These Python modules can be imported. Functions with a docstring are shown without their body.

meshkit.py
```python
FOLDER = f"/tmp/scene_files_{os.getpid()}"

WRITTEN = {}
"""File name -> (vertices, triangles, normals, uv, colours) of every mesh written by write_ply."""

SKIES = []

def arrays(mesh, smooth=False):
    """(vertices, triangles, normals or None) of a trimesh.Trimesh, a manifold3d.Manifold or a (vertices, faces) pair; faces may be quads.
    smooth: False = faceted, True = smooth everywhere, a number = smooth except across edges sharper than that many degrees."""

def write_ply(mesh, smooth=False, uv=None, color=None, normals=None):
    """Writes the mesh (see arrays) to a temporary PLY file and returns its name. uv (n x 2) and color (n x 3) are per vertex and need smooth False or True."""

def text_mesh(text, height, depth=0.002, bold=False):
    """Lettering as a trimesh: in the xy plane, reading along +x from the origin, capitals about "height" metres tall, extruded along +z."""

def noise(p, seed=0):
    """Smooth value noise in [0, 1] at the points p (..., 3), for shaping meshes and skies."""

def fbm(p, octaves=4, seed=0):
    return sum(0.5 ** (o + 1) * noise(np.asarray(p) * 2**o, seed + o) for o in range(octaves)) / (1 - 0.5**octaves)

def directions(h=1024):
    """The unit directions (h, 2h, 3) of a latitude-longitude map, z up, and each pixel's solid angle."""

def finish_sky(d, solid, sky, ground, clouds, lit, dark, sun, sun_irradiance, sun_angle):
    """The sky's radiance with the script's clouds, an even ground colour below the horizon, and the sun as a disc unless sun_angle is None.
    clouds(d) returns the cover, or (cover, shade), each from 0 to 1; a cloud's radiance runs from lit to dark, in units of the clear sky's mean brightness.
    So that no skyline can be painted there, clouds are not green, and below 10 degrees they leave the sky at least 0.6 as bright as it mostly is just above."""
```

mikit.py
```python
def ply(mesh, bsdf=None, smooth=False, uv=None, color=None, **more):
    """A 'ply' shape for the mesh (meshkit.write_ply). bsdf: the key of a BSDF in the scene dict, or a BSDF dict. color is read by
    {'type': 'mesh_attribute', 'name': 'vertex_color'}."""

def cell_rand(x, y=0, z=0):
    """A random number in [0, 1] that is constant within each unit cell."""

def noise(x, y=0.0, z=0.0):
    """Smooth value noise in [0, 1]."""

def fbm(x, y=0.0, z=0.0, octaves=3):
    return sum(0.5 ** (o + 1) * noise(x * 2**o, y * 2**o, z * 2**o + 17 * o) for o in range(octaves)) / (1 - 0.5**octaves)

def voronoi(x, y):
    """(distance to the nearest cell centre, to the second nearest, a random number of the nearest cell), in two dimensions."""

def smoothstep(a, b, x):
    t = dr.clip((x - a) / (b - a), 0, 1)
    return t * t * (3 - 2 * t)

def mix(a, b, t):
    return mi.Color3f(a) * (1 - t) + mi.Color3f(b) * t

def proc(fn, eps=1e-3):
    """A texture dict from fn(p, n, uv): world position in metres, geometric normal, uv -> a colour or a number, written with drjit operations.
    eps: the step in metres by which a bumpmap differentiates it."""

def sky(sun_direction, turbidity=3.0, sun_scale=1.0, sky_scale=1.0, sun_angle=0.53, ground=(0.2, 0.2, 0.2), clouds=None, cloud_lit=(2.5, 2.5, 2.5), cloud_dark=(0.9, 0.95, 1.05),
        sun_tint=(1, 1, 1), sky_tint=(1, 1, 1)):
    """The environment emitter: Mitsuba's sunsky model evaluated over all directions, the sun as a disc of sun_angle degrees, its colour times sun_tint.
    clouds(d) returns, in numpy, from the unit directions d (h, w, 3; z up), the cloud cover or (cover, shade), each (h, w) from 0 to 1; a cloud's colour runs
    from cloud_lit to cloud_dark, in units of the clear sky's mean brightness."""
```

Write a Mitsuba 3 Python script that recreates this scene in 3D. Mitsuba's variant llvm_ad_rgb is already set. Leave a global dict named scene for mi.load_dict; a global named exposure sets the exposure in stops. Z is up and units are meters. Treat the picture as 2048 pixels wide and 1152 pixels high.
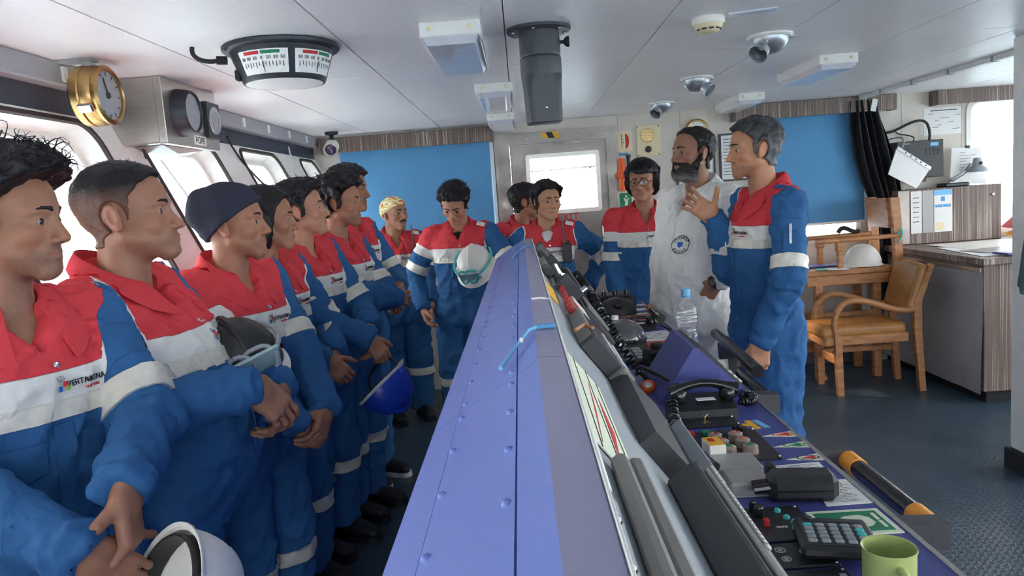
import math, numpy as np, trimesh, mitsuba as mi, mikit, meshkit
import manifold3d as m3
from scipy.spatial import cKDTree
from shapely.geometry import Polygon
import drjit as dr
RNG = np.random.default_rng(7)
T = mi.ScalarTransform4f
scene, labels = {'type': 'scene'}, {}

# ------------------------------------------------------------------ camera, sky, exposure
exposure = 5.05
CAM = np.array([0.0, 0.0, 1.5])
def _camera():
    F = 1500.0
    y = np.array([14.0, -183.0, F]); y /= np.linalg.norm(y)
    u = np.cross(np.array([1, -0.073, 0.0]), y); u /= np.linalg.norm(u)
    if u[1] > 0: u = -u
    x = np.cross(y, u); x /= np.linalg.norm(x)
    if x[0] < 0: x = -x
    return np.array([x, y, u])
CM = _camera()
scene['camera'] = {'type': 'perspective', 'fov_axis': 'x', 'fov': math.degrees(2 * math.atan(1024 / 1500.0)), 'near_clip': 0.02, 'far_clip': 30000.0,
                   'to_world': T().look_at(origin=CAM.tolist(), target=(CAM + CM @ np.array([0, 0, 1.0])).tolist(), up=(CM @ np.array([0, -1.0, 0])).tolist())}
def clouds(d):
    n = meshkit.fbm(d * [3.0, 3.0, 7.0], 4, 3)
    return np.clip(0.86 + 0.5 * (n - 0.5), 0, 1), np.clip((n - 0.35) * 0.8, 0, 1)
scene['sky'] = mikit.sky([-0.75, 0.35, 0.55], turbidity=4.0, sun_scale=0.25, sun_angle=6.0, sky_scale=1.0, ground=(0.25, 0.3, 0.34), clouds=clouds,
                         cloud_lit=(2.1, 2.08, 2.08), cloud_dark=(1.6, 1.6, 1.64))

# ------------------------------------------------------------------ helpers
def S(r, g, b):
    c = np.array([r, g, b]) / 255.0
    return np.where(c <= 0.04045, c / 12.92, ((c + 0.055) / 1.055) ** 2.4).tolist()
def rgb(c): return {'type': 'rgb', 'value': list(map(float, c))}
def mat(name, color, rough=0.5, metal=0.0, spec=0.5, two=True, bump=None, **kw):
    if callable(color): color = mikit.proc(color)
    elif not isinstance(color, dict): color = rgb(color)
    b = {'type': 'principled', 'base_color': color, 'roughness': rough if not callable(rough) else mikit.proc(rough), 'metallic': metal, 'specular': spec, **kw}
    if bump is not None:
        b = {'type': 'bumpmap', 'arbitrary': mikit.proc(bump[0], bump[2] if len(bump) > 2 else 1e-3), 'scale': bump[1], 'nested': b}
    scene['m_' + name] = {'type': 'twosided', 'nested': b} if two else b
    return 'm_' + name
def num(name):
    if name not in USED:
        USED[name] = 0; return name
    USED[name] += 1
    return f'{name}_{USED[name]:03d}'
USED = {}
def lab(key, label=None, cat=None, group=None, kind=None):
    d = {k: v for k, v in (('label', label), ('category', cat), ('group', group), ('kind', kind)) if v}
    if d: labels[key] = {**labels.get(key, {}), **d}
    return key
def thing(name, label, cat, group=None):
    return lab(num(name), label, cat, group)
def part(parent, name, mesh, m, smooth=35, label=None, kind=None, **kw):
    key = num(parent + '__' + name)
    scene[key] = mikit.ply(mesh, m, smooth, **kw)
    return lab(key, label, None, None, kind)
def one(name, mesh, m, label, cat, group=None, smooth=35, kind=None, **kw):
    key = num(name)
    scene[key] = mikit.ply(mesh, m, smooth, **kw)
    return lab(key, label, cat, group, kind)
def struct(name, mesh, m, label=None, smooth=False, **kw):
    key = num(name); scene[key] = mikit.ply(mesh, m, smooth, **kw)
    return lab(key, label, None, None, 'structure')
def again(parent, name, src, to=None):
    """another piece that reuses the mesh of key src, moved by the matrix to"""
    key = num(parent + '__' + name)
    scene[key] = {**scene[src], **({'to_world': T(to.tolist() if hasattr(to, 'tolist') else to)} if to is not None else {})}
    return key

A = lambda *v: np.array(v, float)
def tm(vf): return trimesh.Trimesh(np.asarray(vf[0], float), np.asarray(vf[1], int), process=False)
def join(*ms):
    ms = [m for m in (ms[0] if len(ms) == 1 and isinstance(ms[0], list) else ms)]
    vs, fs, n = [], [], 0
    for m in ms:
        v, f = (m.vertices, m.faces) if hasattr(m, 'faces') else m
        v = np.asarray(v); f = np.asarray(f)
        if f.shape[1] == 4: f = np.vstack([f[:, [0, 1, 2]], f[:, [0, 2, 3]]])
        vs.append(v); fs.append(f + n); n += len(v)
    return np.vstack(vs), np.vstack(fs)
def rotm(axis, deg):
    return trimesh.transformations.rotation_matrix(math.radians(deg), axis)[:3, :3]
def RX(d): return rotm([1, 0, 0], d)
def RY(d): return rotm([0, 1, 0], d)
def RZ(d): return rotm([0, 0, 1], d)
def mv(m, t=(0, 0, 0), R=None, s=1.0):
    v, f = (m.vertices, m.faces) if hasattr(m, 'faces') else m
    v = np.asarray(v) * s
    if R is not None: v = v @ np.asarray(R).T
    return v + np.asarray(t, float), np.asarray(f)
def hull(pts):
    h = trimesh.convex.convex_hull(np.asarray(pts))
    return np.array(h.vertices), np.array(h.faces)
def box(c, s, b=0.0, R=None):
    """box by centre and full size, edges chamfered by b"""
    s = np.asarray(s, float) / 2
    b = min(b, 0.45 * s.min() * 2)
    if b <= 0:
        v = np.array([[x, y, z] for x in (-1, 1) for y in (-1, 1) for z in (-1, 1)], float) * s
        f = np.array([[0, 1, 3], [0, 3, 2], [4, 6, 7], [4, 7, 5], [0, 4, 5], [0, 5, 1], [2, 3, 7], [2, 7, 6], [0, 2, 6], [0, 6, 4], [1, 5, 7], [1, 7, 3]])
    else:
        pts = []
        for x in (-1, 1):
            for y in (-1, 1):
                for z in (-1, 1):
                    sg = np.array([x, y, z])
                    for k in range(3):
                        q = s - b; q[k] = s[k]
                        pts.append(sg * q)
        v, f = hull(pts)
    if R is not None: v = v @ np.asarray(R).T
    return v + np.asarray(c, float), f
def bx(x0, x1, y0, y1, z0, z1, b=0.0):
    return box(((x0 + x1) / 2, (y0 + y1) / 2, (z0 + z1) / 2), (abs(x1 - x0), abs(y1 - y0), abs(z1 - z0)), b)
def tube(pts, r, n=8, cap=True):
    p = np.asarray(pts, float)
    t = np.gradient(p, axis=0); t /= np.linalg.norm(t, axis=1, keepdims=True) + 1e-12
    a = np.cross(t[0], [0, 0, 1.0] if abs(t[0, 2]) < 0.9 else [1.0, 0, 0]); a /= np.linalg.norm(a)
    fr = []
    for i in range(len(p)):
        a = a - t[i] * (a @ t[i]); a /= np.linalg.norm(a) + 1e-12
        fr.append((a, np.cross(t[i], a)))
    r = np.broadcast_to(r, (len(p),)); ang = np.arange(n) * 2 * np.pi / n
    v = np.array([p[i] + r[i] * (np.cos(ang)[:, None] * fr[i][0] + np.sin(ang)[:, None] * fr[i][1]) for i in range(len(p))]).reshape(-1, 3)
    i, j = np.meshgrid(np.arange(len(p) - 1), np.arange(n), indexing='ij')
    q = np.stack([i * n + j, i * n + (j + 1) % n, (i + 1) * n + (j + 1) % n, (i + 1) * n + j], -1).reshape(-1, 4)
    f = np.vstack([q[:, [0, 1, 2]], q[:, [0, 2, 3]]])
    if cap:
        v = np.vstack([v, p[:1], p[-1:]]); k = len(v) - 2; j = np.arange(n); m = (len(p) - 1) * n
        f = np.vstack([f, np.stack([(j + 1) % n, j, j * 0 + k], 1), np.stack([m + j, m + (j + 1) % n, j * 0 + k + 1], 1)])
    return v, f
def spline(pts, n=24):
    p = np.asarray(pts, float)
    from scipy.interpolate import CubicSpline
    d = np.r_[0, np.cumsum(np.linalg.norm(np.diff(p, axis=0), axis=1))]
    return CubicSpline(d, p)(np.linspace(0, d[-1], n))
def lathe(prof, n=32, c=(0, 0, 0), R=None):
    """(r, z) profile revolved about z"""
    pr = np.asarray(prof, float); k = len(pr); ang = np.arange(n) * 2 * np.pi / n
    v = np.stack([pr[:, 0][:, None] * np.cos(ang), pr[:, 0][:, None] * np.sin(ang), np.broadcast_to(pr[:, 1][:, None], (k, n))], -1).reshape(-1, 3)
    i, j = np.meshgrid(np.arange(k - 1), np.arange(n), indexing='ij')
    q = np.stack([i * n + j, i * n + (j + 1) % n, (i + 1) * n + (j + 1) % n, (i + 1) * n + j], -1).reshape(-1, 4)
    if R is not None: v = v @ np.asarray(R).T
    return v + np.asarray(c, float), np.vstack([q[:, [0, 1, 2]], q[:, [0, 2, 3]]])
def cyl(p0, p1, r, n=16, r1=None):
    return tube([p0, p1], [r, r if r1 is None else r1], n)
def prism(poly, d, axis='y', off=0.0):
    """polygon of (a, b) pairs pushed d along an axis, from off. axis y: (x, z); x: (y, z); z: (x, y)"""
    m = trimesh.creation.extrude_polygon(Polygon(poly).buffer(0), d, engine='earcut')
    v = np.array(m.vertices); f = np.array(m.faces)
    if axis == 'y': v = np.stack([v[:, 0], off + v[:, 2], v[:, 1]], 1); f = f[:, ::-1]
    elif axis == 'x': v = np.stack([off + v[:, 2], v[:, 0], v[:, 1]], 1)
    else: v = v + [0, 0, off]
    return v, f
def poly3(p, holes=()):
    return Polygon(p, holes)
def extrude(pg, d):
    m = trimesh.creation.extrude_polygon(pg, d, engine='earcut'); return np.array(m.vertices), np.array(m.faces)
def basis(x, y, z): return np.stack([np.asarray(x, float), np.asarray(y, float), np.asarray(z, float)], 1)
def unit(v): v = np.asarray(v, float); return v / np.linalg.norm(v)
def frame_on(p, n, up=(0, 0, 1)):
    """matrix whose z column is n and whose y column leans to up"""
    n = unit(n); x = unit(np.cross(up, n)); return basis(x, np.cross(n, x), n)
def text(s, h, d=0.0012, bold=False, center=True):
    m = meshkit.text_mesh(s, h, d, bold); v = np.array(m.vertices)
    if center: v[:, :2] -= (v[:, :2].min(0) + v[:, :2].max(0)) / 2
    return v, np.array(m.faces)
# ------------------------------------------------------------------ the setting
WY, CE = 5.92, 2.065
n_ = mikit.noise; fb = mikit.fbm
mat('ceiling', lambda p, n, uv: mi.Color3f(S(222, 221, 222)) * (fb(p.x * 3, p.y * 1.2, p.z, 3) * .07 + .955), .38, spec=.45)
mat('joint', S(150, 150, 156), .8)
mat('wall_beige', lambda p, n, uv: mi.Color3f(S(206, 198, 188)) * (n_(p.x * 260, p.y * 260, p.z * 30) * .05 + fb(p.x * 2, p.y, p.z * 2, 3) * .10 + .92), .6, spec=.35)
mat('white_paint', lambda p, n, uv: mi.Color3f(S(222, 222, 218)) * (fb(p.x * 6, p.y * 6, p.z * 6, 3) * .10 + .94), .42)
mat('grey_paint', S(150, 152, 158), .5); mat('dark_channel', S(62, 66, 78), .6)
mat('gasket', S(58, 48, 46), .7); mat('black', S(22, 23, 26), .5); mat('black_matt', S(30, 31, 34), .75); mat('chrome', S(200, 200, 204), .18, 1.0)
mat('brass', S(190, 156, 104), .3, 1.0); mat('cream', S(222, 208, 172), .5); mat('paper', S(224, 224, 222), .8, spec=.2); mat('print', S(110, 114, 122), .8, spec=.2)
mat('white_plastic', S(224, 222, 214), .4); mat('silver_paint', S(176, 180, 186), .32, .8)
mat('orange', S(232, 96, 36), .5); mat('yellow', S(226, 172, 40), .5); mat('green', S(28, 120, 84), .5); mat('red', S(190, 36, 40), .5); mat('glow_white', S(214, 220, 196), .5)
def brushed(p, n, uv):
    k = fb(p.x * 7, p.y * 7, p.z * 5, 4) * .38 + n_(p.x * 300, p.y * 300, p.z * 16) * .10 + .62
    return mi.Color3f(S(158, 150, 144)) * k
mat('steel', brushed, lambda p, n, uv: fb(p.x * 9, p.y * 9, p.z * 9, 3) * .35 + .22, .85)
mat('steel_bright', lambda p, n, uv: mi.Color3f(S(206, 202, 196)) * (n_(p.x * 20, p.y * 200, p.z * 400) * .12 + .88), .34, .95)
def laminate(p, n, uv):
    w = p.x * 1.0 + p.y * 1.0
    w2 = w + .004 * n_(w * 30, p.z * 4)
    a = n_(w2 * 190, 0, p.z * .8); b = n_(w2 * 430, 3, p.z * .8); c = mikit.smoothstep(.62, .78, n_(w2 * 260, 7, p.z * 1.2))
    k = mikit.mix(S(72, 56, 52), S(124, 106, 98), a * .6 + b * .4)
    return mikit.mix(k, S(176, 162, 148), c * .8)
mat('laminate', laminate, .5)
def wood(p, n, uv):
    g = fb(p.x * 14, p.y * 14, p.z * 40, 3) + .25 * n_(p.x * 90, p.y * 90, p.z * 300)
    return mikit.mix(S(132, 84, 50), S(188, 132, 86), g)
mat('wood', wood, .42)
mat('leather', lambda p, n, uv: mikit.mix(S(134, 88, 42), S(182, 128, 70), fb(p.x * 12, p.y * 12, p.z * 12, 4)), .38, bump=(lambda p, n, uv: mikit.fbm(p.x * 120, p.y * 120, p.z * 120, 2), .0015))
mat('blind', lambda p, n, uv: mi.Color3f(S(92, 150, 196)) * (fb(p.x * 5, p.y * 5, p.z * 1.6, 3) * .16 + .92), .8, spec=.2)
def floor_c(p, n, uv):
    return mikit.mix(S(40, 58, 70), S(58, 78, 92), fb(p.x * 4, p.y * 4, 0, 4))
def floor_b(p, n, uv):
    u = (p.x + p.y) * 32; v = (p.x - p.y) * 32
    du = u - dr.floor(u) - .5; dv = v - dr.floor(v) - .5
    par = mikit.cell_rand(0, 0) * 0 + dr.floor(u) + dr.floor(v)
    odd = dr.abs(par * .5 - dr.floor(par * .5)) > .25
    a = dr.select(odd, du * du * 22 + dv * dv * 4.5, du * du * 4.5 + dv * dv * 22)
    return mikit.smoothstep(1.0, .35, a)
mat('floor', floor_c, lambda p, n, uv: fb(p.x * 3, p.y * 3, 1, 3) * .16 + .24, spec=.6, bump=(floor_b, .0036, 1.5e-3))
scene['m_glass'] = {'type': 'thindielectric', 'int_ior': 1.5}
mat('sea', lambda p, n, uv: mikit.mix(S(120, 146, 160), S(150, 172, 182), fb(p.x * .02, p.y * .02, 0, 3)), .22, spec=.6, two=False, bump=(lambda p, n, uv: fb(p.x * .5, p.y * .5, 0, 4), 1.1, 5e-2))

struct('sea', (np.array([[-9000, -9000, -14], [9000, -9000, -14], [9000, 9000, -14], [-9000, 9000, -14.0]]), np.array([[0, 1, 2], [0, 2, 3]])), 'm_sea', 'pale blue grey sea outside the windows')
XR, YB = 4.6, -2.6
struct('floor', bx(-1.75, XR, YB, WY + .1, -.08, 0), 'm_floor')
struct('ceiling', bx(-1.9, XR, YB, WY + .1, CE + .016, CE + .1), 'm_joint')
xs = [-1.68] + [-1.122 + .5565 * i for i in range(11)]; ys = [YB, -1.47, .13, 1.73, 3.33, 4.93, WY]
for i in range(len(xs) - 1):
    for j in range(len(ys) - 1):
        x1 = min(xs[i + 1], XR)
        if x1 - xs[i] < .05: continue
        part('ceiling', 'panel', bx(xs[i] + .002, x1 - .002, ys[j] + .002, ys[j + 1] - .002, CE, CE + .02, .0015), 'm_ceiling', False)
# ---- left wall: leaning windows
TL = .45
def LW(y, z, t=0.0):
    """the leaning inner face; t goes outward"""
    nx, nz = -1 / math.hypot(1, TL), -TL / math.hypot(1, TL) * -1
    return np.stack([-1.57 + (1.9 - np.asarray(z)) * TL + nx * t, np.asarray(y) + 0 * np.asarray(z), np.asarray(z) - TL / math.hypot(1, TL) * t], -1)
def rrect(x0, x1, y0, y1, r):
    from shapely.geometry import box as sbox
    return sbox(x0 + r, y0 + r, x1 - r, y1 - r).buffer(r, quad_segs=8)
def leaning(pg, t0, t1):
    v, f = extrude(pg, 1.0)
    t = t0 + (t1 - t0) * v[:, 2]
    return LW(v[:, 0], v[:, 1], t), f
from shapely.geometry import box as sbox
LWIN = [(-2.45, -1.68), (-1.35, -.55), (-.25, .52), (.88, 1.66), (2.02, 2.80), (3.11, 3.88), (4.25, 4.93), (5.42, 5.84)]
wl = sbox(YB, .93, WY, 1.9)
for a, b in LWIN: wl = wl.difference(rrect(a, b, .99, 1.875, .085))
struct('wall_left', leaning(wl, 0, .10), 'm_white_paint')
struct('wall_left_base', bx(-1.40, -1.14 - .0, YB, WY, 0, .95), 'm_white_paint')
struct('trim_1', bx(-1.62, -1.52, YB, WY, 1.985, CE, .006), 'm_grey_paint', 'pale grey cable duct above the leaning windows')
struct('trim_2', bx(-1.72, -1.575, YB, WY, 1.89, 1.985), 'm_dark_channel', 'dark recess under the duct above the windows')
for k, yy in enumerate(np.arange(.5, 5.9, .42)): part('trim_1', 'clip', bx(-1.523, -1.512, yy, yy + .03, 2.0, 2.05, .002), 'm_white_paint', False)
for k, (a, b) in enumerate(LWIN):
    w = f'window_{k + 1}'
    lab(w, None, None, None, 'structure'); USED[w] = 0
    part(w, 'gasket', leaning(rrect(a - .012, b + .012, .978, 1.887, .095).difference(rrect(a + .004, b - .004, .994, 1.871, .08)), -.008, .006), 'm_gasket', False)
    part(w, 'frame', leaning(rrect(a - .005, b + .005, .985, 1.88, .09).difference(rrect(a + .03, b - .03, 1.02, 1.845, .06)), .085, .11), 'm_white_paint', False)
    part(w, 'pane', leaning(rrect(a + .01, b - .01, 1.0, 1.865, .08), .10, .1001), 'm_glass', False) if False else None
    pv = LW(np.array([a, b, b, a]), np.array([.99, .99, 1.875, 1.875]), np.full(4, .098)); part(w, 'pane', (pv, np.array([[0, 1, 2], [0, 2, 3]])), 'm_glass', False)
# a wiper arm outside the window behind the beanie man, and the slack black cable before the next
one('wiper', join(tube([LW(3.52, 1.84, .12), LW(3.70, 1.30, .12)], .006, 6), tube([LW(3.60, 1.62, .125), LW(3.80, 1.28, .125)], .008, 6)), 'm_grey_paint', 'thin wiper arm crossing the glass of the window behind the beanie', 'wiper')
one('cable', tube(spline([(-1.53, 4.05, 1.93), (-1.52, 4.22, 1.80), (-1.44, 4.42, 1.63), (-1.36, 4.62, 1.50)], 20), .006, 6), 'm_black', 'slack black cable hanging across the third leaning window', 'cable')
one('cable', tube(spline([(-1.55, 5.20, 1.95), (-1.54, 5.3, 1.80), (-1.46, 5.38, 1.62), (-1.38, 5.45, 1.5)], 16), .005, 6), 'm_white_plastic', 'pale thin cable looped down the far window pillar', 'cable')

# ---- far wall
fw = sbox(-1.9, 0, XR, CE + .05)
HOLES = {'A': (-1.30, -.24, 1.0, 1.93), 'B': (1.88, 2.62, 1.0, 1.93), 'C': (3.50, 4.25, .98, 1.965)}
for a, b, c, d in HOLES.values(): fw = fw.difference(rrect(a, b, c, d, .08))
fw = fw.difference(sbox(-.06, 0, .71, 1.905))
def on_far(pg, y0, y1):
    v, f = extrude(pg, 1.0); return np.stack([v[:, 0], y1 + (y0 - y1) * v[:, 2], v[:, 1]], 1), f
struct('wall_far', on_far(fw, WY, WY + .10), 'm_wall_beige')
for x in (.80, 1.28, 1.66, 2.98, 3.44): part('wall_far', 'joint_strip', bx(x - .0015, x + .0015, WY - .0015, WY + .01, .1, CE), 'm_joint', False)
struct('baseboard_far', bx(.77, 2.8, WY - .015, WY, 0, .10, .003), 'm_dark_channel')
for k, (nm, (a, b, c, d)) in enumerate(HOLES.items()):
    w = f'window_{len(LWIN) + k + 1}'; lab(w, None, None, None, 'structure'); USED[w] = 0
    part(w, 'frame', on_far(rrect(a - .03, b + .03, c - .03, d + .03, .1).difference(rrect(a + .006, b - .006, c + .006, d - .006, .075)), WY - .012, WY + .02), 'm_white_paint', False)
    part(w, 'pane', (A([a, WY + .07, c], [b, WY + .07, c], [b, WY + .07, d], [a, WY + .07, d]), np.array([[0, 1, 2], [0, 2, 3]])), 'm_glass', False)
# right and rear walls of the wheelhouse, outside the picture, with the windows a wheelhouse has
def holed(u0, u1, wins, z0=.75, z1=1.98):
    w = sbox(u0, 0, u1, CE + .05)
    for a, b in wins: w = w.difference(rrect(a, b, z0, z1, .08))
    return w
rw = [(-2.3, -1.0), (-.9, .4), (.5, 1.8), (1.9, 3.2), (3.3, 4.5), (4.6, 5.75)]
v, f = extrude(holed(YB, WY, rw), .1); struct('wall_right', (np.stack([XR + v[:, 2], v[:, 0], v[:, 1]], 1), f), 'm_white_paint')
bw = [(-1.4, -.1), (.0, 1.3), (1.4, 2.7), (2.8, 4.4)]
v, f = extrude(holed(-1.9, XR, bw, .75, 1.98), .1); struct('wall_back', (np.stack([v[:, 0], YB - .1 + v[:, 2], v[:, 1]], 1), f), 'm_white_paint')

# ---- valances and blinds
def valance(label, x0, x1, z0, z1, ret=.13):
    k = thing('valance', label, 'valance')
    part(k, 'board', bx(x0, x1, WY - ret, WY - ret + .018, z0, z1, .002), 'm_laminate', False)
    for x in (x0, x1 - .018): part(k, 'side_board', bx(x, x + .018, WY - ret + .018, WY, z0, z1, .002), 'm_laminate', False)
valance('long striped laminate valance over the blue blind left of the steel door', -1.50, -.16, 1.93, 2.045)
valance('striped laminate valance over the blue blind behind the speaker', 1.67, 2.885, 1.945, 2.062)
valance('striped laminate valance over the bright window at the far right', 3.19, 4.2, 1.955, 2.062)
def blind(label, x0, x1, z0, z1, y):
    k = thing('roller_blind', label, 'blind')
    xs_ = np.linspace(x0, x1, 40); w = .006 * np.sin(xs_ * 5.1) + .004 * np.sin(xs_ * 13)
    v = np.concatenate([np.stack([xs_, y + w * s, np.full(40, z)], 1) for z, s in ((z1, .2), (z0 + .3, 1), (z0, .6))]); i = np.arange(39)
    f = np.vstack([np.stack([r * 40 + i, r * 40 + i + 1, r * 40 + 41 + i, r * 40 + 40 + i], 1) for r in (0, 1)])
    vb = v + [0, .003, 0]
    part(k, 'cloth', join((v, f), (vb, f[:, ::-1])), 'm_blind', True)
    part(k, 'bottom_bar', bx(x0, x1, y - .008, y + .012, z0 - .012, z0 + .006, .004), 'm_white_plastic')
    part(k, 'roller', tube([(x0, y + .02, z1 + .01), (x1, y + .02, z1 + .01)], .022, 14), 'm_white_plastic', 40)
blind('wide blue roller blind drawn down left of the steel door', -1.36, -.205, 1.02, 1.945, WY - .05)
blind('blue roller blind drawn nearly to the sill behind the speaker', 1.815, 2.665, 1.125, 1.955, WY - .05)
struct('trim_3', bx(-.20, -.172, WY - .03, WY + .0, .6, 1.94, .004), 'm_white_paint', 'white post between blue blind and door')

# ---- the steel door
for k_ in ('door_1',): lab(k_, None, None, None, 'structure'); USED[k_] = 0
D = 'door_1'
fr = sbox(-.165, 0, .775, 1.985).difference(sbox(-.05, 0, .70, 1.895))
part(D, 'frame', on_far(fr, WY - .03, WY + .06), 'm_steel', False, 'brushed steel door frame')
leaf = sbox(-.047, .01, .697, 1.892).difference(rrect(.10, .615, 1.375, 1.785, .012))
lf = part(D, 'leaf', on_far(leaf, WY + .005, WY + .05), 'm_steel', False, 'stained brushed steel door leaf')
part(lf, 'window_rim', on_far(rrect(.07, .645, 1.345, 1.815, .02).difference(rrect(.10, .615, 1.375, 1.785, .012)), WY - .006, WY + .005), 'm_steel_bright', False)
part(lf, 'window_pane', (A([.10, WY + .03, 1.375], [.615, WY + .03, 1.375], [.615, WY + .03, 1.785], [.10, WY + .03, 1.785]), np.array([[0, 1, 2], [0, 2, 3]])), 'm_glass', False)
h = part(D, 'handle', join(tube([(.655, WY - .035, 1.13), (.655, WY - .035, 1.26)], .011, 10), tube([(.655, WY - .035, 1.13), (.655, WY + .01, 1.13)], .010, 8), tube([(.655, WY - .035, 1.135), (.60, WY - .035, 1.13)], .008, 8), box((.655, WY - .002, 1.16), (.035, .012, .16), .004)), 'm_chrome', 40, 'chrome lever handle')
part(D, 'exit_lettering', mv(text('EXIT', .052, .001, True), (.375, WY + .004, 1.315), RX(90)), 'm_red', False, 'red EXIT lettering')
for i in range(5): part(D, 'hinge_screw', mv(lathe([(0, .003), (.006, .002), (.007, 0)], 8), (-.11 + .2 * i, WY - .03, 1.94), RX(90)), 'm_chrome')
tp = thing('hazard_tape', 'short yellow and black hazard tape above the steel door', 'tape')
for i in range(3):
    q = [(.213 + .047 * i, 1.93), (.26 + .047 * i, 1.93), (.238 + .047 * i, 1.975), (.191 + .047 * i, 1.975)]
    q = [(max(.205, min(.345, x)), z) for x, z in q]
    part(tp, 'stripe', prism(q, .002, 'y', WY - .033), 'm_yellow' if i % 2 == 0 else 'm_black', False)
# trellis bar outside the door's window
z0, y0 = 1.685, WY + .075
part(lf, 'guard_bar', join(tube([(.08, y0, z0), (.635, y0, z0 + .01)], .006, 6), *[box((x, y0, z0 + .004), (.018, .02, .022), .004) for x in (.115, .265, .41, .575)]), 'm_grey_paint')
for x in (.115, .265, .41, .575):
    for q in (-1, 1):
        if .1 < x + q * .075 < .6: part(lf, 'guard_stay', tube([(x, y0, z0), (x + q * .075, y0, z0 + .10)], .003, 5), 'm_grey_paint')

# ---- pillar at the right edge
pil = struct('column', bx(2.325, 2.50, 3.42, 3.60, .10, CE, .01), 'm_white_paint', 'white steel pillar at the right edge')
part('column', 'foot', bx(2.31, 2.515, 3.40, 3.62, 0, .10, .004), 'm_black_matt', False)
# ---- curtain track
trk = thing('curtain_track', 'long white curtain track along the ceiling at the right', 'curtain track')
part(trk, 'rail', bx(2.598, 2.628, 2.2, 5.85, CE - .028, CE, .003), 'm_white_paint', False)
for y in np.arange(2.5, 5.8, .42): part(trk, 'bracket', bx(2.592, 2.634, y, y + .018, CE - .031, CE, .002), 'm_grey_paint', False)
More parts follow.
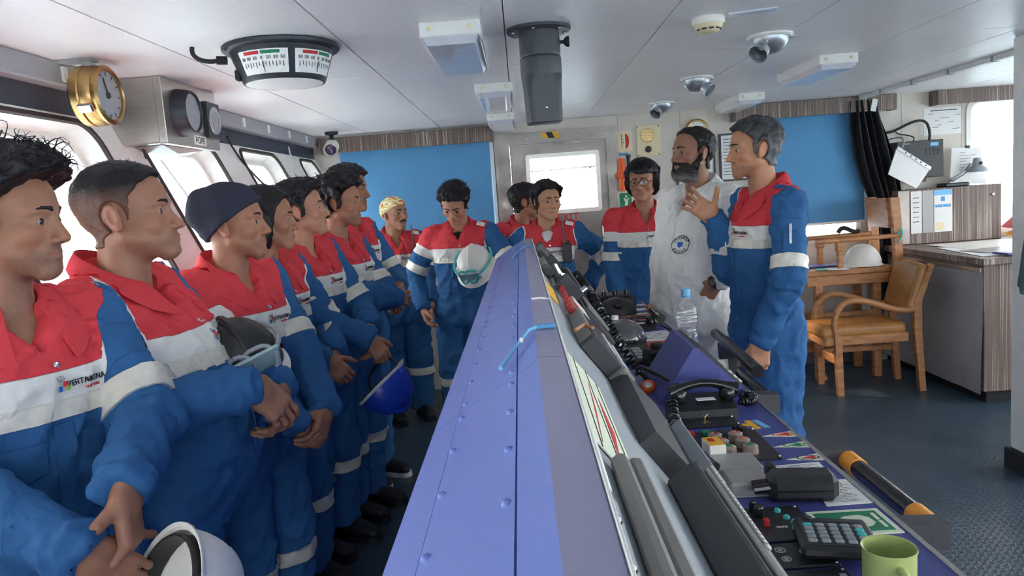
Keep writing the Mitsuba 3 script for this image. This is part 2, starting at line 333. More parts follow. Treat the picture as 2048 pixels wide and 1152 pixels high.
# ------------------------------------------------------------------ implicit shapes for the people
def smin(a, b, k):
    h = np.clip(0.5 + 0.5 * (b - a) / k, 0, 1)
    return b * (1 - h) + a * h - k * h * (1 - h)
def smax(a, b, k): return -smin(-a, -b, k)
def sstep(a, b, x):
    t = np.clip((x - a) / (b - a), 0, 1); return t * t * (3 - 2 * t)
def ell(p, c, r):
    q = p - np.asarray(c); r = np.asarray(r, float)
    k0 = np.linalg.norm(q / r, axis=-1); k1 = np.linalg.norm(q / r ** 2, axis=-1)
    return k0 * (k0 - 1) / np.maximum(k1, 1e-9)
def cap(p, a, b, r0, r1=None):
    a = np.asarray(a, float); b = np.asarray(b, float); r1 = r0 if r1 is None else r1
    ba = b - a; h = np.clip(((p - a) @ ba) / (ba @ ba), 0, 1)
    return np.linalg.norm(p - a - h[..., None] * ba, axis=-1) - (r0 + (r1 - r0) * h)
def rboxd(p, c, s, r):
    q = np.abs(p - np.asarray(c)) - (np.asarray(s) - r)
    return np.linalg.norm(np.maximum(q, 0), axis=-1) + np.minimum(q.max(-1), 0) - r
class Grid:
    def __init__(self, lo, hi, h):
        self.lo = np.asarray(lo, float); self.h = h
        self.n = np.ceil((np.asarray(hi) - self.lo) / h).astype(int) + 1
        ax = [self.lo[k] + h * np.arange(self.n[k]) for k in range(3)]
        self.p = np.stack(np.meshgrid(*ax, indexing='ij'), -1)
def nets(g, d, f=None, steps=2):
    """surface nets on the values d of grid g; f (if given) pulls the vertices onto its zero set"""
    s = d < 0
    c = np.zeros(np.array(d.shape) - 1, int)
    for a in (0, 1):
        for b in (0, 1):
            for e in (0, 1):
                c += s[a:a + c.shape[0], b:b + c.shape[1], e:e + c.shape[2]]
    act = (c > 0) & (c < 8); idx = -np.ones(c.shape, int); cells = np.argwhere(act); idx[act] = np.arange(len(cells))
    acc = np.zeros((len(cells), 3)); cnt = np.zeros(len(cells))
    cs = [(a, b, e) for a in (0, 1) for b in (0, 1) for e in (0, 1)]
    for i, ca in enumerate(cs):
        for cb in cs[i + 1:]:
            if sum(abs(x - y) for x, y in zip(ca, cb)) != 1: continue
            da = d[tuple((cells + ca).T)]; db = d[tuple((cells + cb).T)]
            m = (da < 0) != (db < 0); t = np.where(m, da / np.where(m, da - db, 1), 0)
            acc += m[:, None] * (np.array(ca) + t[:, None] * (np.array(cb) - np.array(ca))); cnt += m
    v = g.lo + g.h * (cells + acc / cnt[:, None])
    fs = []
    for k in range(3):
        a, b = (k + 1) % 3, (k + 2) % 3
        s0 = [slice(None)] * 3; s1 = [slice(None)] * 3
        s0[k] = slice(0, -1); s1[k] = slice(1, None)
        cr = s[tuple(s0)] != s[tuple(s1)]
        e = np.argwhere(cr); e = e[(e[:, a] > 0) & (e[:, b] > 0) & (e[:, a] < d.shape[a] - 1) & (e[:, b] < d.shape[b] - 1)]
        o = np.zeros((4, 3), int); o[1, a] = -1; o[2, a] = -1; o[2, b] = -1; o[3, b] = -1
        q = np.stack([idx[tuple((e + w).T)] for w in o], 1)
        up = s[tuple(e.T)]
        q = np.where(up[:, None], q, q[:, ::-1])
        fs.append(q)
    q = np.vstack(fs)
    if f is not None:
        for _ in range(steps):
            dv = f(v); ep = g.h * 0.3
            gr = np.stack([f(v + w) - f(v - w) for w in np.eye(3) * ep], -1) / (2 * ep)
            v = v - np.clip(dv / np.maximum((gr ** 2).sum(-1), 0.2), -g.h * 0.5, g.h * 0.5)[:, None] * gr
    # split quads along the shorter diagonal
    d1 = np.linalg.norm(v[q[:, 0]] - v[q[:, 2]], axis=1); d2 = np.linalg.norm(v[q[:, 1]] - v[q[:, 3]], axis=1)
    sw = d1 > d2
    t = np.vstack([np.where(sw[:, None], q[:, [0, 1, 3]], q[:, [0, 1, 2]]), np.where(sw[:, None], q[:, [1, 2, 3]], q[:, [0, 2, 3]])])
    return v, t
def vnormals(v, f):
    n = np.zeros_like(v); c = np.cross(v[f[:, 1]] - v[f[:, 0]], v[f[:, 2]] - v[f[:, 0]])
    for k in range(3): np.add.at(n, f[:, k], c)
    return n / np.maximum(np.linalg.norm(n, axis=1, keepdims=True), 1e-12)

# ---- the head: canonical frame, metres, origin between the eyes' level and the ears, y forward, x to the person's right
def head_sdf(p):
    q = p.copy(); q[..., 0] = np.abs(q[..., 0])
    d = ell(q, (0, -.018, .030), (.0765, .099, .088))
    d = smin(d, ell(q, (0, .022, .033), (.064, .064, .068)), .02)
    d = smin(d, ell(q, (0, .026, -.035), (.060, .060, .074)), .025)
    d = smin(d, cap(q, (.050, .004, -.052), (.012, .066, -.097), .020, .018), .02)
    d = smin(d, ell(q, (0, .071, -.099), (.020, .018, .019)), .015)
    d = smin(d, ell(q, (.042, .050, -.026), (.024, .026, .024)), .015)
    d = smin(d, cap(q, (.010, .081, .021), (.046, .064, .020), .010), .014)
    d = smax(d, -ell(q, (.033, .098, -.001), (.022, .020, .015)), .014)
    d = smin(d, ell(q, (.032, .0665, -.001), (.0155, .0150, .0145)), .004)
    d = smax(d, -ell(q, (.0315, .0835, -.0022), (.0112, .014, .0036)), .002)
    d = smin(d, cap(q, (0, .082, .010), (0, .1035, -.034), .0075, .0110), .011)
    d = smin(d, ell(q, (.0125, .090, -.039), (.0085, .011, .0080)), .005)
    d = smax(d, -ell(q, (.0065, .0985, -.0475), (.0035, .0055, .0035)), .003)
    d = smin(d, ell(q, (0, .066, -.067), (.034, .023, .024)), .014)
    d = smin(d, cap(q, (.003, .0895, -.0605), (.022, .079, -.0650), .0042, .0026), .004)
    d = smin(d, cap(q, (0, .0880, -.0720), (.019, .079, -.0690), .0054, .003), .004)
    d = smax(d, -cap(q, (0, .0975, -.0662), (.025, .084, -.0668), .0032), .002)
    e = q - np.array([.078, -.014, -.006]); e = e @ (RX(14) @ RZ(-24))
    ear = ell(e, (0, 0, 0), (.0075, .0195, .0320))
    ear = smax(ear, -ell(e, (.0075, .003, .003), (.006, .0115, .019)), .004)
    ear = smin(ear, ell(e, (0, .006, -.026), (.006, .009, .010)), .006)
    d = smin(d, ear, .006)
    d = smin(d, cap(q, (0, -.024, -.06), (0, -.040, -.20), .054, .060), .018)
    return d
HG = Grid((-.128, -.165, -.215), (.128, .150, .180), .0045)
HD = head_sdf(HG.p)
_hg = Grid((-.095, -.125, -.225), (.095, .125, .125), .0036)
HEAD = nets(_hg, head_sdf(_hg.p), head_sdf, 2)
HEADT = cKDTree(HEAD[0])

def shell(t, m, smooth=.006, band=.07):
    """a layer over the head: the offset t(p) of the head's surface, kept where m(p) < 0"""
    near = HD < band
    d = np.full(HD.shape, .05)
    p = HG.p[near]
    d[near] = smax(smax(HD[near] - t(p), m(p), smooth), -(HD[near] + .012), .003)
    return nets(HG, d)
def N(p, f, seed=0): return meshkit.noise(np.asarray(p) * f, seed) - 0.5
def it(x, xs, ys): return np.interp(x, xs, ys)

def hair_short(top=.02, side=.006, line=0.0, rough=.004, f=90, side_z=.0, part_swirl=0, nape=-.075, fringe=0):
    def t(p):
        k = sstep(.0, .085, p[..., 2] - .25 * np.minimum(p[..., 1], 0) * 0)
        th = side + (top - side) * k
        fr = fringe * sstep(.03, .07, p[..., 1]) * sstep(.05, .075, p[..., 2])
        return th + fr + rough * 2 * N(p * [1, 1, .55], f, 5) + rough * 2.5 * N(p, 35, 9)
    def m(p):
        x, y, z = np.abs(p[..., 0]), p[..., 1], p[..., 2] - line
        yf = it(z, [-.2, -.06, -.022, .0, .03, .055, .076, .092, .14], [-.05, -.045, .018, .022, .024, .040, .064, .10, .16])
        yf = yf + .012 * sstep(.02, .0, np.abs(x)) * sstep(.06, .08, z)
        d = (y - yf - .004 * N(p, 70, 3) * 2) * .8
        ear = .030 - np.hypot((y + .014) / .85, (z + .004 + line) / 1.15)
        d = smax(d, np.where(x > .04, ear, -1), .004)
        return smax(d, (nape - p[..., 2]) + .006 * N(p, 60, 4), .004)
    return shell(t, m)
def hair_streaks(vf, amp=.0022, f=260, seed=1):
    v, fc = vf; n = vnormals(v, fc)
    s = meshkit.noise(np.stack([v[:, 0] * f, v[:, 1] * f * .25, v[:, 2] * f * .25], 1), seed) - .5
    return v + n * (s * 2 * amp)[:, None], fc
def tufts(vf, count, length, r, seed, zmin=.03, lift=.5, curl=0.0, fwd=0.0, w=None):
    """short tapered locks rooted on the hair"""
    rng = np.random.default_rng(seed); v, f = vf; n = vnormals(v, f)
    ok = np.where((v[:, 2] > zmin) & (n[:, 2] > -.2) & ((w(v)) if w else True))[0]
    out = []
    for i in rng.choice(ok, count):
        a = n[i]; side = np.cross(a, rng.normal(size=3)); side /= np.linalg.norm(side)
        d = unit(a * lift + side * (1 - lift) * .9 + np.array([0, fwd, .1])); L = length * rng.uniform(.6, 1.3)
        u = np.linspace(0, 1, 6)[:, None]
        b = np.cross(d, a + .01); b /= np.linalg.norm(b) + 1e-9
        c = curl * L * np.sin(u * rng.uniform(2, 5)) * b - (u ** 2) * L * .45 * a * (1 if curl else .4)
        out.append(tube(v[i] - a * .003 + d * u * L + c, np.linspace(r, r * .25, 6), 4, cap=False))
    return join(out)

# ---- hands: the right one, wrist at the origin, fingers along y, palm down (-z), thumb on the -x side
HANDS = {}
POSES = {  # per finger (mcp, pip, dip), spread, thumb (out, down, bend)
    'relaxed': ([(18, 28, 15), (24, 32, 18), (28, 36, 20), (30, 38, 22)], 3, (30, 30, 15)),
    'over': ([(30, 38, 22), (34, 40, 24), (36, 42, 24), (36, 42, 26)], 0, (38, 25, 18)),
    'open': ([(2, 22, 12), (14, 26, 12), (6, 20, 12), (-2, 18, 10)], 9, (62, 8, 8)),
    'flat': ([(8, 14, 8), (8, 14, 8), (8, 16, 8), (10, 18, 8)], 5, (35, 15, 10)),
    'fist': ([(62, 80, 45), (66, 84, 45), (68, 84, 45), (70, 82, 45)], 0, (30, 48, 30)),
    'grip': ([(45, 60, 30), (48, 60, 32), (50, 60, 32), (52, 60, 32)], 1, (40, 45, 20))}
def hand(pose):
    if pose in HANDS: return HANDS[pose]
    fing, spread, th = POSES[pose]
    segs = []
    for i, (ang, x, L, y0) in enumerate(zip(fing, (-.029, -.0095, .010, .0275), (.074, .082, .076, .060), (.088, .092, .089, .081))):
        a = math.radians(spread * (i - 1.4)); p = np.array([x, y0, .001]); th_ = 0
        r = .0088 - .0006 * (i == 3)
        for k, fr in enumerate((.46, .30, .24)):
            th_ += math.radians(ang[k])
            d = np.array([math.sin(a) * math.cos(th_), math.cos(a) * math.cos(th_), -math.sin(th_)])
            q = p + d * L * fr; segs.append((i, p, q, r - .0007 * k, r - .0007 * (k + 1))); p = q
    o, dn, bd = [math.radians(w) for w in th]
    p = np.array([-.024, .022, -.006]); d = np.array([-math.sin(o), math.cos(o) * math.cos(dn), -math.sin(dn) * .8]); d /= np.linalg.norm(d)
    tseg = []
    for k, (L, r0, r1) in enumerate(((.044, .0145, .0112), (.034, .0108, .0098), (.027, .0096, .0078))):
        q = p + d * L; tseg.append((p, q, r0, r1)); p = q
        d = d + np.array([.35, .5, -.25]) * bd; d /= np.linalg.norm(d)
    def f(P):
        palm = rboxd(P, (0, .048, 0), (.039, .046, .0135), .0125)
        palm = smin(palm, cap(P, (0, -.012, .0), (0, .02, 0), .024, .026), .02)
        palm = smin(palm, ell(P, (.022, .03, -.008), (.017, .03, .013)), .01)
        tb = None
        for a, b, r0, r1 in tseg:
            c = cap(P, a, b, r0, r1); tb = c if tb is None else smin(tb, c, .003)
        palm = smin(palm, tb, .010)
        best = None
        for i in range(4):
            fd = None
            for j, a, b, r0, r1 in segs:
                if j == i:
                    c = cap(P, a, b, r0, r1); fd = c if fd is None else smin(fd, c, .002)
                    fd = smin(fd, np.linalg.norm(P - a - [0, 0, .0015], axis=-1) - r0 * 1.02, .003)
            w = smin(palm, fd, .006)
            best = w if best is None else np.minimum(best, w)
        return best
    g = Grid((-.105, -.075, -.12), (.065, .195, .045), .0032)
    HANDS[pose] = nets(g, f(g.p), f, 2)
    return HANDS[pose]

ICO = trimesh.creation.icosphere(1)
def core_hulls(bones):
    ms = []
    for a, b, ra, rb in bones:
        v, f = hull(np.vstack([ICO.vertices * ra + a, ICO.vertices * rb + b]))
        ms.append(m3.Manifold(m3.Mesh(v.astype(np.float32), f.astype(np.uint32))))
    return ms
def to_man(vf):
    return m3.Manifold(m3.Mesh(np.ascontiguousarray(vf[0], np.float32), np.ascontiguousarray(vf[1], np.uint32)))

# ---- materials of the people
vcol = {'type': 'mesh_attribute', 'name': 'vertex_color'}
mat('skin', vcol, .52, spec=.4)
mat('hair', vcol, .5, spec=.3)
mat('eye', vcol, .12)
BLUE, RED, WHITE, SILVER = S(46, 92, 140), S(202, 62, 70), S(212, 212, 208), S(200, 198, 190)
def cover_color(p, n, uv):
    u, v = uv.x, uv.y
    left = v > .5
    k = mikit.fbm(p.x * 30, p.y * 30, p.z * 30, 2) * .16 + mikit.noise(p.x * 420, p.y * 420, p.z * 420) * .10 + .87
    c = mi.Color3f(BLUE)
    red = (u < .108) & ~left
    wh = (u >= .108) & (u < .166) & ~left
    si = (u >= .160) & (u < .196) & ~left & (v < .2)
    c = dr.select(red, mi.Color3f(RED), c)
    c = dr.select(wh, mi.Color3f(WHITE), c)
    c = dr.select(si, mi.Color3f(SILVER), c)
    seam = (dr.abs(u - .108) < .0016) | (dr.abs(u - .196) < .0016) | (dr.abs(v - .5) < .04)
    return c * k * dr.select(seam, .72, 1.0)
def weave(p, n, uv):
    return mikit.fbm(p.x * 60, p.y * 60, p.z * 45, 3)
mat('coverall', cover_color, .8, spec=.25, bump=(weave, .006))
mat('boiler_white', lambda p, n, uv: mi.Color3f(S(226, 226, 224)) * (mikit.fbm(p.x * 14, p.y * 14, p.z * 10, 3) * .16 + .90) * mikit.mix((1, 1, 1), (.80, .76, .70), mikit.smoothstep(.5, .75, mikit.fbm(p.x * 7, p.y * 7, p.z * 5, 3)) * mikit.smoothstep(1.0, .8, p.z)), .8, spec=.25, bump=(weave, .006))
mat('red_cloth', lambda p, n, uv: mi.Color3f(RED) * (mikit.noise(p.x * 420, p.y * 420, p.z * 420) * .12 + .92), .8, spec=.25)
mat('blue_cloth', lambda p, n, uv: mi.Color3f(BLUE) * (mikit.noise(p.x * 420, p.y * 420, p.z * 420) * .12 + .90), .8, spec=.25)
mat('white_cloth', lambda p, n, uv: mi.Color3f(S(226, 226, 224)) * (mikit.noise(p.x * 420, p.y * 420, p.z * 420) * .10 + .93), .8, spec=.25)
mat('reflective', lambda p, n, uv: mi.Color3f(S(218, 214, 202)) * (mikit.fbm(p.x * 40, p.y * 40, p.z * 40, 2) * .3 + .82), .45, .15)
mat('black_cloth', S(26, 28, 34), .85, spec=.2)
mat('beanie', lambda p, n, uv: mi.Color3f(S(52, 54, 66)) * (mikit.noise(p.x * 500, p.y * 500, p.z * 260) * .5 + .75), .95, spec=.1, bump=(lambda p, n, uv: mikit.noise(p.x * 420, p.y * 420, p.z * 160), .0012))
mat('bandana', lambda p, n, uv: mikit.mix(mikit.mix(S(196, 180, 104), S(232, 226, 190), mikit.smoothstep(.4, .6, mikit.noise(p.x * 60, p.y * 60, p.z * 160))), S(190, 60, 40), mikit.smoothstep(.66, .72, mikit.noise(p.x * 55, p.y * 55, p.z * 70 + 3))), .85)
mat('dark_ink', S(30, 32, 44), .6); mat('red_ink', S(200, 30, 40), .6); mat('blue_ink', S(30, 90, 170), .6); mat('green_ink', S(120, 170, 60), .6)
mat('shoe_black', S(24, 26, 32), .6); mat('shoe_white', S(214, 212, 206), .6)

SKINS = {'tan': S(176, 124, 96), 'brown': S(150, 104, 80), 'dark': S(120, 80, 60), 'fair': S(204, 152, 124)}
def skin_colors(c, tone, beard=0.0):
    """vertex colours from canonical head coordinates"""
    base = np.array(tone); x, y, z = np.abs(c[:, 0]), c[:, 1], c[:, 2]
    k = np.ones((len(c), 1)) * base
    k *= (0.90 + .2 * meshkit.fbm(c * 45, 3, 2))[:, None]
    front = sstep(.03, .06, y)
    lip = sstep(.0075, .004, np.abs(z + .0665)) * sstep(.026, .02, x) * sstep(.068, .078, y)
    k = k * (1 - .55 * lip[:, None]) + .55 * lip[:, None] * base * np.array([.80, .46, .48])
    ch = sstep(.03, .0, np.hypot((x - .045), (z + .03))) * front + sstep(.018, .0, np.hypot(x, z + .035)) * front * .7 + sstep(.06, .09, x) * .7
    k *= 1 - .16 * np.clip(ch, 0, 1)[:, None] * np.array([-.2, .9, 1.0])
    if beard:
        b = sstep(-.045, -.065, z + .012 * sstep(.02, .06, x)) * sstep(-.01, .03, y) * (1 - lip)
        mus = sstep(.012, .004, np.abs(z + .053)) * sstep(.035, .02, x) * sstep(.06, .075, y)
        b = np.clip(np.maximum(b, mus) * beard * (.6 + .8 * meshkit.noise(c * 380, 4)), 0, .85)[:, None]
        k = k * (1 - b) + b * np.array(S(34, 30, 32))
    return k

def person(label, eye, yaw, head=(0, 0, 0), bulk=1.0, belly=0.0, lean=0.0, tone='tan', hair=None, hair_col=(22, 20, 24), hair_mat='hair', hair_name='hair',
           face=(1, 1, 1), fat=0.0, beard=0.0, brow=(24, 20, 22), right=None, left=None, cloth='coverall', collar='red_cloth', group=None, h=.0135, detail=True, extras=None, tall=None, neck=(0, 0), eyes_open=1, seed=0, stance=.1, vneck=.042, shirt=None, fade=0):
    """eye: world point between the eyes; yaw: the way the body faces (degrees, 0 = +y, counter-clockwise); head: (turn left, nod down, tilt) against the body.
    right / left: dict(w=wrist in the body's frame, pole=elbow direction, palm=palm direction, pose=...)"""
    H = (tall or eye[2] / .935)
    key = thing('person', label, 'person', group)
    sc = .133 * 1.0 * H / .236 * face[2] if False else .975 * face[2]
    Rz = RZ(yaw); hip = .50 * H
    lr = math.radians(lean)
    def bend(p):  # lean forward about the hips
        p = np.asarray(p, float); w = sstep(hip - .05, hip + .25, p[..., 2]) * lr
        y, z = p[..., 1], p[..., 2] - hip
        return np.stack([p[..., 0], y * np.cos(w) + z * np.sin(w), hip - y * np.sin(w) + z * np.cos(w)], -1)
    def unbend(p):
        w = sstep(hip - .05, hip + .25, p[..., 2]) * lr
        y, z = p[..., 1], p[..., 2] - hip
        return np.stack([p[..., 0], y * np.cos(w) - z * np.sin(w), hip + y * np.sin(w) + z * np.cos(w)], -1)
    head_c = bend(A(neck[0], .035 + neck[1], .935 * H))       # canonical head origin in the body frame
    # head rotation
    Rh = RZ(head[0]) @ RX(-head[1]) @ RY(head[2])
    piv = A(0, -.03, -.10)
    e_local = Rh @ ((A(0, .07, 0) - piv) * sc) + piv * sc + head_c
    pos = np.asarray(eye, float) - Rz @ e_local; pos[2] = 0
    head_c = head_c + A(0, 0, eye[2] - e_local[2])
    def W(v): return np.asarray(v) @ Rz.T + pos
    def warp(c):
        c = np.array(c, float); x, y, z = c[:, 0], c[:, 1], c[:, 2]
        low = sstep(.0, -.07, z)
        c[:, 0] = x * face[0] * (1 + fat * .20 * low)
        c[:, 1] = np.where(y > 0, y * face[1], y) + fat * .012 * low * sstep(-.13, -.1, z) * sstep(0, .04, y)
        c[:, 2] = z
        return c
    def HT(c):
        """canonical head coordinates to the world; the neck keeps the body's direction"""
        c = warp(c); w = sstep(-.20, -.085, c[:, 2])[:, None]
        q = (c - piv) * sc
        return W(((q @ Rh.T) * w + q * (1 - w)) + piv * sc + head_c)
    # ---- skeleton
    shz = .805 * H; shx = .113 * H * (0.94 + .06 * bulk)
    L1, L2 = .172 * H, .155 * H
    arms = {}
    for s, a in ((1, right), (-1, left)):
        a = a or {}
        sh = bend(A(s * shx, -.01, shz))
        w = np.asarray(a.get('w', (s * (shx + .07), .05, shz - L1 - L2 + .02)), float)
        if 'ww' in a: w = (np.asarray(a['ww'], float) - pos) @ Rz
        d = w - sh; L = np.linalg.norm(d)
        if L > (L1 + L2) * .995: w = sh + d / L * (L1 + L2) * .995; L = (L1 + L2) * .995; d = w - sh
        ca = (L1 * L1 + L * L - L2 * L2) / (2 * L1 * L); u = d / L
        pole = np.asarray(a.get('pole', (s * .6, -1, -.3)), float); pole = pole - u * (pole @ u); pole /= np.linalg.norm(pole)
        el = sh + u * L1 * ca + pole * L1 * math.sqrt(max(0, 1 - ca * ca))
        arms[s] = (sh, el, w, a)
    # ---- body: head, neck, core and hands in one mesh
    hv = HT(HEAD[0])
    pieces = [(hv, HEAD[1])]
    nb = bend(A(0, -.005, .80 * H)); bones = [(W(bend(A(0, -.004, .815 * H))), W(bend(A(0, .010 + belly * .15, .765 * H))), .062, .080), (W(bend(A(0, -.01, .83 * H))), W(bend(A(0, 0, .70 * H))), .05, .09), (W(bend(A(0, 0, .70 * H))), W(A(0, 0, .52 * H)), .10, .10)]
    for s in (1, -1):
        sh, el, w, a = arms[s]
        fd = unit(w - el); hd = unit(np.asarray(a.get('dir', fd), float))
        palm = np.asarray(a.get('palm', (-s * .9, 0, -.3)), float); palm = palm - hd * (palm @ hd); palm /= np.linalg.norm(palm)
        z = -palm; x = np.cross(hd, z)
        hv_, hf_ = hand(a.get('pose', 'relaxed'))
        if s < 0: hv_ = hv_ * [-1, 1, 1]; hf_ = hf_[:, ::-1]
        hs = a.get('size', .98)
        pieces.append((W((hv_ * hs) @ basis(x, hd, z).T + w), hf_))
        bones += [(W(bend(A(0, -.01, .78 * H))), W(sh), .05, .045), (W(sh), W(el), .034, .028), (W(el), W(w - fd * .01), .028, .021)]
        bones += [(W(A(s * .085, 0, .50 * H)), W(A(s * stance, .01, .28 * H)), .075, .05), (W(A(s * stance, .01, .28 * H)), W(A(s * stance, -.02, .06 * H)), .048, .034)]
    mans = [to_man(x) for x in pieces]; body = None
    if all(m.status() == m3.Error.NoError and m.volume() > 0 for m in mans):
        u = m3.Manifold.batch_boolean(mans + core_hulls(bones), m3.OpType.Add)
        if u.status() == m3.Error.NoError and u.num_tri() > 1000:
            mm = u.to_mesh(); body = (np.array(mm.vert_properties[:, :3], float), np.array(mm.tri_verts))
    if body is None:
        body = join(pieces + [(lambda q: (np.array(q.vert_properties[:, :3]), np.array(q.tri_verts)))(m.to_mesh()) for m in core_hulls(bones)])
    tone_ = SKINS[tone] if isinstance(tone, str) else tone
    dist, near = cKDTree(hv).query(body[0])
    col = np.where((dist < .004)[:, None], skin_colors(HEAD[0], tone_, beard)[near], np.array(tone_) * .97)
    part(key, 'body', body, 'm_skin', True, color=col)
    # ---- eyes
    for s in (1, -1):
        e = trimesh.creation.uv_sphere(.0128, count=[18, 24]); v = np.array(e.vertices)[:, [0, 2, 1]] * [1, 1, 1]; f = np.array(e.faces)[:, ::-1]
        n = v / .0128; ang = np.degrees(np.arccos(np.clip(n[:, 1], -1, 1)))
        c = np.where((ang < 13)[:, None], S(12, 10, 10), np.where((ang < 32)[:, None], S(46, 30, 24), S(150, 138, 132)))
        part(key, 'eye', (HT(v + A(s * .032, .0692 - (0.0 if eyes_open else .004), -.001)), f), 'm_eye', True, color=c)
    # ---- brows
    for s in (1, -1):
        def m(p):
            q = np.stack([np.clip((s * p[..., 0] - .012) / .036, 0, 1)], -1)[..., 0]
            zc = .0225 + .004 * np.sin(q * 2.6) - .003 * q
            return np.maximum(np.maximum(np.abs(p[..., 2] - zc) - (.0058 - .0032 * q), np.abs(s * p[..., 0] - .031) - .021), .045 - p[..., 1])
        bm = brow_cache.get(s) or brow_cache.setdefault(s, shell(lambda p: .0018 + .002 * N(p, 260, 7), m, .002))
        part(key, 'eyebrow', (HT(bm[0]), bm[1]), 'm_hair', True, color=np.tile(S(*brow), (len(bm[0]), 1)))
    # ---- hair
    if hair is not None:
        hm = hair
        cc = np.array(S(*hair_col)) * (0.75 + .5 * meshkit.noise(hm[0] * [200, 60, 60], seed))[:, None]
        if fade:
            k_ = (fade * sstep(.075, .02, hm[0][:, 2]) * (.6 + .6 * meshkit.noise(hm[0] * 300, 8)))[:, None]; cc = cc * (1 - k_) + np.array(tone_) * .55 * k_
        if extras and 'grey' in extras:
            g = sstep(.045, -.0, hm[0][:, 2]) * .55 + .45 * meshkit.noise(hm[0] * [150, 40, 60], 3)
            cc = cc * (1 - extras['grey'] * g)[:, None] + np.array(S(150, 150, 154)) * (extras['grey'] * g)[:, None]
        part(key, hair_name, (HT(hm[0]), hm[1]), 'm_' + hair_mat, True, **({'color': cc} if hair_mat == 'hair' else {}))
    # ---- coverall
    zs = np.array([.44, .50, .56, .62, .70, .755, .80, .835, .855]) * H
    wa = np.array([.172, .178, .166, .162, .174, .180, .160, .105, .070]) * (H / 1.7) * bulk
    wb = np.array([.130, .138, .126, .124, .138, .136, .116, .088, .070]) * (H / 1.7) * (0.55 + .45 * bulk)
    cy = np.array([0, 0, .004, .006, .004, -.004, -.016, -.022, -.022]) + belly * .5 * np.array([.3, .7, 1, 1.0, .6, .2, 0, 0, 0])
    wb = wb + belly * .5 * np.array([.2, .6, 1, 1.0, .6, .25, 0, 0, 0])
    rs, re, rw = .064 * (.7 + .3 * bulk), .058 * (.7 + .3 * bulk), .047
    def torso(p):
        q = unbend(p)
        z = q[..., 2]; a = it(z, zs, wa); b = it(z, zs, wb); c = it(z, zs, cy)
        e = (np.abs(q[..., 0] / a) ** 2.35 + np.abs((q[..., 1] - c) / b) ** 2.35) ** (1 / 2.35)
        d = (e - 1) * np.minimum(a, b) * .9
        for s in (1, -1): d = smin(d, cap(q, (s * .02, -.022, .835 * H), (s * shx * .86, -.014, .808 * H), .052, .056), .03)
        d = smax(smax(d, z - .845 * H + .42 * q[..., 1], .012), .45 * H - z, .03)
        v_ = np.minimum((z - (shz - vneck) - np.abs(q[..., 0]) * 1.55) * .54, q[..., 1] - .012)
        return np.maximum(d, v_)
    def arm(p, s):
        sh, el, w, a = arms[s]
        d = smin(cap(p, sh, el, rs, re), cap(p, el, w, re, rw), .03)
        return smax(d, (p - (w + unit(w - el) * .012)) @ unit(w - el), .006)
    def legs(p):
        d = None
        for s in (1, -1):
            k = A(s * stance, .015, .275 * H)
            c = smin(cap(p, A(s * .086, .0, .49 * H), k, .108 * (.6 + .4 * bulk), .088), cap(p, k, A(s * stance, -.015, .035 * H), .088, .082), .03)
            c = smax(c, .045 * H - p[..., 2], .006)
            d = c if d is None else smin(d, c, .012)
        return d
    def f(p):
        d = torso(p)
        d = smin(d, legs(p), .05)
        for s in (1, -1): d = smin(d, arm(p, s), .035)
        return d
    pts = np.array([x for s in (1, -1) for x in arms[s][:3]])
    lo = np.minimum(pts.min(0) - .11, A(-.30, -.26, 0.0)); hi = np.maximum(pts.max(0) + .11, A(.30, .28 + belly, 0)); lo[2] = .02; hi[2] = max(hi[2], .90 * H)
    g = Grid(lo, hi, h)
    v, fc = nets(g, f(g.p), f, 1)
    dt, da, db = torso(v), arm(v, 1), arm(v, -1)
    n = vnormals(v, fc)
    # cloth folds: along the limbs near the bends, at the waist, broad ones all over
    amp = np.zeros(len(v))
    for s, dd in ((1, da), (-1, db)):
        sh, el, w, _ = arms[s]
        wgt = sstep(.02, -.005, dd - np.minimum(dt, .03))
        for c, ax, rad in ((el, unit(w - sh), .13), (w, unit(w - el), .10), (sh, unit(el - sh), .10)):
            t = (v - c) @ ax; r = np.linalg.norm(v - c, axis=1)
            amp += wgt * sstep(rad, .02, r) * .0055 * np.sin(t * 150 + 7 * meshkit.noise(v * 16, 5 + s)) * 1.0
    q = unbend(v)
    amp += sstep(.12, .0, np.abs(q[:, 2] - .57 * H)) * sstep(.0, .02, da) * sstep(.0, .02, db) * .0035 * np.sin(q[:, 2] * 105 + 9 * meshkit.noise(q * 9, 8 + seed))
    amp += sstep(.55, .45, q[:, 2] / H) * .0030 * np.sin(q[:, 2] * 62 + 11 * meshkit.noise(q * [7, 7, 3], 4 + seed)) * sstep(.0, .1, q[:, 2])
    amp += .022 * (meshkit.fbm(v * [13, 13, 6.5] + 3 * np.sin(v[:, [2, 0, 1]] * 9), 3, seed + 3) - .5)
    rd = 1 - np.abs(2 * meshkit.noise(v * [16, 16, 8] + 2 * np.sin(v[:, [1, 2, 0]] * 7), seed + 31) - 1); amp += .009 * sstep(.6, 1, rd)
    amp = np.where(np.minimum(da, db) < .01, np.maximum(amp, -.007), amp)
    v = v + n * amp[:, None]
    # drop below the shoulder line, and the zone (0 body, .3 right sleeve, 1 left sleeve)
    drop = shz + .03 - q[:, 2]
    zone = np.zeros(len(v))
    for s, dd in ((1, da), (-1, db)):
        sh, el, w, _ = arms[s]
        a1 = np.clip((v - sh) @ unit(el - sh), -.06, L1); a2 = np.clip((v - el) @ unit(w - el), 0, L2)
        k = sstep(.012, -.012, dd - dt + (.012 if s < 0 else 0))
        drop = drop * (1 - k) + k * (np.where(a2 > 0, L1 + a2, a1) + .035)
        zone = np.maximum(zone, k * (.3 if s > 0 else 1.0))
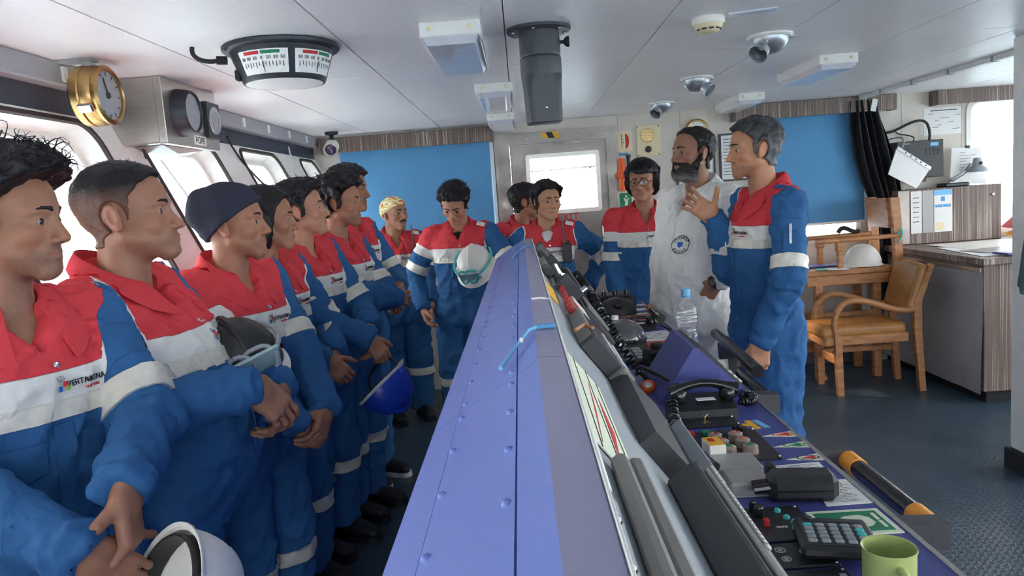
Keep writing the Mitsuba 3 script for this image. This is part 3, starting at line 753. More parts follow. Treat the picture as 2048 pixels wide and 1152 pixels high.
    part(key, 'coverall' if cloth == 'coverall' else 'boiler_suit', (W(v), fc), 'm_' + cloth, True, uv=np.stack([drop, zone], 1))
    tree = cKDTree(v); nv = vnormals(v, fc)
    # ---- patches pressed onto the cloth from the front of the body (direction turned by ang about z)
    def onto(us, zs_, ang=0, off=.004, mesh=None):
        """points at sideways us, heights zs_ on the cloth as seen from direction ang"""
        us, zs_ = np.asarray(us, float), np.asarray(zs_, float); Rr = RZ(ang); dirv = Rr @ A(0, 1, 0); sx = Rr @ A(1, 0, 0)
        base = bend(np.stack([us * 0, us * 0, zs_], -1)) + us[..., None] * sx
        t = np.full(us.shape, .42)
        for _ in range(26):
            d = torso(base + t[..., None] * dirv); t = t - np.maximum(d, -.01) * .9
        P = base + t[..., None] * dirv
        _, i = tree.query(P); P = P + dirv * np.maximum(((v[i] - P) @ dirv), 0)[..., None]
        return P + off * dirv
    def patch(name, u0, u1, z0, z1, m, ang=0, off=.004, th=.003, nu=6, nz=5, shape=None, label=None):
        uu, zz = np.meshgrid(np.linspace(u0, u1, nu), np.linspace(z0, z1, nz), indexing='ij')
        if shape is not None: zz = shape(uu, zz)
        top = onto(uu, zz, ang, off + th).reshape(-1, 3); bot = onto(uu, zz, ang, off - .012).reshape(-1, 3)
        i, j = np.meshgrid(np.arange(nu - 1), np.arange(nz - 1), indexing='ij')
        q = np.stack([i * nz + j, (i + 1) * nz + j, (i + 1) * nz + j + 1, i * nz + j + 1], -1).reshape(-1, 4)[:, ::-1]
        rim = [k * nz for k in range(nu)] + [(nu - 1) * nz + k for k in range(1, nz)] + [k * nz + nz - 1 for k in range(nu - 2, -1, -1)] + [k for k in range(nz - 2, 0, -1)]
        N0 = len(top); r = np.array(rim); r2 = np.roll(r, -1)
        f_ = np.vstack([q, np.stack([r, r2, r2 + N0, r + N0], 1)])
        return part(key, name, (W(np.vstack([top, bot])), f_), m, 40, label)
    def press(name, mesh, u0, z0, m, ang=0, off=.007, label=None, mirror=True):
        mv_, mf = mesh; u = u0 + (-mv_[:, 0] if mirror else mv_[:, 0])
        P = onto(u, z0 + mv_[:, 1], ang, off) + (RZ(ang) @ A(0, 1, 0)) * mv_[:, 2:3]
        return part(key, name, (W(P), mf), m, False, label)
    api = dict(patch=patch, press=press, key=key, W=W, HT=HT, arms=arms, H=H, shz=shz, f=f, L1=L1, L2=L2, pos=pos, Rz=Rz, onto=onto, bend=bend, shx=shx)
    # bands round limbs
    def band(a, b, t0, t1, name='reflective_band', m='m_reflective', fn=None):
        ax = unit(b - a); x = unit(np.cross(ax, [0.3, .5, .8])); y = np.cross(ax, x); L = np.linalg.norm(b - a)
        th = np.linspace(0, 2 * np.pi, 29)[:-1]; rows = np.linspace(t0, t1, 4)
        cen = a + ax * rows[:, None]; di = np.cos(th)[:, None] * x + np.sin(th)[:, None] * y
        ff = fn or f; t = np.full((4, 28), .02); hit = np.zeros((4, 28), bool)
        for r in np.arange(.03, .15, .004):
            d = ff(cen[:, None] + r * di[None]); new = (d > 0) & ~hit; t[new] = r; hit |= new
        t[~hit] = .07
        P = cen[:, None] + (t + .0005)[..., None] * di[None]
        dd, i = tree.query(P); P = P + di[None] * np.clip(((v[i] - P) * di[None]).sum(-1), -.012, .018)[..., None] + di[None] * .008
        inn = P[[0, 3]] - di[None] * .016
        R_ = np.vstack([inn[:1], P, inn[1:]])
        k, j = np.meshgrid(np.arange(5), np.arange(28), indexing='ij')
        q = np.stack([k * 28 + j, k * 28 + (j + 1) % 28, (k + 1) * 28 + (j + 1) % 28, (k + 1) * 28 + j], -1).reshape(-1, 4)
        return part(key, name, (W(R_.reshape(-1, 3)), q), m, 40)
    api['band'] = band
    ht = H / 1.7
    if cloth == 'coverall':
        for s in (1, -1):
            sh, el, w, a = arms[s]
            band(sh, el, L1 * .70, L1 * .70 + .052, fn=lambda p, s=s: arm(p, s))
        for s in (1, -1):
            band(A(s * stance, .015, .275 * H), A(s * stance, -.015, .03 * H), .055, .105, fn=lambda p, s=s: legs(p))
        # white flag tab on the left shoulder, pocket flaps, placket, chest marks
        zb = shz + .03
        patch('placket', -.018, .018, zb - .43, zb - .205, 'm_blue_cloth', off=.0015, nu=3, nz=10)
        for s in (1, -1):
            patch('pocket_flap', s * .035, s * .125, zb - .290, zb - .232, 'm_blue_cloth', off=.002, shape=lambda u, z, zb=zb: z - .012 * (1 - np.abs(np.abs(u) - .08) / .045) * (z < zb - .275))
        patch('reflective_band', -.135 * bulk, .135 * bulk, zb - .196, zb - .163, 'm_reflective', off=.001, nu=14, nz=3)
        for zq in (.094, .122): press('snap', lathe([(0, .004), (.005, .0035), (.0065, 0)], 12), -.012, zb - zq, 'm_chrome', off=.004)
        if detail:
            x0 = -.050
            press('chest_logo', text('PERTAMINA', .0105, .001, True), x0 - .012, zb - .134, 'm_dark_ink')
            press('chest_logo', text('SHIPPING', .0050, .001, True), x0 - .022, zb - .148, 'm_red_ink')
            for k, (px, pz, m_) in enumerate(((-.0095, -.004, 'm_blue_ink'), (.0, .004, 'm_red_ink'), (.006, -.004, 'm_green_ink'))):
                press('chest_logo', prism([(-.004, -.005), (.003, -.005), (.005, .005), (-.002, .005)], .001, 'z'), x0 + .036 - px, zb - .136 + pz, m_)
    if shirt:
        e_ = trimesh.creation.icosphere(3); part(key, 'undershirt', (W(bend(np.array(e_.vertices) * A(.072, .086, .085) + A(0, .008, .775 * H))), np.array(e_.faces)), shirt, True)
    # ---- collar
    nbw = bend(A(0, -.014, .832 * H)); ph = np.radians(np.linspace(-152, 152, 33))   # 0 = back
    rings = []
    r0 = .0635 * (1 + .18 * fat + .1 * (bulk - 1))
    for k, (dr_, dz, dfr) in enumerate(((.004, -.03, 0), (.0, .010, 0), (.001, .030, 0), (.006, .033, 0), (.016, .012, .010), (.026, -.014, .044), (.024, -.018, .044), (.012, .004, .008), (.008, -.03, 0))):
        fr = sstep(.3, 1, np.abs(ph) / ph[-1])
        r = r0 + dr_ * (1 + .55 * fr)
        x = np.sin(ph) * r * 1.02; y = -np.cos(ph) * r * 1.08 + dfr * fr * .5
        z = dz - .014 * fr - .42 * y - dfr * fr * 1.1 + .018
        x = x * (1 + .10 * fr * (dfr > 0))
        rings.append(np.stack([x, y, z], 1))
    R_ = np.array(rings).transpose(1, 0, 2); nk = R_.shape[1]
    Cn = nbw + R_ @ RX(-lean).T
    for _ in range(3):
        o = Cn[:, 3:7]; g_ = np.stack([torso(o + w_) - torso(o - w_) for w_ in np.eye(3) * .004], -1) / .008
        Cn[:, 3:7] = o + g_ * np.maximum(.010 - torso(o), 0)[..., None]
    k, j = np.meshgrid(np.arange(len(ph) - 1), np.arange(nk), indexing='ij')
    q = np.stack([k * nk + j, (k + 1) * nk + j, (k + 1) * nk + (j + 1) % nk, k * nk + (j + 1) % nk], -1).reshape(-1, 4)[:, ::-1]
    ends = np.array([[a_, b_, c_, d_] for o in (0, (len(ph) - 1) * nk) for a_, b_, c_, d_ in ((o + 0, o + 1, o + 7, o + 8), (o + 1, o + 2, o + 3, o + 7), (o + 3, o + 4, o + 6, o + 7), (o + 4, o + 5, o + 6, o + 6))])
    part(key, 'collar', (W(Cn.reshape(-1, 3)), np.vstack([q, ends])), 'm_' + collar, 40)
    # ---- shoes
    kind = (extras or {}).get('shoes', 'm_shoe_black')
    for s in (1, -1):
        fx = A(s * stance, 0, 0)
        up = hull(np.vstack([ICO.vertices * r + c + fx for c, r in ((A(0, -.045, .055), .036), (A(0, -.02, .085), .036), (A(0, .07, .05), .038), (A(s * .008, .15, .042), .03), (A(-s * .01, .165, .04), .027))]))
        up[0][:, 2] = np.maximum(up[0][:, 2], .02)
        sh_ = part(key, 'shoe', (W(up[0]), up[1]), kind, 50)
        so = []
        for c, r in ((A(0, -.048, 0), .04), (A(0, .07, 0), .046), (A(0, .155, 0), .042)):
            th = np.linspace(0, 2 * np.pi, 15)[:-1]
            for z in (.001, .026): so.append(np.stack([np.cos(th) * r + c[0], np.sin(th) * r + c[1], th * 0 + z], 1) + fx)
        v_, f_ = hull(np.vstack(so)); part(sh_, 'sole', (W(v_), f_), (extras or {}).get('sole', 'm_shoe_black'), 40)
    return api
brow_cache = {}
# ------------------------------------------------------------------ the long blue console
mat('console_blue', lambda p, n, uv: mi.Color3f(S(104, 122, 188)) * (fb(p.x * 9, p.y * 3, p.z * 9, 3) * .14 + n_(p.x * 700, p.y * 700, p.z * 700) * .05 + .90), .36, spec=.5)
mat('cap_paint', lambda p, n, uv: mi.Color3f(S(150, 147, 176)) * (fb(p.x * 12, p.y * 5, p.z * 12, 3) * .16 + .90), .42, spec=.45)
mat('desk_blue', lambda p, n, uv: mi.Color3f(S(70, 77, 140)) * (fb(p.x * 11, p.y * 7, 0, 3) * .14 + n_(p.x * 600, p.y * 600, p.z * 600) * .06 + .90), .42, spec=.4)
mat('panel_grey', lambda p, n, uv: mi.Color3f(S(146, 152, 158)) * (fb(p.x * 14, p.y * 9, p.z * 14, 3) * .16 + .90), .5)
mat('box_grey', lambda p, n, uv: mi.Color3f(S(120, 118, 114)) * (n_(p.x * 900, p.y * 900, p.z * 900) * .12 + .92), .6)
mat('box_dark', lambda p, n, uv: mi.Color3f(S(56, 56, 60)) * (n_(p.x * 900, p.y * 900, p.z * 900) * .25 + .86), .55)
mat('device_black', lambda p, n, uv: mi.Color3f(S(34, 35, 38)) * (n_(p.x * 900, p.y * 900, p.z * 900) * .2 + .9), .42)
mat('phone_black', S(20, 20, 23), .22, spec=.6)
mat('sky_blue', S(110, 176, 220), .5); mat('teal', S(70, 180, 176), .5); mat('mug_green', lambda p, n, uv: mi.Color3f(S(168, 180, 112)) * (fb(p.x * 50, p.y * 50, p.z * 50, 3) * .14 + .92), .22, spec=.6)
mat('amber', S(230, 150, 52), .45)
mat('coffee', S(70, 48, 30), .2)
mat('clear_plastic', S(210, 208, 204), .12, spec=.6, spec_trans=.0) if False else None
mat('button_clear', S(140, 124, 116), .15, spec=.8)
scene['m_clear'] = {'type': 'blendbsdf', 'weight': .07, 'a': {'type': 'thindielectric', 'int_ior': 1.5}, 'b': {'type': 'twosided', 'nested': {'type': 'roughplastic', 'diffuse_reflectance': rgb((.75, .78, .8)), 'alpha': .08}}}
mat('frosted', S(150, 149, 146), .25, spec=.6)
mat('bottle_label', S(40, 80, 160), .35); mat('envelope', S(206, 180, 136), .7)
mat('magazine_print', lambda p, n, uv: mikit.mix(mikit.mix(S(160, 60, 44), S(214, 150, 120), n_(p.x * 60, p.y * 60, 2)), S(120, 40, 36), mikit.smoothstep(.5, .7, n_(p.x * 90, p.y * 40, 9))), .45)

C0, C1 = -.35, 3.86
K = thing('bridge_console', 'long blue riveted steel bridge console running away between the two groups of men', 'console')
RIDGE = A(.010, 1.282); LE = A(-.138, 1.192)
def plate_pt(k, n=0):
    d = unit(LE - RIDGE); return RIDGE + d * k + n * A(d[1], -d[0])
PL = np.linalg.norm(LE - RIDGE)
def plate(k0, k1, y0, y1, n0, n1):
    q = [plate_pt(k0, n0), plate_pt(k1, n0), plate_pt(k1, n1), plate_pt(k0, n1)]
    return prism([tuple(x) for x in q], y1 - y0, 'y', y0)
seams = [C0, .28, .98, 1.66, 2.35, 3.04, C1]
ks = [.0, .034, .130, PL]
for a, b in zip(seams[:-1], seams[1:]):
    for k in range(3):
        part(K, 'cover_plate', plate(ks[k] + (.0008 if k else 0), ks[k + 1] - .0008, a + .001, b - .001, -.004, 0 if k != 1 else .0008), 'm_console_blue', False)
rv = lathe([(0, .0042), (.002, .0040), (.0040, .0026), (.0050, .0006), (.0052, -.002)], 10)
dN = unit(LE - RIDGE); NRM = A(dN[1], 0, -dN[0]); NRM = NRM if NRM[2] > 0 else -NRM
Rr = basis(unit(np.cross([0, 1, 0], NRM)), [0, 1, 0], NRM)
rk = None
for k in (.043, .122):
    for a, b in zip(seams[:-1], seams[1:]):
        m = max(2, int(round((b - a - .07) / .126)))
        for y in np.linspace(a + .034, b - .034, m + 1):
            p = plate_pt(k, 0.0005); M4 = np.eye(4); M4[:3, :3] = Rr; M4[:3, 3] = [p[0], y, p[1]]
            if rk is None: rk = part(K, 'rivet', rv, 'm_console_blue', 40); scene[rk]['to_world'] = T(M4.tolist())
            else: again(K, 'rivet', rk, M4)
# cap along the ridge
capx = [(.010, 1.282), (.046, 1.281), (.049, 1.277), (.049, 1.262), (.043, 1.262), (.010, 1.272)]
for a, b in ((C0, 1.00), (1.003, 1.335), (1.338, 1.70), (1.703, 2.75), (2.753, C1)):
    part(K, 'cap', prism(capx, b - a, 'y', a), 'm_cap_paint', False)
part(K, 'edge_trim', bx(.0488, .0515, C0, C1, 1.262, 1.283, .0006), 'm_white_paint', False, 'pale worn edge trim')
# panel frame: s down the slope, n out of it
def pf(s, y, n): return np.stack([.045 + .6 * np.asarray(s) + .8 * np.asarray(n), np.asarray(y) + 0 * np.asarray(s), 1.275 - .8 * np.asarray(s) + .6 * np.asarray(n)], -1)
PB = basis([.6, 0, -.8], [0, 1, 0], [.8, 0, .6])
def pbox(s0, s1, y0, y1, n0, n1, b=.003):
    v, f = box(((s0 + s1) / 2, (y0 + y1) / 2, (n0 + n1) / 2), (s1 - s0, y1 - y0, n1 - n0), b)
    return pf(v[:, 0], v[:, 1], v[:, 2]), f
def pm(m):
    v, f = m; return pf(v[:, 0], v[:, 1], v[:, 2]), f
part(K, 'body', join(prism([(-.134, 1.188), (.008, 1.274), (.045, 1.262), (.045, .9), (-.02, .9), (-.02, .12), (-.10, .12)], C1 - C0, 'y', C0)), 'm_console_blue', False)
part(K, 'slope_panel', prism([(.040, 1.272), (.045, 1.275), (.3345, .889), (.30, .86), (.04, .86)], C1 - C0, 'y', C0), 'm_panel_grey', False, 'grey sloping instrument panel')
DE = .622; DZ = .89
DY1 = 4.02
part(K, 'desk_top', bx(.20, DE, C0, DY1, .85, DZ, .002), 'm_desk_blue', False, 'deep blue desk top')
part(K, 'desk_edge', bx(DE - .006, DE + .004, C0, DY1, .852, DZ + .003, .0015), 'm_steel_bright', False, 'bright metal desk edge')
part(K, 'cabinet', bx(-.02, .56, C0, C1, .05, .86, .004), 'm_desk_blue', False)
part(K, 'far_end_plate', prism([(-.135, 1.186), (.010, 1.278), (.046, 1.27), (.335, .89), (.335, .3), (-.10, .3)], .01, 'y', C1), 'm_console_blue', False)

# ---- things fixed on the sloping panel, from near to far
k = thing('handset_cover', 'thick grey two ribbed cover bar on the near end of the console panel', 'cover')
part(k, 'rib', pbox(.030, .046, .22, .672, .002, .018, .004), 'm_box_grey')
part(k, 'rib', pbox(.043, .057, .22, .676, .002, .026, .005), 'm_box_grey')
k = thing('hinge_plate', 'small steel hinge plate with two bright screws beside the grey bar', 'hinge')
part(k, 'plate', pbox(.004, .022, .40, .56, 0, .002, .0005), 'm_panel_grey', False)
for y in (.44, .51): part(k, 'screw', mv(lathe([(0, .003), (.003, .0025), (.004, 0)], 10), pf(.012, y, .002), PB), 'm_chrome')
one('hazard_strip', pbox(.106, .134, .40, .655, 0, .0012, .0003), 'm_yellow', 'yellow hazard strip stuck on the grey sloping panel', 'sticker', None, False)
k = thing('display_hood', 'large dark grey display hood with a clear beaded edge nearest the viewer', 'display')
part(k, 'housing', join(pbox(.200, .232, .60, .95, 0, .048, .004), pbox(.235, .34, .60, .95, 0, .047, .004)), 'm_box_dark')
part(k, 'end_facet', pm(hull(np.array([[s, y, n] for s, y, n in ((.200, .60, 0), (.200, .60, .046), (.33, .60, .046), (.33, .60, 0), (.232, .50, 0), (.232, .50, .022), (.33, .50, .03), (.33, .50, 0))]))), 'm_device_black')
part(k, 'clear_edge', pbox(.215, .25, .52, .94, .048, .056, .003), 'm_frosted')
bead = None
for i in range(22):
    y = .72 + i * .0105
    q = pbox(.218, .228, y, y + .006, .056, .061, .002)
    part(k, 'bead', q, 'm_frosted')
part(k, 'screw', mv(lathe([(0, .003), (.003, .0025), (.004, 0)], 10), pf(.19, .56, .034), PB), 'm_chrome')
# cream plates with red arrows
k = thing('arrow_plate', 'cream plate with long red steering arrows on the near sloping panel', 'sign')
part(k, 'sheet', pbox(.006, .088, .70, 1.10, .001, .003, .0005), 'm_glow_white', False)
def pflat(pts, m, kk, nm, n0=.003, h=.0008):
    v, f = extrude(Polygon(pts), h); part(kk, nm, (pf(v[:, 0], v[:, 1], n0 + v[:, 2]), f), m, False)
pflat([(.030, .72), (.050, 1.02), (.042, .86)], 'm_red', k, 'arrow'); pflat([(.058, .72), (.064, .98), (.072, .84)], 'm_red', k, 'arrow')
for s in (.026, .054, .078): pflat([(s, .70), (s + .001, .70), (s + .001, 1.10), (s, 1.10)], 'm_dark_ink', k, 'line')
one('paper_label', pbox(.002, .020, .58, .80, .0008, .0016, .0002), 'm_paper', 'narrow pale printed label below the cream arrow plate', 'label', None, False)
# mid display hood
k = thing('display_hood', 'dark grey display hood on the panel beside the orange button', 'display')
part(k, 'housing', pm(hull(np.array([[s, y, n] for s, y, n in ((.165, 1.02, 0), (.165, 1.02, .03), (.29, 1.02, .034), (.29, 1.02, 0), (.165, 1.30, 0), (.172, 1.36, .036), (.25, 1.36, .040), (.29, 1.32, .034), (.29, 1.36, 0), (.165, 1.40, 0), (.172, 1.40, .022))]))), 'm_box_dark')
part(k, 'lip', pbox(.163, .20, 1.385, 1.41, 0, .040, .004), 'm_box_grey')
k = thing('document_tray', 'stack of pale sheets held at the right of the dark display hood', 'paper tray')
for i in range(5): part(k, 'sheet', pbox(.262 + .010 * i, .27 + .010 * i, .98, 1.26, .03, .058 - .004 * i, .0008), 'm_frosted' if i % 2 else 'm_panel_grey', False)
# row of grey boxes and manuals, y 1.3 - 2.1
k = thing('instrument_box', 'light grey instrument box with darker lower half beside the brown plastic clip', 'instrument')
part(k, 'housing', pbox(.080, .17, 1.42, 1.78, 0, .034, .003), 'm_box_grey'); part(k, 'cover', pbox(.082, .168, 1.40, 1.50, 0, .038, .003), 'm_box_dark')
part(k, 'slot', pbox(.10, .15, 1.55, 1.75, .034, .036, .0005), 'm_device_black', False)
for i in range(6):
    one('folder', pbox(.175 + .008 * i, .181 + .008 * i, 1.42 + .015 * i, 1.80 - .02 * (i % 3), .0, .036 - .003 * (i % 2), .0008), ('m_paper', 'm_frosted', 'm_panel_grey', 'm_sky_blue', 'm_paper', 'm_device_black')[i],
        ('white folder next to the light grey instrument box', 'frosted folder, second from the light grey instrument box', 'grey folder, third from the light grey instrument box', 'pale blue folder in the row on the console panel', 'white folder beside the pale blue folder', 'black folder at the end of the folder row')[i], 'folder', 'folders standing on the panel', False)
one('clip', tube([pf(.06, 1.44, .012), pf(.075, 1.50, .03), pf(.085, 1.47, .04)], .004, 6), 'm_wood', 'brown plastic clip on the edge of the panel', 'clip')
k = thing('label_strip', 'long white label strip with a red line on the panel edge', 'label')
part(k, 'strip', pbox(.262, .30, 1.50, 2.02, .012, .018, .001), 'm_white_plastic', False)
part(k, 'red_line', pbox(.28, .292, 1.50, 1.86, .018, .019, .0002), 'm_red', False)
for i, y in enumerate((1.56, 1.62, 1.68)): part(k, 'black_line', pbox(.266, .270, y, y + .03, .018, .0188, .0002), 'm_dark_ink', False)
one('manual', pbox(.10, .155, 1.86, 2.10, .005, .03, .002), 'm_white_plastic', 'pale booklet propped on the panel below the dark bracket box', 'booklet', None, False)
one('sticky_note', pbox(.08, .112, 1.80, 1.86, .030, .032, .0004), 'm_red', 'pink red sticky note on the grey instrument boxes', 'note', None, False)
one('yellow_paper', pbox(.010, .05, 1.78, 2.05, .001, .003, .0005), 'm_yellow', 'small yellowed paper tucked behind the panel edge', 'paper', None, False)
one('red_strip', join(*[pbox(.07, .082, 1.74 + .06 * i, 1.79 + .06 * i, .01, .026, .003) for i in range(9)]), 'm_red', 'red corded strip running along the panel', 'strip', None, False)
# dark bracket box with a handset in it
k = thing('bracket_box', 'dark grey open bracket box high on the far panel', 'bracket')
part(k, 'near_wall', pbox(.055, .135, 2.20, 2.23, 0, .058, .004), 'm_box_dark'); part(k, 'far_wall', pbox(.045, .135, 2.92, 2.95, 0, .05, .004), 'm_box_dark')
part(k, 'floor', pbox(.05, .135, 2.2, 2.95, 0, .012, .003), 'm_box_grey'); part(k, 'side', pbox(.125, .14, 2.2, 2.95, 0, .062, .004), 'm_box_dark')
one('handset', join(pbox(.066, .092, 2.30, 2.80, .012, .042, .008), pbox(.060, .098, 2.28, 2.38, .010, .05, .010)), 'm_phone_black', 'black handset lying in the dark bracket box', 'handset')
one('knob', pm(mv(lathe([(0, .018), (.009, .018), (.011, .012), (.011, 0)], 14), (.12, 2.16, .058))), 'm_chrome', 'small silver knob beside the bracket box', 'knob')
for i, (y, s) in enumerate(((2.35, .02), (2.62, .018), (3.08, .024), (3.32, .02), (3.58, .03))):
    k = thing('instrument_box', ('small grey instrument box left of the bracket box, nearest', 'small grey instrument box left of the bracket box, second', 'small grey instrument box just beyond the bracket box', 'grey instrument box near the far end of the panel', 'grey instrument box at the far end of the panel')[i], 'instrument', 'small instrument boxes along the far panel')
    part(k, 'housing', pbox(s, s + .034 + .05 * (i > 1), y, y + .18, 0, .022 + .01 * (i > 2), .004), 'm_box_grey' if i % 2 else 'm_box_dark'); part(k, 'face', pbox(s + .006, s + .028, y + .02, y + .16, .022 + .01 * (i > 2), .024 + .01 * (i > 2), .0005), 'm_device_black', False)
k = thing('instrument_box', 'tall dark instrument housing above the coiled cord', 'instrument')
part(k, 'housing', pbox(.16, .30, 2.15, 2.9, 0, .035, .004), 'm_box_dark'); part(k, 'lid', pbox(.17, .27, 2.2, 2.5, .035, .045, .003), 'm_box_grey'); part(k, 'handle', tube([pf(.2, 2.6, .05), pf(.2, 2.85, .05)], .010, 8), 'm_device_black')
def coil(p, r, turns, tr, n=14):
    p = spline(p, turns * n); t = np.gradient(p, axis=0); t /= np.linalg.norm(t, axis=1, keepdims=True)
    a = np.cross(t, [0.3, .2, 1]); a /= np.linalg.norm(a, axis=1, keepdims=True); b = np.cross(t, a)
    th = np.arange(len(p)) * 2 * np.pi / n
    return tube(p + r * (np.cos(th)[:, None] * a + np.sin(th)[:, None] * b), tr, 5)
one('coiled_cord', coil([pf(.16, 2.9, .07), pf(.22, 2.6, .065), pf(.28, 2.4, .05), (.345, 2.30, .915)], .013, 40, .0042), 'm_phone_black', 'black coiled cord hanging from the panel to the desk', 'cord')

# ---- blue plastic tag tied over the cap
k = thing('cable_tie', 'blue cable tie with a tag lying across the console cap, nearest', 'cable tie')
part(k, 'strap', tube([A(-.043, 1.035, 1.262), A(-.02, 1.11, 1.277), A(.0, 1.185, 1.287), A(.012, 1.20, 1.288)], [.0035, .003, .003, .003], 6), 'm_sky_blue')
part(k, 'tag', box((.028, 1.215, 1.2865), (.034, .016, .007), .002, RZ(12)), 'm_blind'); part(k, 'knot', box((-.012, 1.13, 1.282), (.006, .008, .008), .002), 'm_white_plastic')
k = thing('cable_tie', 'small blue cable tie across the far end of the console cap', 'cable tie')
part(k, 'strap', tube([A(-.045, 2.95, 1.258), A(-.02, 3.1, 1.275), A(.01, 3.2, 1.288), A(.045, 3.22, 1.286)], .0035, 6), 'm_sky_blue'); part(k, 'knot', box((.03, 3.21, 1.287), (.03, .02, .008), .002), 'm_blind')
one('cable_tie', tube([A(.011, 1.57, 1.284), A(.03, 1.575, 1.284), A(.05, 1.57, 1.280)], .0025, 6), 'm_white_plastic', 'thin white cable tie across the middle of the cap', 'cable tie')

# ---- on the desk, near to far
def desk(x0, x1, y0, y1, h, z=DZ, b=.002): return bx(x0, x1, y0, y1, z, z + h, b)
def flat(name, pts, m, label, cat, group=None, h=.0012, z=DZ, lines=0, par=None, seed=0):
    v, f = extrude(Polygon(pts), h); v = v + [0, 0, z]
    if par: return part(par, name, (v, f), m, False)
    k = thing(name, label, cat, group); part(k, 'sheet', (v, f), m, False)
    if lines:
        c = np.array(pts[:4], float); rng = np.random.default_rng(seed)
        for i in range(lines):
            t = .12 + .76 * i / max(lines - 1, 1); a = c[0] * (1 - t) + c[3] * t; b = c[1] * (1 - t) + c[2] * t
            u0, u1 = .08, rng.uniform(.7, .93); p0, p1 = a + (b - a) * u0, a + (b - a) * u1; w = np.linalg.norm(c[3] - c[0]) / lines * .22; d = unit(c[3] - c[0]) * w
            vv, ff = extrude(Polygon([p0, p1, p1 + d, p0 + d]), .0003); part(k, 'print_line', (vv + [0, 0, z + h], ff), 'm_print', False)
    return k
# mug
k = thing('mug', 'pale green mug standing at the near corner of the desk', 'mug')
mx, my = .478, .995
part(k, 'cup', lathe([(.0, .002), (.030, .001), (.0335, .006), (.0345, .04), (.0348, .086), (.0365, .091), (.036, .0925), (.0335, .091), (.0318, .08), (.031, .02), (.0, .014)], 48, (mx, my, DZ)), 'm_mug_green', 40)
part(k, 'handle', tube(spline([(mx - .002, my - .033, DZ + .074), (mx - .002, my - .054, DZ + .070), (mx - .001, my - .060, DZ + .048), (mx, my - .052, DZ + .026), (mx, my - .033, DZ + .018)], 18), .0058, 10), 'm_mug_green', 50)
part(k, 'coffee', lathe([(0, .030), (.0312, .030)], 32, (mx, my, DZ)), 'm_coffee', 40)
flat('crumpled_paper', [(.40, .93), (.60, .95), (.615, .985), (.59, 1.03), (.56, 1.02), (.45, 1.03)], 'm_paper', 'crumpled white paper under the green mug', 'paper', z=DZ, h=.0015)
one('lens', lathe([(0, .012), (.014, .010), (.017, .004), (.017, 0)], 20, (.43, .935, DZ + .002)), 'm_chrome', 'small round chrome cap beside the green mug', 'cap')
# calculator
k = thing('calculator', 'black desk calculator with grey keys tilted on the desk beside the mug', 'calculator')
Rc = RZ(-14) @ RX(-7) ; cc = A(.478, 1.175, DZ + .020)
def cb(x0, x1, y0, y1, z0, z1, b=.002): return mv(bx(x0, x1, y0, y1, z0, z1, b), cc, Rc)
part(k, 'case', cb(-.060, .060, -.075, .075, -.012, .008, .006), 'm_device_black'); part(k, 'face', cb(-.052, .052, -.066, .070, .008, .0092, .0005), 'm_box_dark', False); part(k, 'display', cb(-.046, .046, .046, .066, .0092, .0102, .0005), 'm_device_black', False)
for i in range(5):
    for j in range(5):
        part(k, 'key', cb(-.048 + i * .0195, -.034 + i * .0195, -.060 + j * .0195, -.048 + j * .0195, .009, .014, .002), 'm_teal' if (i, j) in ((4, 2), (4, 3), (0, 4)) else ('m_panel_grey' if (i + j) % 4 else 'm_frosted'))
# green emergency sign lying on the desk
k = thing('safety_sign', 'green safety sign with a white pressing hand lying on the desk', 'sign')
sg = [(.482, 1.216), (.610, 1.214), (.608, 1.312), (.480, 1.314)]
def sgm(u, v):
    a = np.array(sg, float); return a[0] * (1 - u) * (1 - v) + a[1] * u * (1 - v) + a[2] * u * v + a[3] * (1 - u) * v
def sgp(pts, m, nm, z, h=.0004):
    v, f = extrude(Polygon([tuple(sgm(*q)) for q in pts]), h); part(k, nm, (v + [0, 0, z], f), m, False)
sgp([(0, 0), (1, 0), (1, 1), (0, 1)], 'm_glow_white', 'board', DZ, .002); sgp([(.07, .1), (.93, .1), (.93, .9), (.07, .9)], 'm_green', 'green_field', DZ + .002)
sgp([(.14, .36), (.30, .40), (.42, .40), (.44, .28), (.50, .30), (.55, .24), (.70, .30), (.78, .42), (.76, .62), (.66, .74), (.46, .72), (.38, .66), (.42, .60), (.36, .56), (.40, .50), (.28, .48), (.14, .46)], 'm_glow_white', 'hand', DZ + .0024)
sgp([(.10, .28), (.22, .28), (.22, .52), (.10, .52)], 'm_glow_white', 'button_frame', DZ + .0024); sgp([(.13, .34), (.19, .34), (.19, .46), (.13, .46)], 'm_green', 'button', DZ + .0028)
sgp([(.83, .22), (.88, .22), (.88, .48), (.83, .48)], 'm_glow_white', 'text_bar', DZ + .0024); sgp([(.83, .52), (.88, .52), (.88, .80), (.83, .80)], 'm_glow_white', 'text_bar', DZ + .0024)
# control panels with knobs
def dpanel(label, x0, x1, y0, y1):
    k = thing('switchboard', label, 'control panel'); part(k, 'plate', desk(x0, x1, y0, y1, .006), 'm_device_black', False)
    for x in (x0 + .006, x1 - .006):
        for y in (y0 + .006, y1 - .006): part(k, 'screw', lathe([(0, .0025), (.0025, .002), (.003, 0)], 8, (x, y, DZ + .006)), 'm_chrome')
    return k
k = dpanel('black control panel with knobs and teal buttons beside the green sign', .33, .473, 1.205, 1.338)
for x, y in ((.430, 1.315), (.436, 1.285), (.443, 1.265), (.437, 1.243)): part(k, 'button', lathe([(0, .006), (.0045, .006), (.006, .003), (.006, 0)], 14, (x, y, DZ + .006)), 'm_teal')
for x, y, r in ((.392, 1.30, .010), (.388, 1.322, .007), (.459, 1.243, .007)): part(k, 'knob', lathe([(0, .02), (r * .8, .02), (r, .016), (r, 0)], 16, (x, y, DZ + .006)), 'm_phone_black')
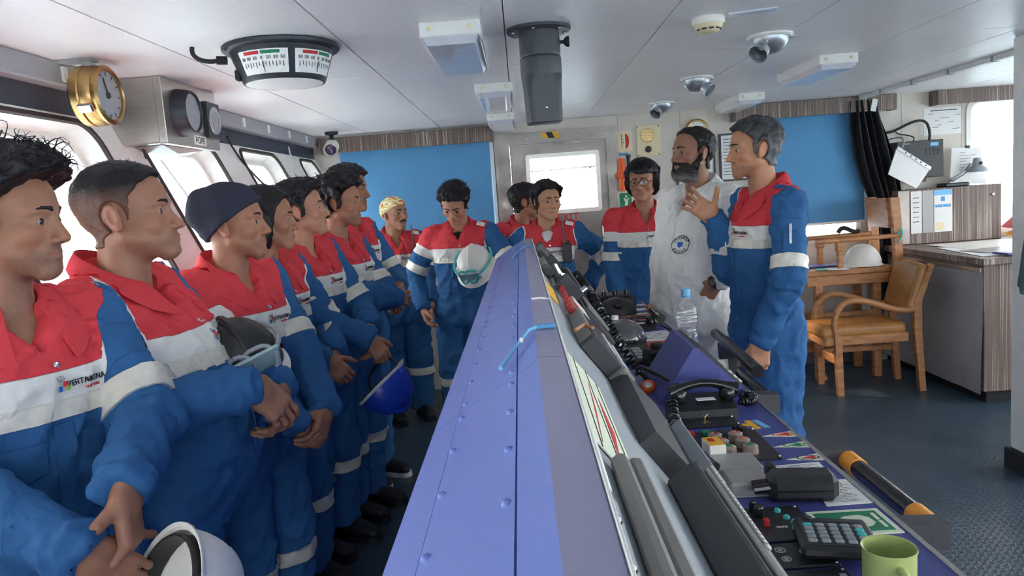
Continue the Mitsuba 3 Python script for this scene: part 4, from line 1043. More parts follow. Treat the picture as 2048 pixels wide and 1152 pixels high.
part(k, 'red_switch', box((.393, 1.262, DZ + .012), (.010, .012, .014), .002), 'm_red')
for i in range(7): part(k, 'legend', bx(.352 + .004 * (i % 3), .364 + .004 * (i % 3), 1.235 + i * .012, 1.2385 + i * .012, DZ + .006, DZ + .0064), 'm_white_plastic', False)
[part(k, 'legend', bx(.408 + .005 * i, .4115 + .005 * i, 1.250, 1.256, DZ + .006, DZ + .0064), 'm_white_plastic', False) for i in range(4)]
for n2, (lb, y0, y1) in enumerate((('lower black control panel with round dials just beyond the mug', 1.115, 1.195), ('lowest black control panel with round dials at the picture edge', 1.02, 1.105))):
    k = dpanel(lb, .32, .462, y0, y1)
    for x, y, r in ((.385, y0 + .055, .009), (.425, y0 + .045, .012), (.385, y0 + .025, .008), (.350, y0 + .05, .007)):
        part(k, 'dial', lathe([(r, 0), (r, .0012), (r * .8, .0012), (r * .8, 0)], 20, (x, y, DZ + .006)), 'm_panel_grey'); part(k, 'dial_face', lathe([(0, .0008), (r * .55, .0008)], 12, (x, y, DZ + .006)), 'm_frosted')
    part(k, 'legend', bx(.445, .455, y0 + .02, y1 - .02, DZ + .006, DZ + .0065), 'm_panel_grey', False)
# black device, papers
k = thing('radio_case', 'black rounded device with a metal loop lying across the desk', 'device')
part(k, 'case', mv(box((0, 0, .028), (.125, .062, .052), .012), (.498, 1.378, DZ), RZ(-7)), 'm_device_black'); part(k, 'lid_line', mv(bx(-.05, .05, -.0325, -.030, .025, .028), (.498, 1.378, DZ), RZ(-7)), 'm_phone_black', False)
part(k, 'loop', mv(tube(np.array([[.011 * math.cos(t), .022 + .003 * math.sin(t), .055] for t in np.linspace(0, 6.28, 17)]), .0014, 6), (.492, 1.378, DZ), RZ(-7)), 'm_chrome')
for i in (0, 1): part(k, 'connector', mv(tube([(-.06, -.012 + .022 * i, .028), (-.09, -.012 + .022 * i, .024)], .009, 10), (.498, 1.378, DZ), RZ(-7)), 'm_phone_black')
for z in (.022, .034): part(k, 'stud', mv(lathe([(0, .003), (.002, .002), (.0025, 0)], 8), (.561, 1.352, DZ + z), RY(90)), 'm_brass')
flat('notice_sheet', [(.497, 1.548), (.600, 1.556), (.596, 1.492), (.500, 1.482)], 'm_paper', 'small white notice with dense print on the desk', 'notice', lines=9, seed=1)
flat('notice_sheet', [(.545, 1.45), (.614, 1.455), (.614, 1.338), (.528, 1.336)], 'm_paper', 'white instruction sheet beside the black rounded device', 'notice', lines=14, seed=2)
for i, (lb, y, c, x0) in enumerate((('cream diamond sticker with a red arrow, farthest of three', 1.745, 'm_red', .540), ('cream diamond sticker with a green arrow, middle of three', 1.668, 'm_green', .540), ('cream diamond sticker with a red arrow, nearest of three', 1.585, 'm_red', .540))):
    k = flat('arrow_sticker', [(x0, y - .004), (x0 + .082, y - .022), (x0 + .078, y + .022)], 'm_glow_white', lb, 'sticker', 'arrow stickers along the desk edge')
    for nm, pts in (('arrow', [(x0 + .032, y - .003), (x0 + .064, y - .012), (x0 + .064, y + .010)]),):
        v, f = extrude(Polygon(pts), .0006); part(k, nm, (v + [0, 0, DZ + .0012], f), c, False)
    el_ = [(x0 + .048 + .025 * math.cos(t), y - .001 + .0135 * math.sin(t)) for t in np.linspace(0, 2 * np.pi, 25)[:-1]]; ei = [(x0 + .048 + .022 * math.cos(t), y - .001 + .0115 * math.sin(t)) for t in np.linspace(0, 2 * np.pi, 25)[:-1]]
    v, f = extrude(Polygon(el_, [ei]), .0005); part(k, 'ring', (v + [0, 0, DZ + .0012], f), c if i < 2 else 'm_dark_ink', False)
# button panel with clear domed buttons
k = dpanel('dark panel of clear domed push buttons near the diamond stickers', .345, .535, 1.585, 1.79)
for i in range(3):
    for x in (.420, .468):
        y = 1.715 - .045 * i
        b_ = part(k, 'domed_button', lathe([(0, .020), (.012, .0195), (.0165, .016), (.0175, .004), (.0175, 0)], 20, (x + .004 * i, y, DZ + .006)), 'm_button_clear'); part(b_, 'core', lathe([(0, .021), (.008, .0208), (.009, .0196)], 14, (x + .004 * i, y, DZ + .006)), 'm_magazine_print' if i != 2 else 'm_green')
for x, m_ in ((.372, 'm_red'), (.412, 'm_green'), (.452, 'm_box_dark')):
    for y in (1.772, 1.758): part(k, 'small_button', box((x, y, DZ + .010), (.022, .012, .010), .002), m_)
for dx, dy in ((.487, 1.775), (.500, 1.755)): part(k, 'key_switch', box((dx, dy, DZ + .014), (.018, .014, .018), .003), 'm_phone_black')
k = thing('pill_box', 'small upright yellow and white carton on the clear button panel', 'carton')
part(k, 'carton', mv(box((0, 0, .021), (.036, .058, .040), .0015), (.388, 1.598, DZ + .006), RZ(4)), 'm_white_plastic', False); part(k, 'yellow_print', mv(box((0, 0, .0415), (.034, .056, .001), .0003), (.388, 1.598, DZ + .006), RZ(4)), 'm_yellow', False); part(k, 'red_print', mv(box((-.004, .006, .0423), (.014, .02, .001), .0003), (.388, 1.598, DZ + .006), RZ(4)), 'm_red', False)
for i, (lb, x0, x1, y0, y1) in enumerate((('clear plastic cover box behind the small yellow carton', .36, .462, 1.487, 1.572), ('clear plastic cover box next to the black rounded device', .37, .452, 1.40, 1.480))):
    k = thing('cover_box', lb, 'cover'); part(k, 'cover', desk(x0, x1, y0, y1, .028, b=.004), 'm_frosted'); part(k, 'base', desk(x0 - .004, x1 + .004, y0 - .004, y1 + .004, .004), 'm_panel_grey', False); part(k, 'lock', box(((x0 + x1) / 2 + .015, y0 - .002, DZ + .014), (.018, .006, .012), .002), 'm_box_dark')
one('black_block', box((.482, 1.51, DZ + .012), (.016, .034, .022), .003), 'm_device_black', 'small black block beside the clear cover box', 'block')
one('black_tube', tube([(.345, 1.60, .925), (.352, 1.44, .94)], .009, 12), 'm_phone_black', 'short black rod leaning along the display hood', 'rod')
# tape marks
k = thing('tape_mark', 'three short coloured tape marks, two yellow and one blue, on the desk', 'tape')
for pts, m_ in (([(.518, 1.845), (.536, 1.845), (.538, 1.825), (.520, 1.825)], 'm_yellow'), ([(.532, 1.868), (.548, 1.868), (.556, 1.80), (.540, 1.80)], 'm_yellow'), ([(.552, 1.868), (.568, 1.868), (.580, 1.805), (.564, 1.805)], 'm_sky_blue')):
    v, f = extrude(Polygon(pts), .0008); part(k, 'strip', (v + [0, 0, DZ], f), m_, False)
# near telephone
def telephone(label, x0, x1, y, z=DZ, cordto=None, s=1.0):
    k = thing('telephone', label, 'telephone'); w = x1 - x0
    part(k, 'base', hull(np.array([[x, yy, zz] for x in (x0 + .01, x1 - .01) for yy, zz in ((y - .055, z), (y + .05, z), (y + .045, z + .045 * s), (y - .045, z + .022 * s))])), 'm_device_black', 30)
    xs_ = np.linspace(x0, x1, 15); u = (xs_ - x0) / w
    zc = z + (.060 + .022 * np.sin(np.pi * u)) * s; r = (.011 + .008 * (np.abs(u - .5) * 2) ** 4) * s
    hk = part(k, 'handset', tube(np.stack([xs_, np.full(15, y + .005), zc], 1), r, 14), 'm_phone_black', 50)
    for x in (x0 + .022, x1 - .022): part(hk, 'cup', lathe([(0, -.028), (.018, -.026), (.023, -.018), (.022, 0), (.012, .008)], 20, (x, y + .005, z + .062 * s)), 'm_phone_black', 50)
    part(k, 'label', bx(x0 + w * .38, x0 + w * .66, y - .02, y + .004, z + .041 * s, z + .0425 * s), 'm_paper', False)
    return k
telephone('black telephone with its handset lying across, in front of the blue wedge box', .365, .540, 1.955)
one('coiled_cord', coil([(.545, 1.95, DZ + .03), (.585, 1.97, DZ + .02), (.60, 2.02, DZ + .02), (.57, 2.05, DZ + .02)], .009, 16, .003), 'm_phone_black', 'black coiled cord heaped right of the near telephone', 'cord')
one('coiled_cord', coil([(.362, 1.93, DZ + .045), (.352, 1.86, DZ + .03), (.345, 1.76, DZ + .022), (.350, 1.69, DZ + .02)], .014, 12, .0045), 'm_phone_black', 'thick black coiled cord hanging left of the near telephone', 'cord')
k = dpanel('flat dark panel with a twisted wire in front of the near telephone', .335, .515, 1.83, 1.90)
part(k, 'twisted_wire', join(tube(spline([(.428, 1.85, DZ + .006), (.432, 1.86, DZ + .016), (.430, 1.865, DZ + .024)], 8), .0011, 5), tube(spline([(.434, 1.85, DZ + .006), (.431, 1.858, DZ + .014), (.440, 1.862, DZ + .026)], 8), .0011, 5), tube(spline([(.424, 1.852, DZ + .007), (.436, 1.855, DZ + .009), (.444, 1.85, DZ + .007)], 8), .0011, 5)), 'm_brass')
# wedge box
k = thing('wedge_console', 'dark blue wedge shaped box with sloping faces standing on the desk', 'control box')
wq = [(.352, DZ), (.455, 1.045), (.467, 1.045), (.618, DZ + .005), (.618, DZ)]
part(k, 'housing', prism(wq, .30, 'y', 2.06), 'm_desk_blue', False)
d2 = unit(A(.618 - .467, DZ - 1.045)); nn = A(-d2[1], d2[0])
def wp(t0, t1, y0, y1, n0, n1):
    b = A(.467, 1.045); return prism([tuple(b + d2 * t0 + nn * n0), tuple(b + d2 * t1 + nn * n0), tuple(b + d2 * t1 + nn * n1), tuple(b + d2 * t0 + nn * n1)], y1 - y0, 'y', y0)
part(k, 'instrument_plate', wp(.006, .205, 2.08, 2.35, -.002, .010), 'm_box_dark', False); part(k, 'screen', wp(.03, .11, 2.12, 2.28, .010, .012), 'm_device_black', False)
for i in range(3): part(k, 'button', wp(.13 + .02 * i, .142 + .02 * i, 2.12, 2.15, .010, .016), 'm_white_plastic', False)
# lever with a long grip, beyond the wedge
k = thing('lever_handle', 'long black tubular lever handle over the wedge box, next to the hand', 'handle')
part(k, 'grip', tube([(.632, 2.52, .992), (.634, 2.42, .986), (.634, 2.41, .985), (.640, 2.09, .960)], [.015, .015, .019, .019], 16), 'm_phone_black', 40); part(k, 'arm', hull(np.array([(x, y, z) for x in (.618, .636) for y, z in ((2.44, .975), (2.43, .93), (2.28, .965), (2.31, .88))])), 'm_box_dark', False)
part(k, 'foot', bx(.615, .637, 2.34, 2.42, .85, .90, .004), 'm_box_dark')
# hand rails on the desk's edge
def rail(label, y0, y1, x, z, ends):
    k = thing('hand_rail', label, 'hand rail')
    part(k, 'bar', tube([(x, y0, z), (x, y1, z)], .021, 18), 'm_phone_black', 40)
    for yy in (y0 - .01, y1 + .01):
        part(k, 'bracket', hull(np.array([(a, yy + b, c) for a in (DE, x + .012) for b in (-.022, .022) for c in ((z - .028, z + .024) if a > DE + .01 else (z - .01, z + .03))])), 'm_box_dark', 30)
    if ends:
        for a, b in ((y0 + .01, y0 + .07), (y1 - .07, y1 - .01)): part(k, 'orange_band', tube([(x, a, z), (x, b, z)], .0235, 18), 'm_amber', 40)
    else: part(k, 'tape_end', tube([(x, y0 + .0, z), (x, y0 + .03, z)], .022, 12), 'm_frosted', 40)
    part(k, 'bolt', mv(lathe([(0, .008), (.006, .006), (.007, 0)], 12), (DE + .05, y1 + .012 - .032, z + .0), RX(90)), 'm_chrome')
    return k
rail('black hand rail with orange end bands on the near desk edge', 1.37, 1.76, .745, .815, True)
rail('plain black padded hand rail on the desk edge beside the speaker', 2.08, 2.44, .675, .875, False)
# bottle
k = thing('water_bottle', 'clear plastic water bottle with a pale blue cap on the desk', 'bottle')
bxx, byy = .552, 2.58
bo = [(0, .001), (.030, .001), (.036, .008), (.037, .05), (.037, .085), (.033, .10), (.031, .112), (.0335, .125), (.037, .140), (.038, .158), (.036, .176), (.030, .196), (.020, .210), (.0135, .219), (.0135, .230)]
bo = [(r + (.0012 * math.sin(z * 420) if .09 < z < .19 else 0), z) for r, z in [(float(np.interp(z, [q[1] for q in bo], [q[0] for q in bo])) if z > .002 else 0.0 + (.03 if z > .0005 else 0), z) for z in np.r_[0, .001, np.linspace(.004, .23, 58)]]]
part(k, 'body', lathe(bo, 40, (bxx, byy, DZ)), 'm_clear', 50); part(k, 'cap', lathe([(0, .252), (.014, .252), (.0155, .249), (.0155, .230), (.0135, .228)], 24, (bxx, byy, DZ)), 'm_sky_blue', 40); part(k, 'collar', lathe([(.0135, .222), (.017, .223), (.017, .226), (.0135, .227)], 24, (bxx, byy, DZ)), 'm_sky_blue', 40)
part(k, 'label', lathe([(.0376, .012), (.0378, .012), (.0378, .058), (.0376, .058)], 40, (bxx, byy, DZ)), 'm_bottle_label', 40); part(k, 'water', lathe([(0, .003), (.0345, .004), (.0350, .068), (0, .068)], 32, (bxx, byy, DZ)), 'm_clear', 40)
# red card box, paper, desk things between the wedge and the far end
k = thing('card_box', 'small red and white box lying behind the camera on the desk', 'box'); part(k, 'carton', mv(box((0, 0, .014), (.075, .10, .026), .001), (.482, 2.80, DZ), RZ(-8)), 'm_red', False); part(k, 'white_end', mv(box((0, .035, .0145), (.0755, .03, .0265), .001), (.482, 2.80, DZ), RZ(-8)), 'm_white_plastic', False)
flat('printed_sheet', [(.432, 3.12), (.585, 3.16), (.590, 2.97), (.424, 2.93)], 'm_paper', 'white sheet with a grey cover lying behind the red box', 'paper', lines=6, seed=4)
k = thing('clear_dome', 'large clear domed cover over a dark instrument on the desk', 'cover')
def half_dome(c, r, h, n=16):
    return lathe([(r * math.cos(t), h * math.sin(t)) for t in np.linspace(0, np.pi / 2 - .02, n)], 36, c)
part(k, 'base', lathe([(0, .018), (.095, .018), (.102, .012), (.102, 0)], 36, (.372, 2.98, DZ)), 'm_device_black', 40); part(k, 'instrument', half_dome((.372, 2.98, DZ + .018), .082, .062), 'm_box_dark', 50); part(k, 'shell', half_dome((.372, 2.98, DZ + .012), .097, .082), 'm_clear', 50); part(k, 'knob', lathe([(0, .018), (.014, .016), (.016, 0)], 16, (.35, 2.985, DZ + .092)), 'm_white_plastic', 40)
k = thing('instrument_dome', 'dark grey rounded steering instrument at the far end of the desk', 'instrument'); part(k, 'dome', half_dome((.44, 3.66, DZ), .10, .085), 'm_box_dark', 50); part(k, 'hub', mv(lathe([(0, .02), (.02, .018), (.024, 0)], 18), (.44, 3.58, DZ + .06), RX(60)), 'm_device_black', 40)
k = thing('control_unit', 'low black control unit with knobs at the far end of the desk', 'control unit'); part(k, 'case', desk(.36, .56, 3.80, 3.98, .06, b=.006), 'm_device_black'); part(k, 'top', desk(.38, .54, 3.82, 3.96, .012, DZ + .06, .004), 'm_box_dark')
for i in range(3): part(k, 'knob', lathe([(0, .022), (.012, .021), (.014, 0)], 14, (.40 + .06 * i, 3.86, DZ + .072)), 'm_phone_black', 40)
for i, (x, y) in enumerate(((.585, 3.90), (.59, 3.76), (.58, 3.62))): flat('paper_slip', [(x - .05, y - .035 - .01 * i), (x + .035, y - .03), (x + .04, y + .035), (x - .055, y + .03)], 'm_paper', ('white paper slip at the far end of the desk, farthest', 'white paper slip at the far end of the desk, middle', 'white paper slip beside the brown magazine, nearest of three')[i], 'paper', 'paper slips at the far end of the desk', lines=2, seed=i)
flat('envelope', [(.37, 3.45), (.60, 3.46), (.62, 3.34), (.36, 3.36)], 'm_envelope', 'brown envelope under the patterned magazine', 'envelope', h=.004)
flat('magazine', [(.42, 3.52), (.58, 3.54), (.57, 3.38), (.43, 3.36)], 'm_magazine_print', 'red brown patterned magazine on the brown envelope', 'magazine', h=.008, z=DZ + .004); flat('sticky_note', [(.47, 3.49), (.51, 3.49), (.51, 3.44), (.47, 3.44)], 'm_paper', 'white note lying on the patterned magazine', 'note', z=DZ + .012)
telephone('black telephone lying beyond the clear dome beside the envelope', .405, .56, 3.24, s=.6)
k = thing('microphone', 'black hand microphone with a tan head lying near the desk edge', 'microphone'); part(k, 'grip', tube([(.60, 3.58, DZ + .02), (.60, 3.34, DZ + .02)], [.016, .02], 12), 'm_phone_black', 40); part(k, 'head', tube([(.60, 3.58, DZ + .022), (.60, 3.64, DZ + .026)], [.020, .018], 12), 'm_wood', 50)
one('cable', tube(spline([(.595, 3.34, DZ + .012), (.58, 3.24, DZ + .01), (.60, 3.12, DZ + .008), (.61, 2.98, DZ + .008)], 20), .004, 6), 'm_phone_black', 'thin black cable running from the microphone along the desk', 'cable')
k = thing('photo_camera', 'black camera with a strap lying on the desk beside the wedge box', 'camera'); part(k, 'body', mv(box((0, 0, .035), (.10, .055, .06), .010), (.435, 2.52, DZ), RZ(20)), 'm_device_black'); part(k, 'lens', mv(tube([(0, -.03, .038), (-.0, -.075, .038)], [.027, .025], 18), (.435, 2.52, DZ), RZ(20)), 'm_phone_black', 40); part(k, 'lens_ring', mv(tube([(0, -.072, .038), (0, -.078, .038)], [.0265, .0262], 18), (.435, 2.52, DZ), RZ(20)), 'm_chrome', 40); part(k, 'viewfinder', mv(box((0, 0, .072), (.04, .04, .02), .006), (.435, 2.52, DZ), RZ(20)), 'm_device_black')
part(k, 'strap', tube(spline([(.47, 2.56, DZ + .05), (.52, 2.50, DZ + .012), (.50, 2.42, DZ + .006), (.43, 2.42, DZ + .008), (.40, 2.47, DZ + .03)], 20), .006, 6), 'm_black_matt', 50)
k = thing('emergency_button', 'red and silver round push button on the desk in front of the wedge', 'button'); part(k, 'ring', mv(lathe([(.020, 0), (.022, .012), (.018, .02), (.012, .018), (.012, 0)], 20), (.348, 2.20, DZ + .012), RY(-15) @ RX(40)), 'm_orange', 40); part(k, 'centre', mv(lathe([(0, .022), (.011, .020), (.012, 0)], 18), (.348, 2.20, DZ + .012), RY(-15) @ RX(40)), 'm_chrome', 40)
k = thing('switchboard', 'low black panel with pale keys between the clear dome and the camera', 'control panel'); part(k, 'plate', desk(.325, .46, 2.56, 2.86, .012), 'm_device_black', False)
for i in range(2):
    for j in range(4): part(k, 'key', box((.35 + .042 * i, 2.60 + .05 * j, DZ + .016), (.034, .036, .008), .002), 'm_panel_grey' if j < 3 else 'm_frosted')
part(k, 'knob', lathe([(0, .014), (.010, .013), (.012, 0)], 14, (.345, 2.84, DZ + .012)), 'm_chrome', 40)
flat('paper_slip', [(.365, 2.42), (.405, 2.43), (.40, 2.36), (.36, 2.35)], 'm_paper', 'small pale card on the desk beside the camera', 'card')
one('cable', tube(spline([(.36, 2.27, DZ + .02), (.33, 2.30, DZ + .05), (.372, 2.17, DZ + .06), (.385, 2.0, DZ + .07)], 24), .007, 8), 'm_phone_black', 'thick black cable arching over the round push button', 'cable')
one('sheet_stand', mv(box((0, 0, .03), (.05, .004, .06), .001), (.607, 2.30, DZ), RX(-20)), 'm_paper', 'white card standing behind the wedge box', 'card', None, False)
# ------------------------------------------------------------------ on the ceiling
mat('mirror_lens', lambda p, n, uv: mi.Color3f(S(206, 208, 216)), .06, spec=1.0, clearcoat=1.0, clearcoat_gloss=.98)
mat('dark_metal', S(52, 55, 62), .38, .35); mat('pelorus', lambda p, n, uv: mi.Color3f(S(58, 60, 66)) * (n_(p.x * 800, p.y * 800, p.z * 800) * .2 + .9), .42)
mat('dial_white', S(232, 232, 228), .5); mat('lens_violet', S(60, 44, 84), .1, spec=.8)
k = thing('rudder_indicator', 'black round rudder angle indicator with red and green scales on the ceiling', 'indicator')
rc = (-.775, 2.64, CE)
part(k, 'flange', lathe([(0, -.020), (.186, -.020), (.194, -.014), (.196, -.004), (.192, 0), (0, 0)], 56, rc), 'm_dark_metal', 40)
part(k, 'housing', lathe([(.172, -.018), (.170, -.026), (.138, -.118), (.134, -.124), (0, -.124)], 56, rc), 'm_dark_metal', 40)
part(k, 'bottom_disc', lathe([(0, -.1305), (.10, -.129), (.128, -.1245), (.130, -.122)], 48, rc), 'm_dial_white', 50)
def cone(a0, a1, z0, z1, off, m, nm, par, n=16):
    th = np.radians(np.linspace(a0, a1, n)); r = lambda z: .170 + (z + .026) / .092 * .032 + off
    v = []
    for z in (z0, z1):
        for o in (0, -.004): v.append(np.stack([(r(z) + o) * np.cos(th), (r(z) + o) * np.sin(th), th * 0 + z], 1))
    V = np.vstack(v) + rc; i = np.arange(n - 1)
    f = np.vstack([np.stack([a * n + i, a * n + i + 1, b * n + i + 1, b * n + i], 1) for a, b in ((0, 2), (3, 1), (1, 0), (2, 3))])
    e = np.array([[0, 2 * n, 3 * n, n], [n - 1, 2 * n - 1, 4 * n - 1, 3 * n - 1]])
    return part(par, nm, (V, np.vstack([f, e])), m, False)
def on_cone(mesh, a, z, off):
    v, f = mesh; r = .170 + (z + v[:, 1] + .026) / .092 * .032 + off + v[:, 2]; th = np.radians(a) + v[:, 0] / .155
    return np.stack([r * np.cos(th), r * np.sin(th), z + v[:, 1]], 1) + rc, f
for c in (-98, -28, 152):
    pn = cone(c - 31, c + 31, -.036, -.108, .0012, 'm_dial_white', 'scale', k)
    cone(c - 22, c - 2, -.040, -.050, .0022, 'm_red', 'red_bar', pn); cone(c, c + 22, -.040, -.050, .0022, 'm_green', 'green_bar', pn)
    for i in range(-6, 7): part(pn, 'tick', on_cone(bx(-.0011, .0011, -.016 if i % 2 == 0 else -.011, 0, 0, .0006), c + i * 4.2, -.074, .002), 'm_dark_ink', False)
    for t_, a in (('30', -25), ('20', -17), ('10', -8.5), ('0', 0), ('10', 8.5), ('20', 17), ('30', 25)): part(pn, 'numeral', on_cone(text(t_, .0088, .0006, True), c + a, -.061, .002), 'm_dark_ink', False)
    part(pn, 'pointer', on_cone(bx(-.0010, .0010, -.034, 0, 0, .0012), c + 1, -.070, .003), 'm_dark_ink', False)
part(k, 'cable_gland', join(tube([(rc[0] - .165, rc[1] - .07, CE - .045), (rc[0] - .195, rc[1] - .085, CE - .045)], .014, 10), tube(spline([(rc[0] - .19, rc[1] - .083, CE - .045), (rc[0] - .235, rc[1] - .095, CE - .045), (rc[0] - .26, rc[1] - .10, CE - .03), (rc[0] - .265, rc[1] - .10, CE + .0)], 14), .0075, 8)), 'm_black_matt', 40)
part(k, 'side_latch', mv(box((0, 0, 0), (.02, .03, .035), .004), (rc[0] - .135, rc[1] - .06, CE - .095)), 'm_black_matt')
# periscope
k = thing('periscope', 'black compass periscope tube hanging from a round ceiling flange', 'periscope')
pc = (.107, 2.66, CE)
part(k, 'flange', lathe([(0, -.014), (.105, -.014), (.110, -.010), (.110, 0), (0, 0)], 40, pc), 'm_pelorus', 40)
for a in range(6): part(k, 'bolt', lathe([(0, -.018), (.005, -.017), (.006, -.014)], 8, (pc[0] + .092 * math.cos(a * 1.047 + .3), pc[1] + .092 * math.sin(a * 1.047 + .3), CE)), 'm_chrome')
part(k, 'collar', lathe([(.070, -.012), (.070, -.088), (.066, -.096), (.060, -.096)], 36, pc), 'm_pelorus', 40)
part(k, 'tube', lathe([(.060, -.09), (.070, -.099), (.0712, -.104), (.0712, -.160), (.060, -.175), (0, -.175)], 36, pc), 'm_pelorus', 40)
rings = []
for z, r, sq in ((-.155, .0708, 0), (-.178, .066, .3), (-.195, .062, .8), (-.305, .058, 1), (-.318, .057, 1), (-.320, .054, 1)):
    th = np.linspace(0, 2 * np.pi, 41)[:-1] + .3; c_, s_ = np.cos(th), np.sin(th); e = 2 + 5 * sq; q = (np.abs(np.cos(th - .12)) ** e + np.abs(np.sin(th - .12)) ** e) ** (-1 / e)
    rings.append(np.stack([pc[0] + r * q * c_, pc[1] + r * q * s_, th * 0 + CE + z], 1))
V = np.vstack(rings + [A([pc[0], pc[1], CE - .320])]); n = 40; i, j = np.meshgrid(np.arange(5), np.arange(n), indexing='ij')
F_ = np.stack([i * n + j, i * n + (j + 1) % n, (i + 1) * n + (j + 1) % n, (i + 1) * n + j], -1).reshape(-1, 4)[:, ::-1]; j = np.arange(n)
F_ = np.vstack([F_, np.stack([5 * n + j, 5 * n + (j + 1) % n, j * 0 + 6 * n, j * 0 + 6 * n], 1)[:, ::-1]])
part(k, 'eyepiece_body', (V, F_), 'm_pelorus', 40)
part(k, 'screw', mv(lathe([(0, .003), (.004, .002), (.005, 0)], 10), (pc[0] + .008, pc[1] - .0595, CE - .272), RX(90)), 'm_chrome')
part(k, 'knob', join(tube([(pc[0] + .068, pc[1], CE - .05), (pc[0] + .088, pc[1], CE - .05)], .006, 8), tube([(pc[0] + .084, pc[1], CE - .05), (pc[0] + .094, pc[1], CE - .05)], [.010, .017], 14), tube([(pc[0] + .094, pc[1], CE - .05), (pc[0] + .102, pc[1], CE - .05)], .018, 14)), 'm_black_matt', 40)
# ceiling lamps
def lamp(label, x0, x1, y0, y1, d=.048, seed=0):
    k = thing('ceiling_lamp', label, 'ceiling lamp', 'box shaped ceiling lamps')
    part(k, 'housing', bx(x0, x1, y0, y1, CE - d, CE, .004), 'm_white_paint', 30)
    q = [(x0 + .010, CE - d), (x1 - .010, CE - d), (x1 - .020, CE - d - .022), (x0 + .020, CE - d - .022)]
    v = np.array([(x, y, z) for y, s in ((y0 + .004, 0), (y1 - .004, 0)) for x, z in q]); v[[2, 3], 1] += .02; v[[6, 7], 1] -= .02
    part(k, 'diffuser', hull(v), 'm_mirror_lens', 20)
    for x in (x0 + .033, x1 - .033): part(k, 'screw', mv(lathe([(0, .004), (.006, .004), (.0085, .001), (.0085, 0)], 14), (x, y0, CE - d * .45), RX(90)), 'm_cream', 30)
    part(k, 'side_clip', bx(x1 - .003, x1 + .004, y0 + .04, y1 - .04, CE - d - .012, CE - d + .01, .002), 'm_chrome')
lamp('white ceiling lamp with glossy cover left of the periscope, nearest of three', -.278, -.085, 2.44, 3.08)
lamp('white ceiling lamp with glossy cover behind the periscope, second of the left row', -.182, .006, 3.79, 4.42)
lamp('white ceiling lamp near the steel door, last of the left row', -.180, .005, 5.14, 5.75)
lamp('white ceiling lamp right of the round vents, nearer of the two', 1.472, 1.658, 3.69, 4.28)
lamp('white ceiling lamp right of the round vents, farther of the two', 1.480, 1.656, 5.05, 5.64)
k = thing('smoke_detector', 'cream round smoke detector on the ceiling', 'smoke detector'); sc_ = (.697, 2.70, CE)
part(k, 'base', lathe([(0, -.022), (.053, -.022), (.056, -.018), (.056, 0), (0, 0)], 36, sc_), 'm_white_plastic', 40); part(k, 'chamber', lathe([(.050, -.022), (.046, -.034), (.034, -.047), (.018, -.051), (0, -.052)], 36, sc_), 'm_cream', 40)
for a in range(5): th = -math.pi / 2 + (a - 2) * .6; part(k, 'slot', mv(box((0, 0, 0), (.016, .004, .006), .001), (sc_[0] + .041 * math.cos(th), sc_[1] + .041 * math.sin(th), CE - .040), RZ(math.degrees(th) + 90)), 'm_device_black')
one('ceiling_mirror', mv(box((0, 0, 0), (.16, .05, .006), .002), (.835, 2.645, CE - .003), RZ(-16)), 'm_mirror_lens', 'small glossy strip on the ceiling beside the smoke detector', 'strip')
def vent(label, x, y, az):
    k = thing('air_nozzle', label, 'vent', 'round ceiling air nozzles'); c = (x, y, CE)
    part(k, 'ring', lathe([(.060, -.012), (.082, -.012), (.088, -.006), (.088, 0), (.06, 0)], 36, c), 'm_white_paint', 40)
    part(k, 'dome', lathe([(.073 * math.cos(t), -.008 - .073 * math.sin(t) * .92) for t in np.linspace(0, np.pi / 2, 12)], 36, c), 'm_silver_paint', 50)
    d = unit(A(math.cos(az), math.sin(az), -.75)); p = A(*c) + A(0, 0, -.02)
    part(k, 'spout', join(*[mv(lathe([(.030, 0), (.028, .05), (.036, .094), (.040, .097), (.038, .098), (.026, .05), (.026, .0)], 24), p, frame_on(p, d))]), 'm_silver_paint', 40)
    part(k, 'bore', mv(lathe([(0, .06), (.0262, .06)], 20), p, frame_on(p, d)), 'm_device_black', 40)
    part(k, 'screw', mv(lathe([(0, .004), (.007, .003), (.008, 0)], 10), p + unit(A(-.4, -.8, -.35)) * .068 + A(0, 0, .008), frame_on(p, unit(A(-.4, -.8, -.35)))), 'm_chrome', 40)
    part(k, 'latch', bx(x + .075, x + .10, y - .01, y + .01, CE - .016, CE - .002, .002), 'm_silver_paint')
vent('silver round ceiling nozzle with its spout turned left, nearest of three', 1.042, 3.10, math.radians(215))
vent('silver round ceiling nozzle with its spout turned right, middle of three', .998, 4.16, math.radians(-40))
vent('silver round ceiling nozzle near the wall clock, farthest of three', 1.014, 5.25, math.radians(225))
# steel speaker box, brass gauge
k = thing('speaker_box', 'stainless steel box with a dial and loudspeaker under the ceiling, marked POPE', 'box')
bx0, bx1, by0, by1, bz0 = -1.60, -1.352, 2.96, 3.475, 1.808
part(k, 'case', bx(bx0, bx1, by0, by1, bz0, CE, .006), 'm_steel_bright', False); part(k, 'front_flange', bx(bx1 - .03, bx1 + .002, by0 - .003, by1 + .003, bz0 - .003, CE - .001, .003), 'm_steel_bright', False)
X = bx1 + .002
def face(m, y, z, x=X): v, f = m; return np.stack([x + v[:, 2], y + v[:, 0], z + v[:, 1]], 1), f
dl = part(k, 'dial', face(lathe([(.095, 0), (.095, .012), (.085, .055), (.080, .060), (.076, .058), (.074, .05)], 40), 3.10, 1.935), 'm_dark_metal', 40); part(dl, 'dial_face', face(lathe([(0, .05), (.075, .05)], 36), 3.10, 1.935), 'm_panel_grey', 40)
